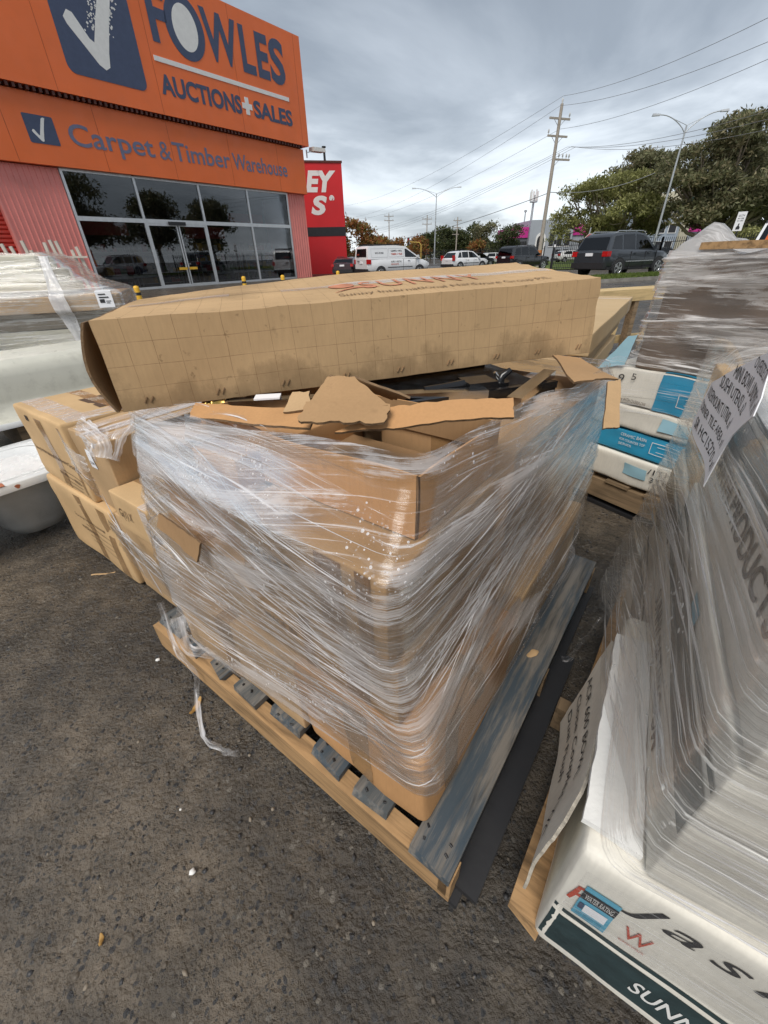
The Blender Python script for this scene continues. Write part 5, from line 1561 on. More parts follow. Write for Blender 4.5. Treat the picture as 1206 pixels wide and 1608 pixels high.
def polyB(z):
    x0 = float(np.interp(z, [.15, .5, .73, .80, 1.17], [-.20, -.20, -.12, .015, .035]))
    y0 = float(np.interp(z, [.15, .72, .78, 1.17], [-.02, -.02, .012, .02]))
    return [(x0, .80), (x0, y0), (.82, y0), (.82, .80)]
W5 = Wrap(FBL, polyB, 5, .03)
f5 = empty('stretch_wrap', FBL.w(.3, .4, .17), FBL.deg, 'crumpled whitish film over the dark brown load at the right', 'stretch film', 'stretch film on the pallet loads')
MATS['film_streaky'] = film_mat('stretch_film_streaky', base=0.07, streak=0.85, drops=0, milky=0.45, vs=55, us=3.2, tint=(0.86, 0.83, 0.80), lo=.53, hi=.64)
W5.layer('film_sheet', f5, [(-.2, .965, .215), (.5, .965, .215), (1, .965, .215), (2.1, .965, .215)], MATS['film_streaky'], .006, 110, 81, .006)
W5.layer('film_sheet', f5, [(.2, .62, .16), (1, .60, .15), (1.3, .64, .09), (1.8, .66, .08)], MATS['film_thin'], .008, 90, 82, .008)
for k, cp in enumerate(([(.3, 1.12, .05), (1, 1.10, .06), (1.5, 1.14, .05), (2, 1.15, .05)], [(.3, .90, .04), (1, .88, .05), (1.6, .92, .06), (2, .98, .05)])):
    W5.layer('film_band', f5, cp, MATS['film_streaky'], .012, 70, 85 + k, .012)
inv = f5.matrix_basis.inverted()
G = []
for j in range(25):
    row = []
    for i in range(33):
        x = .03 + .80 * i / 32; y = .01 + .76 * j / 24
        z = 1.180 + .085 * math.exp(-((x - .11) / .085) ** 2 - ((y - .20) / .22) ** 2) + .030 * noise.noise(Vector((x * 9, y * 9, 1))) + .014 * noise.noise(Vector((x * 26, y * 26, 4)))
        if i in (0, 32) or j in (0, 24): z = 1.158
        row.append(inv @ FBL.w(x, y, z))
    G.append(row)
m = MB(); m.grid(G, 0, [[(i * .025, j * .03) for i in range(33)] for j in range(25)]); MATS['film_opaque'] = film_mat('stretch_film_crumpled', base=0.42, streak=0.4, drops=0, milky=0.35, vs=30, us=9, tint=(0.84, 0.82, 0.80))
m.build('film_top', MATS['film_opaque'], f5)
sheet('blue_sheet', [FBL.w(-.13, .0, .70), FBL.w(.00, -.005, .74), FBL.w(.02, .0, .87), FBL.w(-.02, .0, .86)], MATS['pale_blue'], None, th=.003, seed=19, amp=.006,
      label='pale blue torn sheet under the film left of the dark brown load', cat='sheet')
m = rough_board(.15, .78, .015, .085, 1.188, 1.212, 91)
tag(m.build('timber_offcut', MATS['pine'], None, FBL.o, FBL.deg), 'pale timber offcut lying on top of the dark brown load', 'timber offcut')

# ------------------------------------------------------------------ behind: flat tan packs and a pine frame
FM = Frame(2.2, 3.9, 57)
M('mdf', (0.52, 0.37, 0.20), 0.75, var=0.05, scale=3, bump=0.08)
M('mdf_dark', (0.40, 0.28, 0.155), 0.75, var=0.08, scale=3, bump=0.08)
G6 = 'flat tan packs behind the long box'
for k, (x1, z0, z1, lab) in enumerate(((0, .735, .85, 'top flat tan pack bound with white strap behind the long box'), (-.06, .615, .73, 'second flat tan pack from the top behind the long box'),
                                       (-.45, .495, .61, 'third flat tan pack from the top behind the long box'), (-.62, .375, .49, 'fourth flat tan pack from the top behind the long box'), (-.7, .16, .37, 'thick tan pack at the bottom of the pile behind the long box'))):
    c = Carton('flat_pack', lab, FM, x1 - 2.1, x1, .0 + .014 * ((k * 3) % 4), .75, z0, z1 - .004, MATS['mdf' if k % 2 == 0 else 'mdf_dark'], rot=(0, .5, -.4, .6, 0)[k], seed=91 + k, amp=.005, cat='flat pack', group=G6, seam=False, rad=.006)
    if k == 0:
        c.strip('strap', 'y-', .80, .815, .0, .113, MATS['paper'], .002); c.strip('strap', 'z+', .80, .815, -.37, .37, MATS['paper'], .002)
p5 = empty('pallet', FM.w(-2.7, 0, 0), FM.deg, 'pallet under the flat tan packs', 'pallet', 'pallets')
for k in range(4):
    m = MB(); m.box(.0, 2.0, .02 + .2 * k, .12 + .2 * k, .13, .155); m.build('deck_board', MATS['old_board'], p5)
for k in range(3):
    m = MB(); m.box(.05 + .9 * k, .13 + .9 * k, 0, .75, 0, .129); m.build('bearer', MATS['old_board'], p5)
MATS['pine_x'] = wood('pine_x', (0.62, 0.45, 0.22), axis=0, dark=0.75)
pf = empty('pine_frame', (2.45, 5.05, 0), 18, 'pale pine trestle frame with one dark leg behind the flat packs', 'timber frame')
m = MB(); m.box(-.6, 1.3, 0, .30, .765, .80); m.build('top_plank', MATS['pine_x'], pf)
m = MB(); m.box(-.6, 1.3, -.001, .028, .68, .764); m.build('front_rail', MATS['pine_x'], pf)
m = MB(); m.bar((.62, .05, 0), (.60, .05, .764), .09, .06); m.build('dark_leg', MATS['old_board'], pf)
m = MB(); m.bar((.40, .10, 0), (.50, .10, .764), .07, .04); m.build('leg', MATS['pine_x'], pf)
m = MB(); m.bar((-.5, .15, 0), (-.5, .15, .764), .07, .04); m.build('leg', MATS['pine_x'], pf)
m = MB(); m.box(-.5, 1.0, .13, .17, .20, .29); m.build('low_rail', MATS['pine_x'], pf)

# ------------------------------------------------------------------ vehicles
MATS['car_glass'] = glass_mat('car_glass', (0.14, 0.16, 0.17), 0.7, 0.02)
M('tyre', (0.02, 0.02, 0.021), 0.8, bump=0.2)
M('alloy', (0.55, 0.56, 0.57), 0.3, 0.8, bump=0)
M('tail_red', (0.50, 0.012, 0.012), 0.2, bump=0)
M('lamp_clear', (0.75, 0.76, 0.78), 0.15, bump=0)
M('trim_black', (0.022, 0.022, 0.024), 0.55)
def car_paint(name, col, metal=0.0, rough=0.25):
    t = NT(name)
    d = t.ramp(t.noise(scale=3, detail=5), [(0.4, 0.0), (0.8, 0.25)])
    sepz = t.sep(t.co())[2]
    c = t.mix(d, col, tuple(x * .8 + .03 for x in col))
    p = t.pbr(c, rough, metal, None, 0.5, Coat_Weight=0.6, Coat_Roughness=0.08)
    return t.done(p)
MATS['car_white'] = car_paint('car_white', (0.76, 0.77, 0.78))
MATS['car_black'] = car_paint('car_black', (0.012, 0.013, 0.015))
MATS['car_grey'] = car_paint('car_grey', (0.062, 0.070, 0.082), 0.55, 0.35)
MATS['car_maroon'] = car_paint('car_maroon', (0.055, 0.03, 0.035), 0.3)


def ring(hw, zb, zt, crown=.02):
    return [(-.62 * hw, zb), (-.90 * hw, zb + .03), (-.99 * hw, zb + .18), (-hw, zb + (zt - zb) * .55), (-.975 * hw, zt - .06), (-.93 * hw, zt), (-.4 * hw, zt + crown), (.4 * hw, zt + crown), (.93 * hw, zt), (.975 * hw, zt - .06), (hw, zb + (zt - zb) * .55), (.99 * hw, zb + .18), (.90 * hw, zb + .03), (.62 * hw, zb)]


def vehicle(name, label, cat, x, y, deg, paint, body, cab, y0, slope, wins, wheels, R=.36, scale=1.0, rails=True, tail=None, plate=True, spec=None, z=None, group='parked vehicles'):
    """body: stations (x, half width, z bottom, z belt); cab: side outline (x, z) from the tail over the roof to the bonnet"""
    v = empty(name, (x, y, ground_z(x, y) if z is None else z), deg, label, cat, group)
    v.scale = (scale,) * 3
    P = MATS[paint]
    m = MB()
    rings = [[(s[0], *p) for p in ring(s[1], s[2], s[3])] for s in body]
    m.grid(rings, 0, None, True, True)
    m.add(rings[0], [tuple(range(14))]); m.add(rings[-1], [tuple(range(14))[::-1]])
    m.build('body', P, v)
    zb = cab[0][1]
    yy = lambda z_: y0 - (z_ - zb) * slope
    m = MB(); n = len(cab)
    rows = []
    for sgn_ in (-1, 1):
        rows.append([(a, sgn_ * yy(c), c) for a, c in cab])
    k = len(cab)
    m.add(rows[0] + rows[1], [tuple(range(k))[::-1], tuple(range(k, 2 * k))])
    top = []
    for (a, c) in cab:
        w = yy(c); top.append([(a, w * q, c + .018 * (1 - q * q)) for q in (-1, -.5, 0, .5, 1)])
    m.grid(top, 0, None, True)
    m.build('cabin', P, v)
    for wn_, poly in wins:
        if wn_ == 'side':
            for sgn_ in (-1, 1):
                w = MB()
                w.prism(poly if sgn_ < 0 else poly[::-1], lambda a, c, d, s=sgn_: (a, s * (yy(c) + d), c), -.004, .007)
                w.build('window', MATS['car_glass'], v)
        else:                                   # across: between two outline points
            (a0, c0), (a1, c1), t0, t1, q = poly
            w = MB(); nx_ = 1 if a1 > a0 else -1
            dx, dz = a1 - a0, c1 - c0; L = math.hypot(dx, dz); nn = (-dz / L, dx / L)
            if wn_ == 'front': nn = (dz / L * -1, dx / L)
            pts = []
            for d in (-.004, .012):
                for t, s in ((t0, 1), (t0, -1), (t1, -1), (t1, 1)):
                    a, c = a0 + dx * t, c0 + dz * t
                    pts.append((a + nn[0] * d, s * yy(c) * q, c + nn[1] * d + .012))
            w.hexa(pts); w.build('windscreen' if wn_ == 'front' else 'rear_window', MATS['car_glass'], v)
    hwm = max(s[1] for s in body)
    for wx in wheels:
        for sgn_ in (-1, 1):
            m = MB()
            m.prism([(wx + (R + .065) * math.cos(a), R + (R + .065) * math.sin(a)) for a in [math.pi * i / 14 - .15 * (1 - i / 7) for i in range(15)]], lambda a, c, d, s=sgn_: (a, s * d, c), hwm - .12, hwm + .006)
            m.build('wheel_arch', MATS['trim_black'], v)
            wl_ = MB()
            prof = [(-.11, R * .62), (-.115, R * .9), (-.09, R), (.09, R), (.115, R * .9), (.11, R * .62)]
            G = [[(wx + r_ * math.cos(a), sgn_ * (hwm - .09 + b_), R + r_ * math.sin(a)) for a in [6.2832 * i / 24 for i in range(24)]] for b_, r_ in prof]
            wl_.grid(G, 0, None, True, True)
            wo = wl_.build('wheel', MATS['tyre'], v)
            rm = MB(); yo = sgn_ * (hwm + .012)
            for k5 in range(5):
                a = k5 * 1.2566
                for da in (-.16, .16):
                    rm.bar((wx + .05 * math.cos(a), yo, R + .05 * math.sin(a)), (wx + R * .63 * math.cos(a + da), yo, R + R * .63 * math.sin(a + da)), .045, .03, (0, 1, 0))
            G = [[(wx + r_ * math.cos(a), yo + sgn_ * b_, R + r_ * math.sin(a)) for a in [6.2832 * i / 20 for i in range(20)]] for b_, r_ in ((-.02, R * .66), (.012, R * .655), (.012, R * .60), (-.03, R * .58))]
            rm.grid(G, 0, None, True, True)
            rm.prism([(wx + .06 * math.cos(a), R + .06 * math.sin(a)) for a in [6.2832 * i / 10 for i in range(10)]], lambda a, c, d: (a, yo + sgn_ * d, c), -.01, .02)
            rm.build('rim', MATS['alloy'], wo)
            bk = MB(); bk.prism([(wx + R * .6 * math.cos(a), R + R * .6 * math.sin(a)) for a in [6.2832 * i / 16 for i in range(16)]], lambda a, c, d: (a, sgn_ * (hwm - .10 + d), c), -.02, .0); bk.build('brake_disc', MATS['trim_black'], wo)
    xr, xf = body[0][0], body[-1][0]
    tz0, tz1, ty = tail or (.85, 1.08, .80)
    for sgn_ in (-1, 1):
        m = MB(); m.box(xr - .02, xr + .24, min(sgn_ * ty * .86, sgn_ * (hwm + .004)), max(sgn_ * ty * .86, sgn_ * (hwm + .004)), tz0, tz1); m.build('tail_light', MATS['tail_red'], v)
        m = MB(); m.box(xf - .30, xf - .02, min(sgn_ * .50, sgn_ * .80), max(sgn_ * .50, sgn_ * .80), body[-1][3] - .13, body[-1][3] + .04); m.build('headlight', MATS['lamp_clear'], v)
        m = MB(); mx_ = cab[-1][0] - .35
        m.hexa([(mx_ - .07, sgn_ * (y0 + .02), zb + .02), (mx_ + .08, sgn_ * (y0 + .02), zb + .02), (mx_ + .08, sgn_ * (y0 + .20), zb + .05), (mx_ - .07, sgn_ * (y0 + .20), zb + .05), (mx_ - .07, sgn_ * (y0 + .02), zb + .16), (mx_ + .06, sgn_ * (y0 + .02), zb + .16), (mx_ + .06, sgn_ * (y0 + .20), zb + .19), (mx_ - .07, sgn_ * (y0 + .20), zb + .19)])
        m.build('mirror', P, v)
        m = MB(); m.box(-1.0, 1.0, min(sgn_ * (hwm * .99), sgn_ * (hwm + .012)), max(sgn_ * (hwm * .99), sgn_ * (hwm + .012)), .62, .66); m.build('door_trim', MATS['alloy'] if paint == 'car_grey' else MATS['trim_black'], v)
        for hx in ((-.55, .45) if rails else (.6,)):
            m = MB(); m.box(hx, hx + .18, min(sgn_ * hwm * .96, sgn_ * (hwm + .02)), max(sgn_ * hwm * .96, sgn_ * (hwm + .02)), zb - .12, zb - .085); m.build('door_handle', P, v)
        for gx_ in ((-.72, .32, 1.12) if rails else (.25, 1.3)):
            m = MB(); m.box(gx_ - .006, gx_ + .006, min(sgn_ * hwm * .97, sgn_ * (hwm + .003)), max(sgn_ * hwm * .97, sgn_ * (hwm + .003)), .36, zb - .03); m.build('door_gap', MATS['trim_black'], v)
        if rails:
            zr = max(c for a, c in cab)
            m = MB(); m.tube([(cab[1][0] + .35, sgn_ * (yy(zr) - .02), zr - .06), (cab[1][0] + .5, sgn_ * (yy(zr) - .02), zr + .03), (.15, sgn_ * (yy(zr) - .02), zr + .03), (.35, sgn_ * (yy(zr) - .02), zr - .06)], .022, 8); m.build('roof_rail', MATS['alloy' if paint == 'car_grey' else 'trim_black'], v)
    m = MB(); m.box(xr - .05, xr + .16, -hwm * .93, hwm * .93, body[0][2] - .08, body[0][2] + .16); m.build('rear_bumper', MATS['trim_black'], v)
    if plate:
        m = MB(); m.box(xr - .03, xr + .02, -.19, .19, tz0 + .02, tz0 + .14); m.build('number_plate', MATS['paper'], v)
    m = MB(); m.box(xr + .2, xf - .2, -hwm * .95, hwm * .95, body[1][2] - .03, body[1][2] + .08); m.build('sill', MATS['trim_black'], v)
    return v


SUV_B = [(-2.38, .80, .46, 1.0), (-2.28, .90, .36, 1.08), (-1.5, .945, .30, 1.10), (0, .955, .28, 1.07), (.95, .95, .30, 1.04), (1.75, .93, .32, 1.0), (2.15, .87, .36, .92), (2.34, .76, .44, .80)]
SUV_C = [(-2.30, 1.06), (-2.05, 1.60), (-1.75, 1.74), (-.4, 1.79), (.30, 1.71), (1.25, 1.04)]
SUV_W = [('side', [(-2.02, 1.14), (-1.32, 1.13), (-1.32, 1.66), (-1.80, 1.62)]), ('side', [(-1.22, 1.13), (-.42, 1.12), (-.42, 1.70), (-1.22, 1.68)]), ('side', [(-.32, 1.12), (.92, 1.11), (.34, 1.58), (.10, 1.66), (-.32, 1.69)]),
         ('rear', [(-2.30, 1.06), (-2.05, 1.60), .08, .96, .90]), ('front', [(.30, 1.71), (1.25, 1.04), .08, .95, .90])]
RR_C = [(-2.32, 1.06), (-2.16, 1.62), (-1.95, 1.76), (-.3, 1.79), (.35, 1.74), (1.05, 1.06)]
vehicle('grey_suv', 'dark grey four wheel drive parked on the driveway by the grass verge', 'car', 12.95, 25.0, 27, 'car_grey', SUV_B, SUV_C, .88, .30, SUV_W, (-1.45, 1.46), .375, 1.08, tail=(.86, 1.06, .80))
vehicle('black_suv', 'black boxy four wheel drive with roof rack, waiting in the gateway', 'car', 12.75, 41.1, 29, 'car_black', SUV_B, RR_C, .90, .22, SUV_W[:3] + [('rear', [(-2.32, 1.06), (-2.16, 1.62), .08, .96, .90]), ('front', [(.35, 1.74), (1.05, 1.06), .08, .95, .90])], (-1.42, 1.44), .375, 1.0, tail=(.92, 1.10, .90))
XC = [(-2.25, 1.02), (-1.80, 1.52), (-1.45, 1.62), (-.3, 1.66), (.35, 1.58), (1.25, 1.02)]
vehicle('white_suv', 'white hatchback style car with high red tail lights, between the van and the black car', 'car', 8.96, 48.0, 31, 'car_white', [(a, b_, c - .04, d - .04) for a, b_, c, d in SUV_B], XC, .88, .30,
        [('side', [(-1.72, 1.10), (-1.25, 1.09), (-1.25, 1.54), (-1.48, 1.52)]), ('side', [(-1.15, 1.09), (-.38, 1.08), (-.38, 1.58), (-1.15, 1.56)]), ('side', [(-.28, 1.08), (.92, 1.07), (.36, 1.47), (.10, 1.55), (-.28, 1.58)]), ('rear', [(-2.25, 1.02), (-1.80, 1.52), .1, .95, .9]), ('front', [(.35, 1.58), (1.25, 1.02), .08, .95, .9])], (-1.42, 1.46), .36, 1.0, tail=(.86, 1.30, .95))
VAN_B = [(-2.55, .86, .42, 1.12), (-2.5, .93, .36, 1.16), (-1.5, .955, .30, 1.16), (0, .96, .28, 1.15), (1.2, .955, .30, 1.12), (1.95, .93, .32, 1.02), (2.35, .86, .36, .90), (2.54, .74, .44, .78)]
VAN_C = [(-2.53, 1.12), (-2.46, 1.76), (-2.30, 1.86), (-.3, 1.88), (.45, 1.82), (.95, 1.52), (1.72, 1.10)]
van = vehicle('white_van', 'white tradesman van with roof rack and printed sides beside the red building', 'van', 1.16, 33.4, 30, 'car_white', VAN_B, VAN_C, .93, .16,
              [('side', [(.40, 1.20), (1.42, 1.18), (.92, 1.46), (.52, 1.68), (.40, 1.68)]), ('rear', [(-2.53, 1.12), (-2.46, 1.76), .20, .92, .78]), ('front', [(.45, 1.82), (1.72, 1.10), .12, .95, .9])], (-1.55, 1.62), .34, 1.0, rails=False, tail=(.86, 1.12, .9))
yv = lambda z_: .93 - (z_ - 1.12) * .16 + .006
m = MB()
for x0, x1 in ((-2.25, -1.0), (-.90, .28)):
    for a in (0, 1):
        z_ = 1.22 if a == 0 else 1.70
        m.add([(x0, -yv(z_), z_), (x1, -yv(z_), z_), (x1, -yv(z_ + .012), z_ + .012), (x0, -yv(z_ + .012), z_ + .012)], [(0, 1, 2, 3)])
    for x in (x0, x1):
        m.add([(x, -yv(1.22), 1.22), (x + .012, -yv(1.22), 1.22), (x + .012, -yv(1.71), 1.71), (x, -yv(1.71), 1.71)], [(0, 1, 2, 3)])
m.build('panel_crease', M('grey_line', (.35, .36, .38), .5), van)['kind'] = 'stuff'
for body_, x0, z_, w, h, mt in (('0412 375 862', -1.95, 1.42, .65, .10, 'ink_black'), ('CARPETS + VINYL', -.72, 1.52, .90, .10, 'ink_black'), ('TIMBER + TILES', -.72, 1.34, .90, .10, 'ink_red'), ('SUPPLY + INSTALL', -.75, .92, .85, .09, 'ink_black'), ('FREE QUOTES', -.75, .76, .60, .09, 'ink_red')):
    yo = -.972 if z_ < 1.1 else None
    text('printed_text', body_, (lambda x0, z_, yo: lambda a, c: (x0 + a, yo if yo else -yv(z_ + c) - .004, z_ + c))(x0, z_, yo), MATS[mt], van, w=w, h=h, bold=.02)
for body_, y_, z_, w, h, mt in (('CARPETS', .55, 1.35, .45, .09, 'ink_red'), ('VINYL', .55, 1.22, .35, .08, 'ink_black'), ('TIMBER', .5, .98, .4, .08, 'ink_black')):
    text('printed_text', body_, (lambda y_, z_: lambda a, c: (-2.60, y_ - a, z_ + c))(y_, z_), MATS[mt], van, w=w, h=h, bold=.02)
for x in (-2.1, -1.4, -.7, 0.0):
    m = MB(); m.bar((x, -.74, 1.95), (x, .74, 1.95), .05, .04); m.build('rack_bar', MATS['trim_black'], van)
for s in (-.74, .74):
    m = MB(); m.bar((-2.25, s, 1.93), (.2, s, 1.93), .05, .05); m.build('rack_rail', MATS['trim_black'], van)
    for x in (-2.05, -.05):
        m = MB(); m.box(x - .03, x + .03, s - .03, s + .03, 1.83, 1.93); m.build('rack_foot', MATS['trim_black'], van)
vehicle('dark_car', 'dark hatchback with red tail lights, half hidden between red building and white van', 'car', -1.9, 35.6, 75, 'car_maroon', [(a, b_ * .93, c - .08, d - .12) for a, b_, c, d in SUV_B], [(a, c - .14 if c < 1.2 else c - .32) for a, c in XC], .84, .30,
        [('rear', [(-2.25, .88), (-1.80, 1.20), .1, .95, .9])], (-1.35, 1.38), .32, .9, tail=(.72, .90, .8))
vehicle('white_wagon', 'white four wheel drive standing before the shop, mirrored in its glass', 'car', 14.2, 16.6, 232, 'car_white', SUV_B, RR_C, .90, .22, SUV_W[:3] + [('rear', [(-2.32, 1.06), (-2.16, 1.62), .08, .96, .90]), ('front', [(.35, 1.74), (1.05, 1.06), .08, .95, .90])], (-1.42, 1.44), .39, 1.03)
far = [(16.5, 66, 'car_white', 'white car parked beyond the road, left of the wooden pole'), (21.5, 66.5, 'car_grey', 'grey car parked beyond the road near the wooden pole'), (27, 66, 'car_white', 'white car parked beyond the road behind the fence gate'), (32.5, 65, 'car_white', 'white car parked beyond the road left of the stop sign'),
       (38, 63, 'car_black', 'black car parked beyond the road behind the grey four wheel drive'), (12.2, 58, 'car_black', 'dark car roof showing between the white van and white hatchback')]
for k, (x, y, pt, lab) in enumerate(far):
    vehicle('parked_car', lab, 'car', x, y, 8 + 25 * (k % 2) if k < 5 else 31, pt, [(a, b_, c - .06, d - .10) for a, b_, c, d in SUV_B], [(a, c - .1 if c < 1.2 else c - .22) for a, c in XC], .88, .30,
            [('side', [(-1.6, 1.0), (-.38, .99), (-.38, 1.36), (-1.3, 1.34)]), ('side', [(-.28, .99), (.85, .98), (.30, 1.30), (-.28, 1.36)]), ('rear', [(-2.25, .92), (-1.80, 1.30), .1, .95, .9]), ('front', [(.35, 1.36), (1.25, .92), .08, .95, .9])], (-1.38, 1.42), .33, 1.0, group='cars parked across the road')

# ------------------------------------------------------------------ steel fence
M('fence_black', (0.014, 0.014, 0.016), 0.5)
def fence(pts, h, label, name='steel_fence', pitch=.125, posts=True):
    f = empty(name, (*pts[0], ground_z(*pts[0])), 0, label, 'fence', 'black steel fences')
    o = Vector((*pts[0], ground_z(*pts[0])))
    pk = MB()
    for (x0, y0), (x1, y1) in zip(pts[:-1], pts[1:]):
        L = math.hypot(x1 - x0, y1 - y0); n = int(L / pitch)
        P = lambda t: Vector((x0 + (x1 - x0) * t, y0 + (y1 - y0) * t, ground_z(x0 + (x1 - x0) * t, y0 + (y1 - y0) * t))) - o
        for i in range(n):
            p = P((i + .5) / n)
            pk.bar(p + Vector((0, 0, .08)), p + Vector((0, 0, h)), .026, .026, (0, 1, 0))
            pk.add([p + Vector(q) for q in ((-.013, -.013, h), (.013, -.013, h), (.013, .013, h), (-.013, .013, h), (0, 0, h + .07))], [(0, 1, 4), (1, 2, 4), (2, 3, 4), (3, 0, 4)])
        k = max(1, round(L / 2.6))
        for i in range(k + 1):
            p = P(i / k); m = MB(); m.box(p.x - .035, p.x + .035, p.y - .035, p.y + .035, p.z, p.z + h + .08); m.build('post', MATS['fence_black'], f)
        for zr in (.22, h - .22):
            m = MB(); m.bar(P(0) + Vector((0, 0, zr)), P(1) + Vector((0, 0, zr)), .045, .04); m.build('rail', MATS['fence_black'], f)
    pk.build('pickets', MATS['fence_black'], f)['kind'] = 'stuff'
    return f
fence([(13.3, 36), (19.6, 33), (24.5, 26.5), (27, 20)], 1.85, 'black steel picket fence running behind the grey four wheel drive to the right edge')
fence([(2.5, 66), (13, 60), (20, 57)], 1.9, 'far black steel picket fence behind the white hatchback and black car', pitch=.16)
gp_ = empty('gate_post', (13.27, 35.8, ground_z(13.3, 36)), 0, 'thick black gate post with white tag at the left end of the fence', 'gate post')
m = MB(); m.box(-.07, .07, -.07, .07, 0, 2.0); m.build('post', MATS['fence_black'], gp_)
m = MB(); m.box(-.06, .06, -.085, -.0705, 1.55, 1.72); m.build('tag', MATS['paper'], gp_)

# ------------------------------------------------------------------ poles, lamps, signs
MATS['pole_wood'] = wood('pole_wood', (0.40, 0.355, 0.30), axis=2, dark=0.7)
M('galvanised', (0.48, 0.50, 0.51), 0.45, 0.5, var=0.1)
M('porcelain', (0.62, 0.62, 0.60), 0.3)
M('wire_dark', (0.24, 0.245, 0.25), 0.6)
ANG = 118.0     # the line runs away to the left


def power_pole(x, y, h, label, arms, ang, r0=.19, mat='pole_wood'):
    p = empty('power_pole', (x, y, ground_z(x, y)), ang, label, 'power pole', 'power poles along the road')
    m = MB(); m.tube([(0, 0, -.2), (0, 0, h * .5), (0, 0, h)], [r0, r0 * .82, r0 * .62], 12); m.build('shaft', MATS[mat], p)
    for z, a, b, ins in arms:
        m = MB(); m.bar((0, a, z), (0, b, z), .10, .13); ar = m.build('crossarm', MATS['pole_wood'], p)
        for yy_ in ins:
            m = MB(); m.tube([(0, yy_, z + .05), (0, yy_, z + .16), (0, yy_, z + .2), (0, yy_, z + .28), (0, yy_, z + .31), (0, yy_, z + .42)], [.02, .02, .075, .05, .07, .03], 10); m.build('insulator', MATS['porcelain'], ar)
        for s in (-1, 1):
            if (s < 0 and a < -.5) or (s > 0 and b > .5):
                m = MB(); m.bar((.0, 0, z - .55), (0, s * .55, z - .06), .03, .03); m.build('brace', MATS['galvanised'], ar)
    return p
AX = 20         # crossarms roughly square to the line
pm = power_pole(15.7, 46, 11.65, 'tall brown wooden power pole with three crossarms above the black car', [(10.75, -1.05, 1.05, (-.95,)), (9.65, -1.05, 1.0, (.95,)), (8.15, -1.7, .15, (-.5, -.9, -1.3, -1.6))], AX + 90 + 0)
m = MB(); m.tube([(0, 0, 11.6), (0, 0, 11.85), (0, 0, 12.0)], [.03, .08, .03], 10); m.build('insulator', MATS['porcelain'], pm)
m = MB(); m.tube([(0, 0, 1.0), (0, 0, 1.5)], [.197, .196], 12, caps=False); m.build('orange_band', M('sign_orange2', (.6, .2, .05), .6), pm)
power_pole(12.5, 120, 9.4, 'distant power pole left of the street lamp, far down the road', [(8.6, -1.3, 1.3, (-1.1, 1.1)), (7.6, -1.3, 1.3, (-1.1, 1.1))], AX + 90, .16)
power_pole(17.4, 105, 7.9, 'distant power pole with transformer right of the street lamp', [(7.3, -1.0, 1.0, (-.8, .8)), (6.1, -.9, .9, ()), (4.9, -.5, 1.1, ())], AX + 90, .16)
power_pole(3.5, 128, 10.5, 'farthest power pole, above the autumn trees', [(9.9, -1.3, 1.3, (-1.1, 1.1)), (9.0, -1.3, 1.3, (-1.1, 1.1))], AX + 90, .16)


def street_lamp(x, y, h, label, ang, reach=2.7, rise=.7):
    p = empty('street_lamp', (x, y, ground_z(x, y)), ang, label, 'street lamp', 'double armed street lamps')
    m = MB(); m.tube([(0, 0, 0), (0, 0, h * .5), (0, 0, h)], [.11, .085, .06], 12); m.build('pole', MATS['galvanised'], p)
    for s in (-1, 1):
        pts = [(s * reach * t, 0, h - .5 + (rise + .5) * math.sin(t * 1.57) ** .8) for t in [i / 8 for i in range(9)]]
        m = MB(); m.tube(pts, .035, 8); m.tube([(0, 0, h), (s * reach * .45, 0, h + rise * .55), (s * reach * .6, 0, h - .5 + (rise + .5) * math.sin(.6 * 1.57) ** .8)], .02, 6); a = m.build('arm', MATS['galvanised'], p)
        e = pts[-1]
        m = MB(); m.hexa([(e[0] - .05 * s, -.10, e[2] - .06), (e[0] + .55 * s, -.13, e[2] - .06), (e[0] + .55 * s, .13, e[2] - .06), (e[0] - .05 * s, .10, e[2] - .06), (e[0] - .05 * s, -.07, e[2] + .06), (e[0] + .5 * s, -.09, e[2] + .10), (e[0] + .5 * s, .09, e[2] + .10), (e[0] - .05 * s, .07, e[2] + .06)])
        m.build('lamp_head', MATS['galvanised'], p)
    return p
street_lamp(9.7, 80, 9.45, 'slim double armed street lamp left of the wooden pole', 0, 3.3, .7)
street_lamp(26.0, 45, 9.9, 'large double armed street lamp before the right hand trees', -8, 2.35, .75)

wires = [((15.70, 46, 11.85), (18.4, 26, 9.9), (-6.6, 120, 11.4)), ((15.3, 45.2, 11.1), (18.7, 26, 9.1), (-4.6, 120, 9.2)), ((16.1, 46.9, 10.0), (19.0, 26, 8.6), (-4.4, 120, 8.7)),
         ((16.2, 44.6, 8.45), (19.6, 26, 6.7), (-4.9, 120, 6.2)), ((16.4, 44.2, 8.4), (19.8, 26, 6.4), (-4.8, 120, 5.7)), ((16.6, 43.8, 8.3), (20.0, 26, 6.0), (-4.7, 120, 5.3))]
for k, (c, a, b_) in enumerate(wires):
    m = MB(); P = []
    for (p, q, sag) in ((a, c, .45), (c, b_, 1.3)):
        p, q = Vector(p), Vector(q)
        for i in range(15 if p == Vector(a) else 30):
            t = i / (14 if p == Vector(a) else 29); w = p.lerp(q, t); w.z -= sag * 4 * t * (1 - t); P.append(w)
    m.tube([p - Vector(c) for p in P], .012, 5)
    tag(m.build('power_line', MATS['wire_dark'], None, c), ['topmost power line from the wooden pole top', 'second power line from the right end of the top crossarm', 'third power line from the left end of the second crossarm', 'highest of the three lines on the lowest crossarm', 'middle of the three lines on the lowest crossarm', 'lowest of the three lines on the lowest crossarm'][k], 'power line', 'power lines')
m = MB(); P = [Vector((15.8, 45.8, 5.6)).lerp(Vector((-5, 118, 4.0)), t) - Vector((0, 0, 1.2 * 4 * t * (1 - t))) for t in [i / 30 for i in range(31)]]
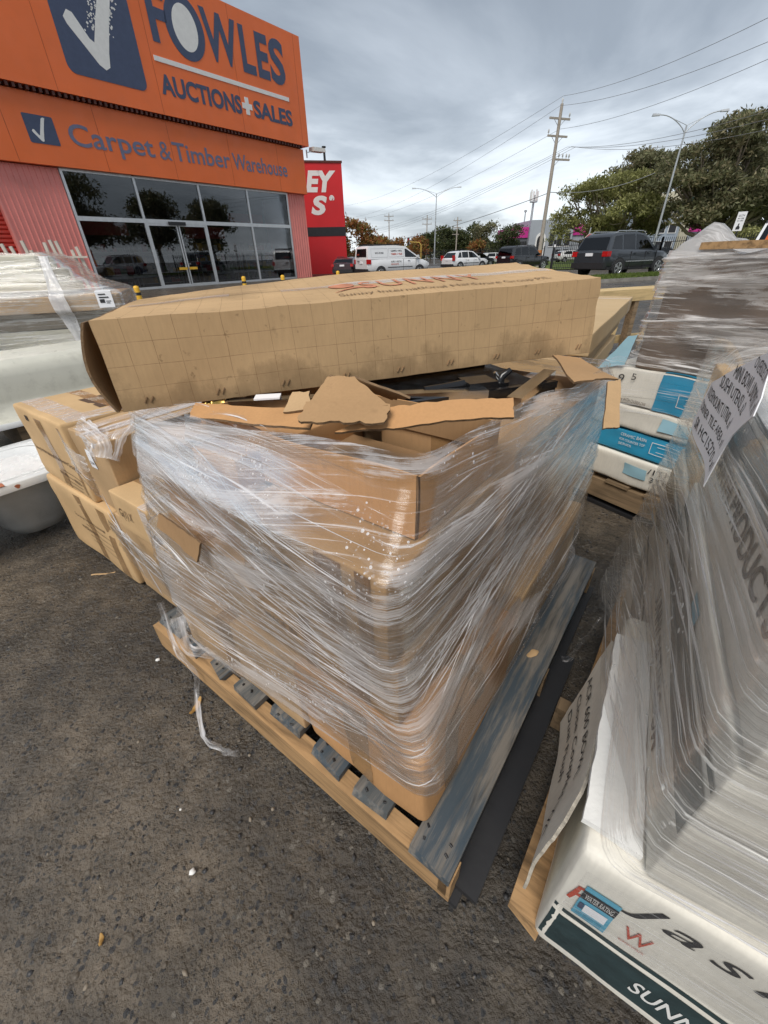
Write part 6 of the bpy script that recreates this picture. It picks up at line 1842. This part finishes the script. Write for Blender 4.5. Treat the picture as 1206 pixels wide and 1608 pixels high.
P = [Vector((26, 48, 7.0)).lerp(Vector((15.8, 45.8, 5.6)), t) - Vector((0, 0, .5 * 4 * t * (1 - t))) for t in [i / 10 for i in range(10)]] + P
m.tube([p - Vector((15.8, 45.8, 5.6)) for p in P], .03, 6)
tag(m.build('phone_cable', MATS['wire_dark'], None, (15.8, 45.8, 5.6)), 'thick low cable sagging from the wooden pole to the far left', 'cable')

ss_ = empty('stop_sign', (15.0, 34.0, ground_z(15, 34)), 0, 'red octagonal STOP sign on a grey post behind the grey four wheel drive', 'sign')
M('sign_red', (0.52, 0.02, 0.025), 0.45)
m = MB(); m.tube([(-.35, .12, 0), (-.05, .03, 2.6)], .04, 8); m.build('post', MATS['galvanised'], ss_)
oct_ = lambda r_: [(r_ * math.cos(math.radians(22.5 + 45 * i)), 1.88 + r_ * math.sin(math.radians(22.5 + 45 * i))) for i in range(8)]
m = MB(); m.prism(oct_(.40), lambda a, c, d: (a, -.03 - d, c), .0, .006); m.build('sign_rim', MATS['white_paint'], ss_)
m = MB(); m.prism(oct_(.37), lambda a, c, d: (a, -.03 - d, c), .007, .011); m.build('sign_plate', MATS['sign_red'], ss_)
text('lettering', 'STOP', lambda a, c: (-.25 + a, -.044, 1.77 + c), MATS['white_paint'], ss_, w=.50, h=.22, bold=.03)
ws = empty('notice_board', (20.75, 28.0, ground_z(20.75, 28)), -36, 'tall white notice with dark print fixed above the fence at right', 'sign')
m = MB(); m.tube([(0, .05, 0), (.08, .05, 2.85)], .035, 8); m.build('post', MATS['fence_black'], ws)
m = MB(); m.box(-.20, .22, -.02, .0, 1.95, 2.85); m.build('panel', MATS['paper'], ws)
for k, (z, h) in enumerate(((2.62, .09), (2.50, .07), (2.40, .05))):
    text('lettering', ['CCTV', 'IN USE', '24 HRS'][k], (lambda z: lambda a, c: (-.13 + a, -.024, z + c))(z), MATS['ink_black'], ws, w=.28, h=h, bold=.02)
m = MB(); m.prism([(-.08, 2.02), (.10, 2.02), (.10, 2.12), (.03, 2.2), (.04, 2.30), (-.02, 2.30), (-.03, 2.2), (-.08, 2.14)], lambda a, c, d: (a, -.02 - d, c), .001, .004); m.build('pictogram', MATS['ink_black'], ws)
fb = empty('banner_board', (12.3, 15.3, ground_z(12.3, 15.3)), -35, 'orange and blue leaning banner board at the far right edge', 'banner')
for k, (a0, a1, mt) in enumerate(((0, .28, 'sign_orange'), (.2801, .85, 'navy_bright'), (.8501, 1.1, 'sign_orange'))):
    m = MB(); m.hexa([(a0 - .15, 0, .1), (a1 - .15, 0, .1), (a1 - .15, .03, .1), (a0 - .15, .03, .1), (a0 + .22, .0, 2.35), (a1 + .22, .0, 2.35), (a1 + .22, .03, 2.35), (a0 + .22, .03, 2.35)])
    m.build('banner_panel', M('navy_bright', (.06, .09, .42), .5) if mt == 'navy_bright' else MATS[mt], fb)
for x in (.1, .8):
    m = MB(); m.bar((x - .2, .06, 0), (x + .15, .06, 2.3), .04, .03); m.build('frame_post', MATS['galvanised'], fb)
# traffic light far down the road
tl = empty('traffic_light', (5.6, 84, ground_z(5.6, 84)), 0, 'traffic light on a yellow mast arm far down the road', 'traffic light')
m = MB(); m.tube([(2.2, 0, 0), (2.2, 0, 2.8), (1.9, 0, 3.2), (0, 0, 3.35)], [.14, .12, .10, .06], 8); m.build('mast', M('mast_yellow', (.45, .30, .06), .6), tl)
m = MB(); m.box(-.2, .2, -.12, .12, 2.85, 3.95); lt = m.build('signal_head', MATS['trim_black'], tl)
m = MB(); m.tube([(0, -.1205, 3.7), (0, -.15, 3.7)], .11, 10); m.build('red_lens', MATS['sign_red'], lt)
ct = empty('phone_tower', (37.7, 120, ground_z(37.7, 120)), 0, 'slim pale mobile phone tower with a cluster of white antennas', 'tower')
m = MB(); m.tube([(0, 0, 0), (0, 0, 12.6)], [.35, .22], 10); m.build('mast', MATS['galvanised'], ct)
m = MB(); m.tube([(0, 0, 11.2), (0, 0, 11.4)], .9, 12); m.build('platform', MATS['galvanised'], ct)
for k in range(9):
    a = k * .698; m = MB(); m.box(.85 * math.cos(a) - .14, .85 * math.cos(a) + .14, .85 * math.sin(a) - .1, .85 * math.sin(a) + .1, 11.5, 13.3 + .3 * (k % 2)); m.build('antenna', MATS['white_paint'], ct)
m = MB(); m.tube([(-1.6, 0, 0), (-1.6, 0, 9.6)], .14, 8); m.box(-1.9, -1.3, -.2, .2, 9.4, 9.8); m.build('side_pole', MATS['galvanised'], ct)

# ------------------------------------------------------------------ far buildings
M('pink_fascia', (0.55, 0.03, 0.26), 0.5, dirt=0.05)
M('pale_grey', (0.36, 0.39, 0.42), 0.7, var=0.06, scale=0.4)
M('dark_grey', (0.12, 0.13, 0.14), 0.6)
M('cream_wall', (0.50, 0.46, 0.34), 0.7)
gb = empty('grey_building', (28, 100, ground_z(28, 100)), 0, 'grey office building with bright pink fascia and arched doorway across the road', 'building')
m = MB(); m.box(0, 3.2, 0, 12, 0, 3.8); m.build('dark_wing', MATS['dark_grey'], gb)
m = MB(); m.box(3.2, 12, -1, 12, 0, 6.7); m.build('wall', MATS['pale_grey'], gb)
m = MB(); m.box(12, 42, 0, 12, 0, 4.0); m.build('wall', MATS['pale_grey'], gb)
m = MB(); m.box(-.1, 3.15, -.2, 12.1, 3.8, 5.6); m.build('fascia', MATS['pink_fascia'], gb)
m = MB(); m.box(12.01, 42.2, -.2, 12.1, 4.0, 5.9); m.build('fascia', MATS['pink_fascia'], gb)
m = MB(); m.prism([(1.0 + .45 * math.cos(a), 4.6 + .4 * math.sin(a)) for a in [6.283 * i / 12 for i in range(12)]], lambda a, c, d: (a, -.2 - d, c), .005, .03); m.build('logo', MATS['white_paint'], gb)
arch = [(4.6, .0), (6.6, .0), (6.6, 3.6)] + [(5.6 + 1.0 * math.cos(a), 3.6 + 1.0 * math.sin(a)) for a in [math.pi * i / 10 for i in range(1, 10)]] + [(4.6, 3.6)]
m = MB(); m.prism(arch, lambda a, c, d: (a, -1 - d, c), .005, .05); dw = m.build('arched_doorway', MATS['white_paint'], gb)
m = MB(); m.prism([(5.6 + (a - 5.6) * .72, c * .9) for a, c in arch], lambda a, c, d: (a, -1.05 - d, c), .005, .03); m.build('door_glass', MATS['trim_black'], dw)
for x, z, w, h in ((7.4, 2.2, .9, 2.2), (9.0, 2.2, 1.0, 2.2), (10.6, 2.2, 1.0, 2.2), (9.0, .2, 1.0, 1.4), (10.6, .2, 1.0, 1.4), (14, 1.8, 2.4, 1.4), (18, 1.8, 2.4, 1.4), (22, 1.8, 2.4, 1.4), (26, 1.8, 2.4, 1.4), (30, 1.8, 2.4, 1.4), (34, 1.8, 2.4, 1.4)):
    yb_ = -1.0 if x < 12 else 0.0
    m = MB(); m.box(x, x + w, yb_ - .05, yb_ - .005, z, z + h); wo = m.build('window', MATS['trim_black'], gb)
    m = MB(); m.box(x - .08, x + w + .08, yb_ - .08, yb_ - .002, z - .12, z - .002); m.build('sill', MATS['white_paint'], wo)
for k in range(6):
    m = MB(); m.box(.2 + .5 * k, .62 + .5 * k, -.05, -.005, 1.0, 3.2); m.build('window', MATS['trim_black'], gb)
ap = empty('apartment_block', (46.5, 85, ground_z(46, 85)), 12, 'pale blue grey apartment block showing between the right hand trees', 'building')
m = MB(); m.box(0, 7.5, 0, 14, 0, 7.8); m.build('wall', M('blue_grey', (.33, .38, .44), .7), ap)
m = MB(); m.box(7.51, 9.2, -.3, 14, 0, 9.8); m.build('stair_tower', MATS['cream_wall'], ap)
m = MB(); m.box(-.3, 7.5, -.4, 14.3, 7.8, 8.1); m.build('roof', MATS['white_paint'], ap)
for x in (.6, 2.9, 5.2):
    for z in (1.0, 3.6, 5.8):
        m = MB(); m.box(x, x + 1.5, -.06, -.004, z, z + 1.3); wo = m.build('window', MATS['trim_black'], ap)
        m = MB()
        for a in ((x - .1, x, z - .1, z + 1.4), (x + 1.5, x + 1.6, z - .1, z + 1.4), (x, x + 1.5, z + 1.3, z + 1.4), (x, x + 1.5, z - .1, z)): m.box(a[0], a[1], -.09, -.002, a[2], a[3])
        m.build('frame', MATS['white_paint'], wo)
m = MB(); m.box(7.9, 8.8, -.34, -.304, 6.2, 8.6); m.build('tower_window', M('teal_glass', (.03, .16, .15), .2), ap)

# ------------------------------------------------------------------ trees
def leaf_mat(name, col, var=.5):
    t = NT(name)
    c = t.ramp(t.noise(scale=.9, detail=6, rough=.7), [(0.3, tuple(x * (1 - var) for x in col)), (0.5, col), (0.72, tuple(min(1, x * (1 + var)) for x in col))])
    d = t.n('ShaderNodeBsdfDiffuse'); t.set(d.inputs['Color'], c)
    tl_ = t.n('ShaderNodeBsdfTranslucent'); t.set(tl_.inputs['Color'], c)
    g = t.pbr(c, 0.55, 0, None, 0.35)
    m_ = t.n('ShaderNodeMixShader'); m_.inputs[0].default_value = .4
    t.t.links.new(g.outputs[0], m_.inputs[1]); t.t.links.new(tl_.outputs[0], m_.inputs[2])
    return t.done(m_)
LEAF = {'olive': [leaf_mat('leaf_olive', (.27, .275, .10)), leaf_mat('leaf_olive_light', (.40, .395, .16)), leaf_mat('leaf_olive_dark', (.17, .17, .065))],
        'gum': [leaf_mat('leaf_gum', (.20, .205, .105)), leaf_mat('leaf_gum_brown', (.285, .25, .14)), leaf_mat('leaf_gum_dark', (.135, .135, .07))],
        'ever': [leaf_mat('leaf_ever', (.072, .092, .034)), leaf_mat('leaf_ever_light', (.12, .13, .045)), leaf_mat('leaf_ever_dark', (.042, .055, .022))],
        'autumn': [leaf_mat('leaf_autumn', (.30, .16, .045)), leaf_mat('leaf_autumn_green', (.20, .17, .045)), leaf_mat('leaf_autumn_red', (.32, .10, .04))]}
MATS['bark'] = wood('bark', (0.20, 0.16, 0.12), axis=2, dark=0.5)
MATS['bark_pale'] = wood('bark_pale', (0.34, 0.28, 0.22), axis=2, dark=0.55)


def tree(label, x, y, clumps, kind, nleaf, leaf, trunk, seed, group='trees', flat=.6, bark='bark', limbs=None, name='tree', tuft=24):
    """clumps: (dx, dy, z, rx, rz) ellipsoids that together give the crown its outline; trunk: (base radius, fork height)"""
    t = empty(name, (x, y, ground_z(x, y)), 0, label, 'tree', group)
    r = random.Random(seed); g = np.random.default_rng(seed)
    m = MB(); r0, fh = trunk
    m.tube([(0, 0, -.2), (.08, 0, fh * .5), (.05, .05, fh)], [r0 * 1.2, r0 * .9, r0 * .75], 9)
    m.build('trunk', MATS[bark], t)
    lm = MB()
    for (dx, dy, z, rx, rz) in clumps:
        a = Vector((.05, .05, fh * r.uniform(.8, 1.0))); b_ = Vector((dx, dy, z)); k = (b_ - a).length
        mid = a.lerp(b_, .5) + Vector((r.uniform(-.1, .1) * k, r.uniform(-.1, .1) * k, -.06 * k))
        lm.tube([a, a.lerp(mid, .5), mid, mid.lerp(b_, .6), b_], [r0 * .5, r0 * .4, r0 * .3, r0 * .2, r0 * .1], 6, caps=False)
        for _ in range(3):
            e = b_ + Vector((r.gauss(0, rx * .5), r.gauss(0, rx * .5), r.gauss(0, rz * .5)))
            lm.tube([mid.lerp(b_, .4), mid.lerp(e, .6) + Vector((0, 0, .1)), e], [r0 * .16, r0 * .11, r0 * .04], 5, caps=False)
    lo_ = lm.build('limbs', MATS[bark], t); lo_['kind'] = 'stuff'
    vol = np.array([c[3] ** 2 * c[4] for c in clumps]); vol = vol ** .75; cnt = np.maximum(1, (nleaf / tuft * vol / vol.sum()).astype(int))
    V = []; MI = []
    for c, n in zip(clumps, cnt):
        d = g.normal(size=(n, 3)); d /= np.linalg.norm(d, axis=1)[:, None]
        d[:, 2] = np.where(d[:, 2] < -.45, -d[:, 2], d[:, 2])
        rad = g.uniform(.55, 1.05, n) ** .5
        ce = np.array([c[0], c[1], c[2]]) + d * rad[:, None] * np.array([c[3], c[3], c[4]])
        for q in range(n):                              # a tuft of leaves round each twig end
            tn = g.normal(size=(tuft, 3)); s = leaf * 2.1
            p = ce[q] + tn * np.array([s, s, s * flat])
            ax = g.normal(size=(tuft, 3)); ax += d[q] * .8 + np.array([0, 0, .3]); ax /= np.linalg.norm(ax, axis=1)[:, None]
            o = np.cross(ax, g.normal(size=(tuft, 3))); o /= np.linalg.norm(o, axis=1)[:, None]
            L = leaf * g.uniform(.7, 1.5, tuft)[:, None]; w = L * g.uniform(.28, .5, tuft)[:, None]
            V.append(np.stack([p - ax * L, p + o * w, p + ax * L, p - o * w], 1))
            MI.append(np.where(g.random(tuft) < .6, int(g.choice([0, 0, 1, 2])), g.integers(0, 3, tuft)))
    V = np.concatenate(V); MI = np.concatenate(MI)
    cr_ = link('crown', quads_mesh('crown', V, LEAF[kind], MI), t); cr_['kind'] = 'stuff'
    return t


def clumpset(seed, n, sx, sz, zc, rx, rz, lean=0.0):
    r = random.Random(seed); o = []
    for _ in range(n):
        a, q = r.uniform(0, 6.283), r.random() ** .5
        dz = r.uniform(-1, 1); w = math.sqrt(max(0, 1 - dz * dz * .8))
        o.append((math.cos(a) * q * sx * w + lean * dz, math.sin(a) * q * sx * w, zc + dz * sz, rx * r.uniform(.7, 1.25), rz * r.uniform(.7, 1.2)))
    return o


tree('bushy olive green tree behind the grey four wheel drive', 26.6, 55, clumpset(1, 26, 5.2, 2.6, 5.0, 1.7, 1.0) + [(-5.6, 0, 4.0, 1.2, 1.4), (-5.4, 0, 6.6, 1.0, .5), (-5.9, 0, 2.6, .9, 1.2), (4.5, 0, 3.6, 1.4, 1.2)], 'olive', 30000, .15, (.38, 2.6), 1, bark='bark_pale')
tree('big dark spreading gum tree at the right edge behind the fence', 33.5, 48, clumpset(2, 34, 5.6, 3.4, 6.4, 1.9, 1.0) + [(-3.5, 0, 8.6, 1.6, .7), (-1.5, 0, 10.1, 1.8, .7), (1.0, 0, 10.6, 2.0, .6), (-4.9, 0, 6.4, 1.3, 1.0), (-4.8, 0, 4.0, 1.3, 1.2)], 'gum', 42000, .16, (.50, 2.2), 2, bark='bark_pale')
tree('tall dark gum tree rising behind the bushy olive tree', 33.2, 63, clumpset(3, 12, 3.2, 1.8, 8.6, 1.3, .7) + [(-1.2, 0, 10.6, 1.4, .6), (.9, 0, 10.2, 1.2, .6), (2.6, 0, 9.4, 1.2, .6), (-3.4, 0, 9.2, 1.1, .5)], 'gum', 15000, .17, (.35, 4.5), 3)
tree('dark gum tree farthest right, partly out of the picture', 42.0, 50, clumpset(4, 22, 5.5, 3.2, 6.8, 2.0, 1.1), 'gum', 20000, .18, (.45, 2.4), 4)
tree('low olive shrub under the gum trees behind the fence', 31.0, 40.5, clumpset(5, 8, 2.0, .5, 1.3, .9, .6), 'olive', 6000, .13, (.12, .6), 5, name='shrub')
for k, (x, y, h, w, kind, lab) in enumerate(((-4.2, 60, 5.4, 2.0, 'autumn', 'autumn tree turning orange just right of the red building'), (-1.7, 63, 4.4, 1.7, 'autumn', 'second autumn tree to the right of the red building'), (.5, 67, 3.7, 1.6, 'autumn', 'third autumn tree, low and reddish, above the white van'),
        (2.6, 71, 3.3, 1.5, 'autumn', 'fourth autumn tree above the front of the white van'), (8.0, 98, 4.2, 2.2, 'autumn', 'yellow brown tree under the slim street lamp'),
        (12.6, 112, 5.4, 2.6, 'ever', 'leftmost dark evergreen in the far row'), (15.6, 110, 6.0, 2.5, 'ever', 'second dark evergreen in the far row'), (18.6, 111, 5.6, 2.6, 'ever', 'third dark evergreen in the far row'), (21.4, 109, 6.4, 2.6, 'ever', 'tallest dark evergreen in the far row'), (19.6, 92, 3.0, 1.3, 'autumn', 'small rusty autumn tree before the far evergreens'),
        (24.0, 90, 5.3, 3.0, 'ever', 'broad round evergreen left of the pink fascia'), (5.2, 108, 3.4, 2.0, 'ever', 'low far tree behind the traffic light'), (38.5, 106, 7.6, 2.8, 'gum', 'gum tree behind the grey building'), (44, 92, 5.0, 2.6, 'olive', 'olive tree beside the apartment block'), (22.5, 99, 6.2, 2.6, 'gum', 'brownish tree between the evergreens and grey building'))):
    tree(lab, x, y, clumpset(20 + k, 9, w * .75, h * .32, h * .58, w * .5, h * .16), kind, 3600, .15 + .0006 * y, (.14, h * .3), 30 + k, 'trees along the far side of the road', tuft=14)
# trees across the car park that the shop glass mirrors
for k, (x, y, h, w) in enumerate(((31, 9, 10, 4.5), (36, 17, 9, 4.0), (33, 24.5, 8, 3.5))):
    tree(['dark gum tree mirrored in the leftmost shop window', 'dark gum tree mirrored beside the sliding doors', 'dark gum tree mirrored in the right hand shop windows'][k], x, y, clumpset(60 + k, 16, w * .8, h * .28, h * .62, w * .42, h * .12), 'gum', 9000, .2, (.3, h * .35), 70 + k, 'trees mirrored in the shop glass', tuft=16)
# a mass of greenery closing the view far away
r = random.Random(12); V = []
g = np.random.default_rng(12)
n = 26000
th = g.uniform(math.radians(48), math.radians(118), n); rr_ = g.uniform(150, 175, n)
X_ = rr_ * np.cos(th); Y_ = rr_ * np.sin(th)
top = 4.2 + 1.6 * np.sin(th * 23) + 1.2 * np.sin(th * 57 + 1) + .7 * np.sin(th * 131)
Zc = g.uniform(0, 1, n) ** .8 * top
ax = g.normal(size=(n, 3)); ax /= np.linalg.norm(ax, axis=1)[:, None]; o = np.cross(ax, g.normal(size=(n, 3))); o /= np.linalg.norm(o, axis=1)[:, None]
p = np.stack([X_, Y_, Zc], 1); L = g.uniform(.35, .8, n)[:, None]
tag(link('far_woodland', quads_mesh('far_woodland', np.stack([p - ax * L, p + o * L * .6, p + ax * L, p - o * L * .6], 1), LEAF['ever'], g.integers(0, 3, n))), kind='stuff')
V = None

# ------------------------------------------------------------------ litter on the asphalt
M('leaf_dry', (0.42, 0.24, 0.07), 0.7)
M('splinter', (0.50, 0.33, 0.17), 0.8)
def litter(name, label, cat, x, y, deg, L, w, mat, th=.003, seed=1, curl=.004):
    r = random.Random(seed); n = 10; G = []
    for i in range(n + 1):
        t = i / n; ww = w * (math.sin(math.pi * (.08 + .84 * t)) ** .7) * (.8 + .3 * r.random()) / 2
        z = .004 + curl * math.sin(t * 5 + seed)
        G.append([(L * (t - .5), -ww, z), (L * (t - .5), 0, z + th), (L * (t - .5), ww, z)])
    m = MB(); m.grid(G, 0, None, True); m.grid([[(a, b_, max(0, c - th * .8)) for a, b_, c in row][::-1] for row in G], 0, None, True)
    return tag(m.build(name, MATS[mat], None, (x, y, 0), deg), label, cat)
litter('wood_splinter', 'thin pale wood splinter on the asphalt by the left cartons', 'splinter', -1.29, 1.43, 12, .10, .010, 'splinter', seed=1)
litter('dry_leaf', 'curled yellow leaf on the asphalt beside the pallet bearer', 'leaf', -.617, .765, 80, .06, .018, 'leaf_dry', seed=2, curl=.008)
litter('dry_leaf', 'small dry leaf on the asphalt at bottom left', 'leaf', -.62, .245, -60, .022, .010, 'leaf_dry', seed=3)
bl_ = litter('dry_leaf', 'brown leaf lying on the right side boards of the blue pallet', 'leaf', .47, .745, 20, .04, .022, 'splinter', seed=4)
bl_.location = PA.w(.62, .045, .151)
def crumb(label, x, y, s, seed):
    m = MB(); bmx = bmesh.new(); bmesh.ops.create_icosphere(bmx, subdivisions=2, radius=s)
    for v in bmx.verts: v.co += noise.noise_vector(v.co * (1.2 / s) + Vector((seed, 0, 0))) * s * .5; v.co.z = v.co.z * .7 + s * .5
    me = bpy.data.meshes.new('foam_crumb'); bmx.to_mesh(me); bmx.free(); me.materials.append(MATS['foam_white'])
    for p_ in me.polygons: p_.use_smooth = True
    tag(link('foam_crumb', me, None, (x, y, 0)), label, 'foam crumb', 'white foam crumbs')
crumb('largest white foam crumb on the open asphalt', -.469, .352, .0075, 1)
crumb('white foam crumb beside the far left corner of the blue pallet', -.822, .948, .007, 2)
crumb('tiny white foam crumb near the bottom left', -.55, .48, .003, 3)
# loose stones pressed into the asphalt
g = np.random.default_rng(5); n = 5200
xs = g.uniform(-2.2, 1.0, n); ys = g.uniform(-.1, 2.2, n); sz = .0018 + .0048 * g.random(n) ** 2.6
keep = ~((xs > .2) & (ys < .25))
xs, ys, sz = xs[keep], ys[keep], sz[keep]
ico = [(0, 0, 1), (.9, 0, .3), (.28, .85, .3), (-.72, .53, .3), (-.72, -.53, .3), (.28, -.85, .3), (.9, .3, -.4), (-.1, .95, -.4), (-.95, 0, -.4), (-.1, -.95, -.4), (.8, -.5, -.4)]
fc = [(0, 1, 2), (0, 2, 3), (0, 3, 4), (0, 4, 5), (0, 5, 1), (1, 6, 2), (2, 7, 3), (3, 8, 4), (4, 9, 5), (5, 10, 1), (6, 7, 2), (7, 8, 3), (8, 9, 4), (9, 10, 5), (10, 6, 1)]
base = np.array(ico); VV = []; 
ang = g.uniform(0, 6.283, len(xs)); st_ = g.uniform(.6, 1.3, (len(xs), 3)) * np.array([1, 1, .55])
ca, sa = np.cos(ang), np.sin(ang)
B = base[None] * st_[:, None, :] * sz[:, None, None] * g.uniform(.8, 1.2, (len(xs), len(ico), 1))
VX = B[..., 0] * ca[:, None] - B[..., 1] * sa[:, None] + xs[:, None]; VY = B[..., 0] * sa[:, None] + B[..., 1] * ca[:, None] + ys[:, None]; VZ = B[..., 2] - .003
verts = np.stack([VX, VY, VZ], -1).reshape(-1, 3)
F = (np.array(fc)[None] + (np.arange(len(xs)) * len(ico))[:, None, None]).reshape(-1, 3)
me = bpy.data.meshes.new('loose_stones'); me.vertices.add(len(verts)); me.loops.add(F.size); me.polygons.add(len(F))
me.vertices.foreach_set('co', verts.astype(np.float32).ravel()); me.loops.foreach_set('vertex_index', F.astype(np.int32).ravel()); me.polygons.foreach_set('loop_start', np.arange(0, F.size, 3, dtype=np.int32))
M('stone_dark', (0.035, 0.034, 0.035), 0.45, bump=0.2, bscale=200); M('stone_brown', (0.11, 0.09, 0.068), 0.6, bump=0.2, bscale=200); M('stone_pale', (0.24, 0.20, 0.15), 0.6, bump=0.2, bscale=200)
for k in ('stone_dark', 'stone_brown', 'stone_pale'): me.materials.append(MATS[k])
mi = np.repeat(np.where(g.random(len(xs)) < .55, 0, np.where(g.random(len(xs)) < .93, 1, 2)), len(fc)); me.polygons.foreach_set('material_index', mi.astype(np.int32))
me.update(); tag(link('loose_stones', me), kind='stuff')
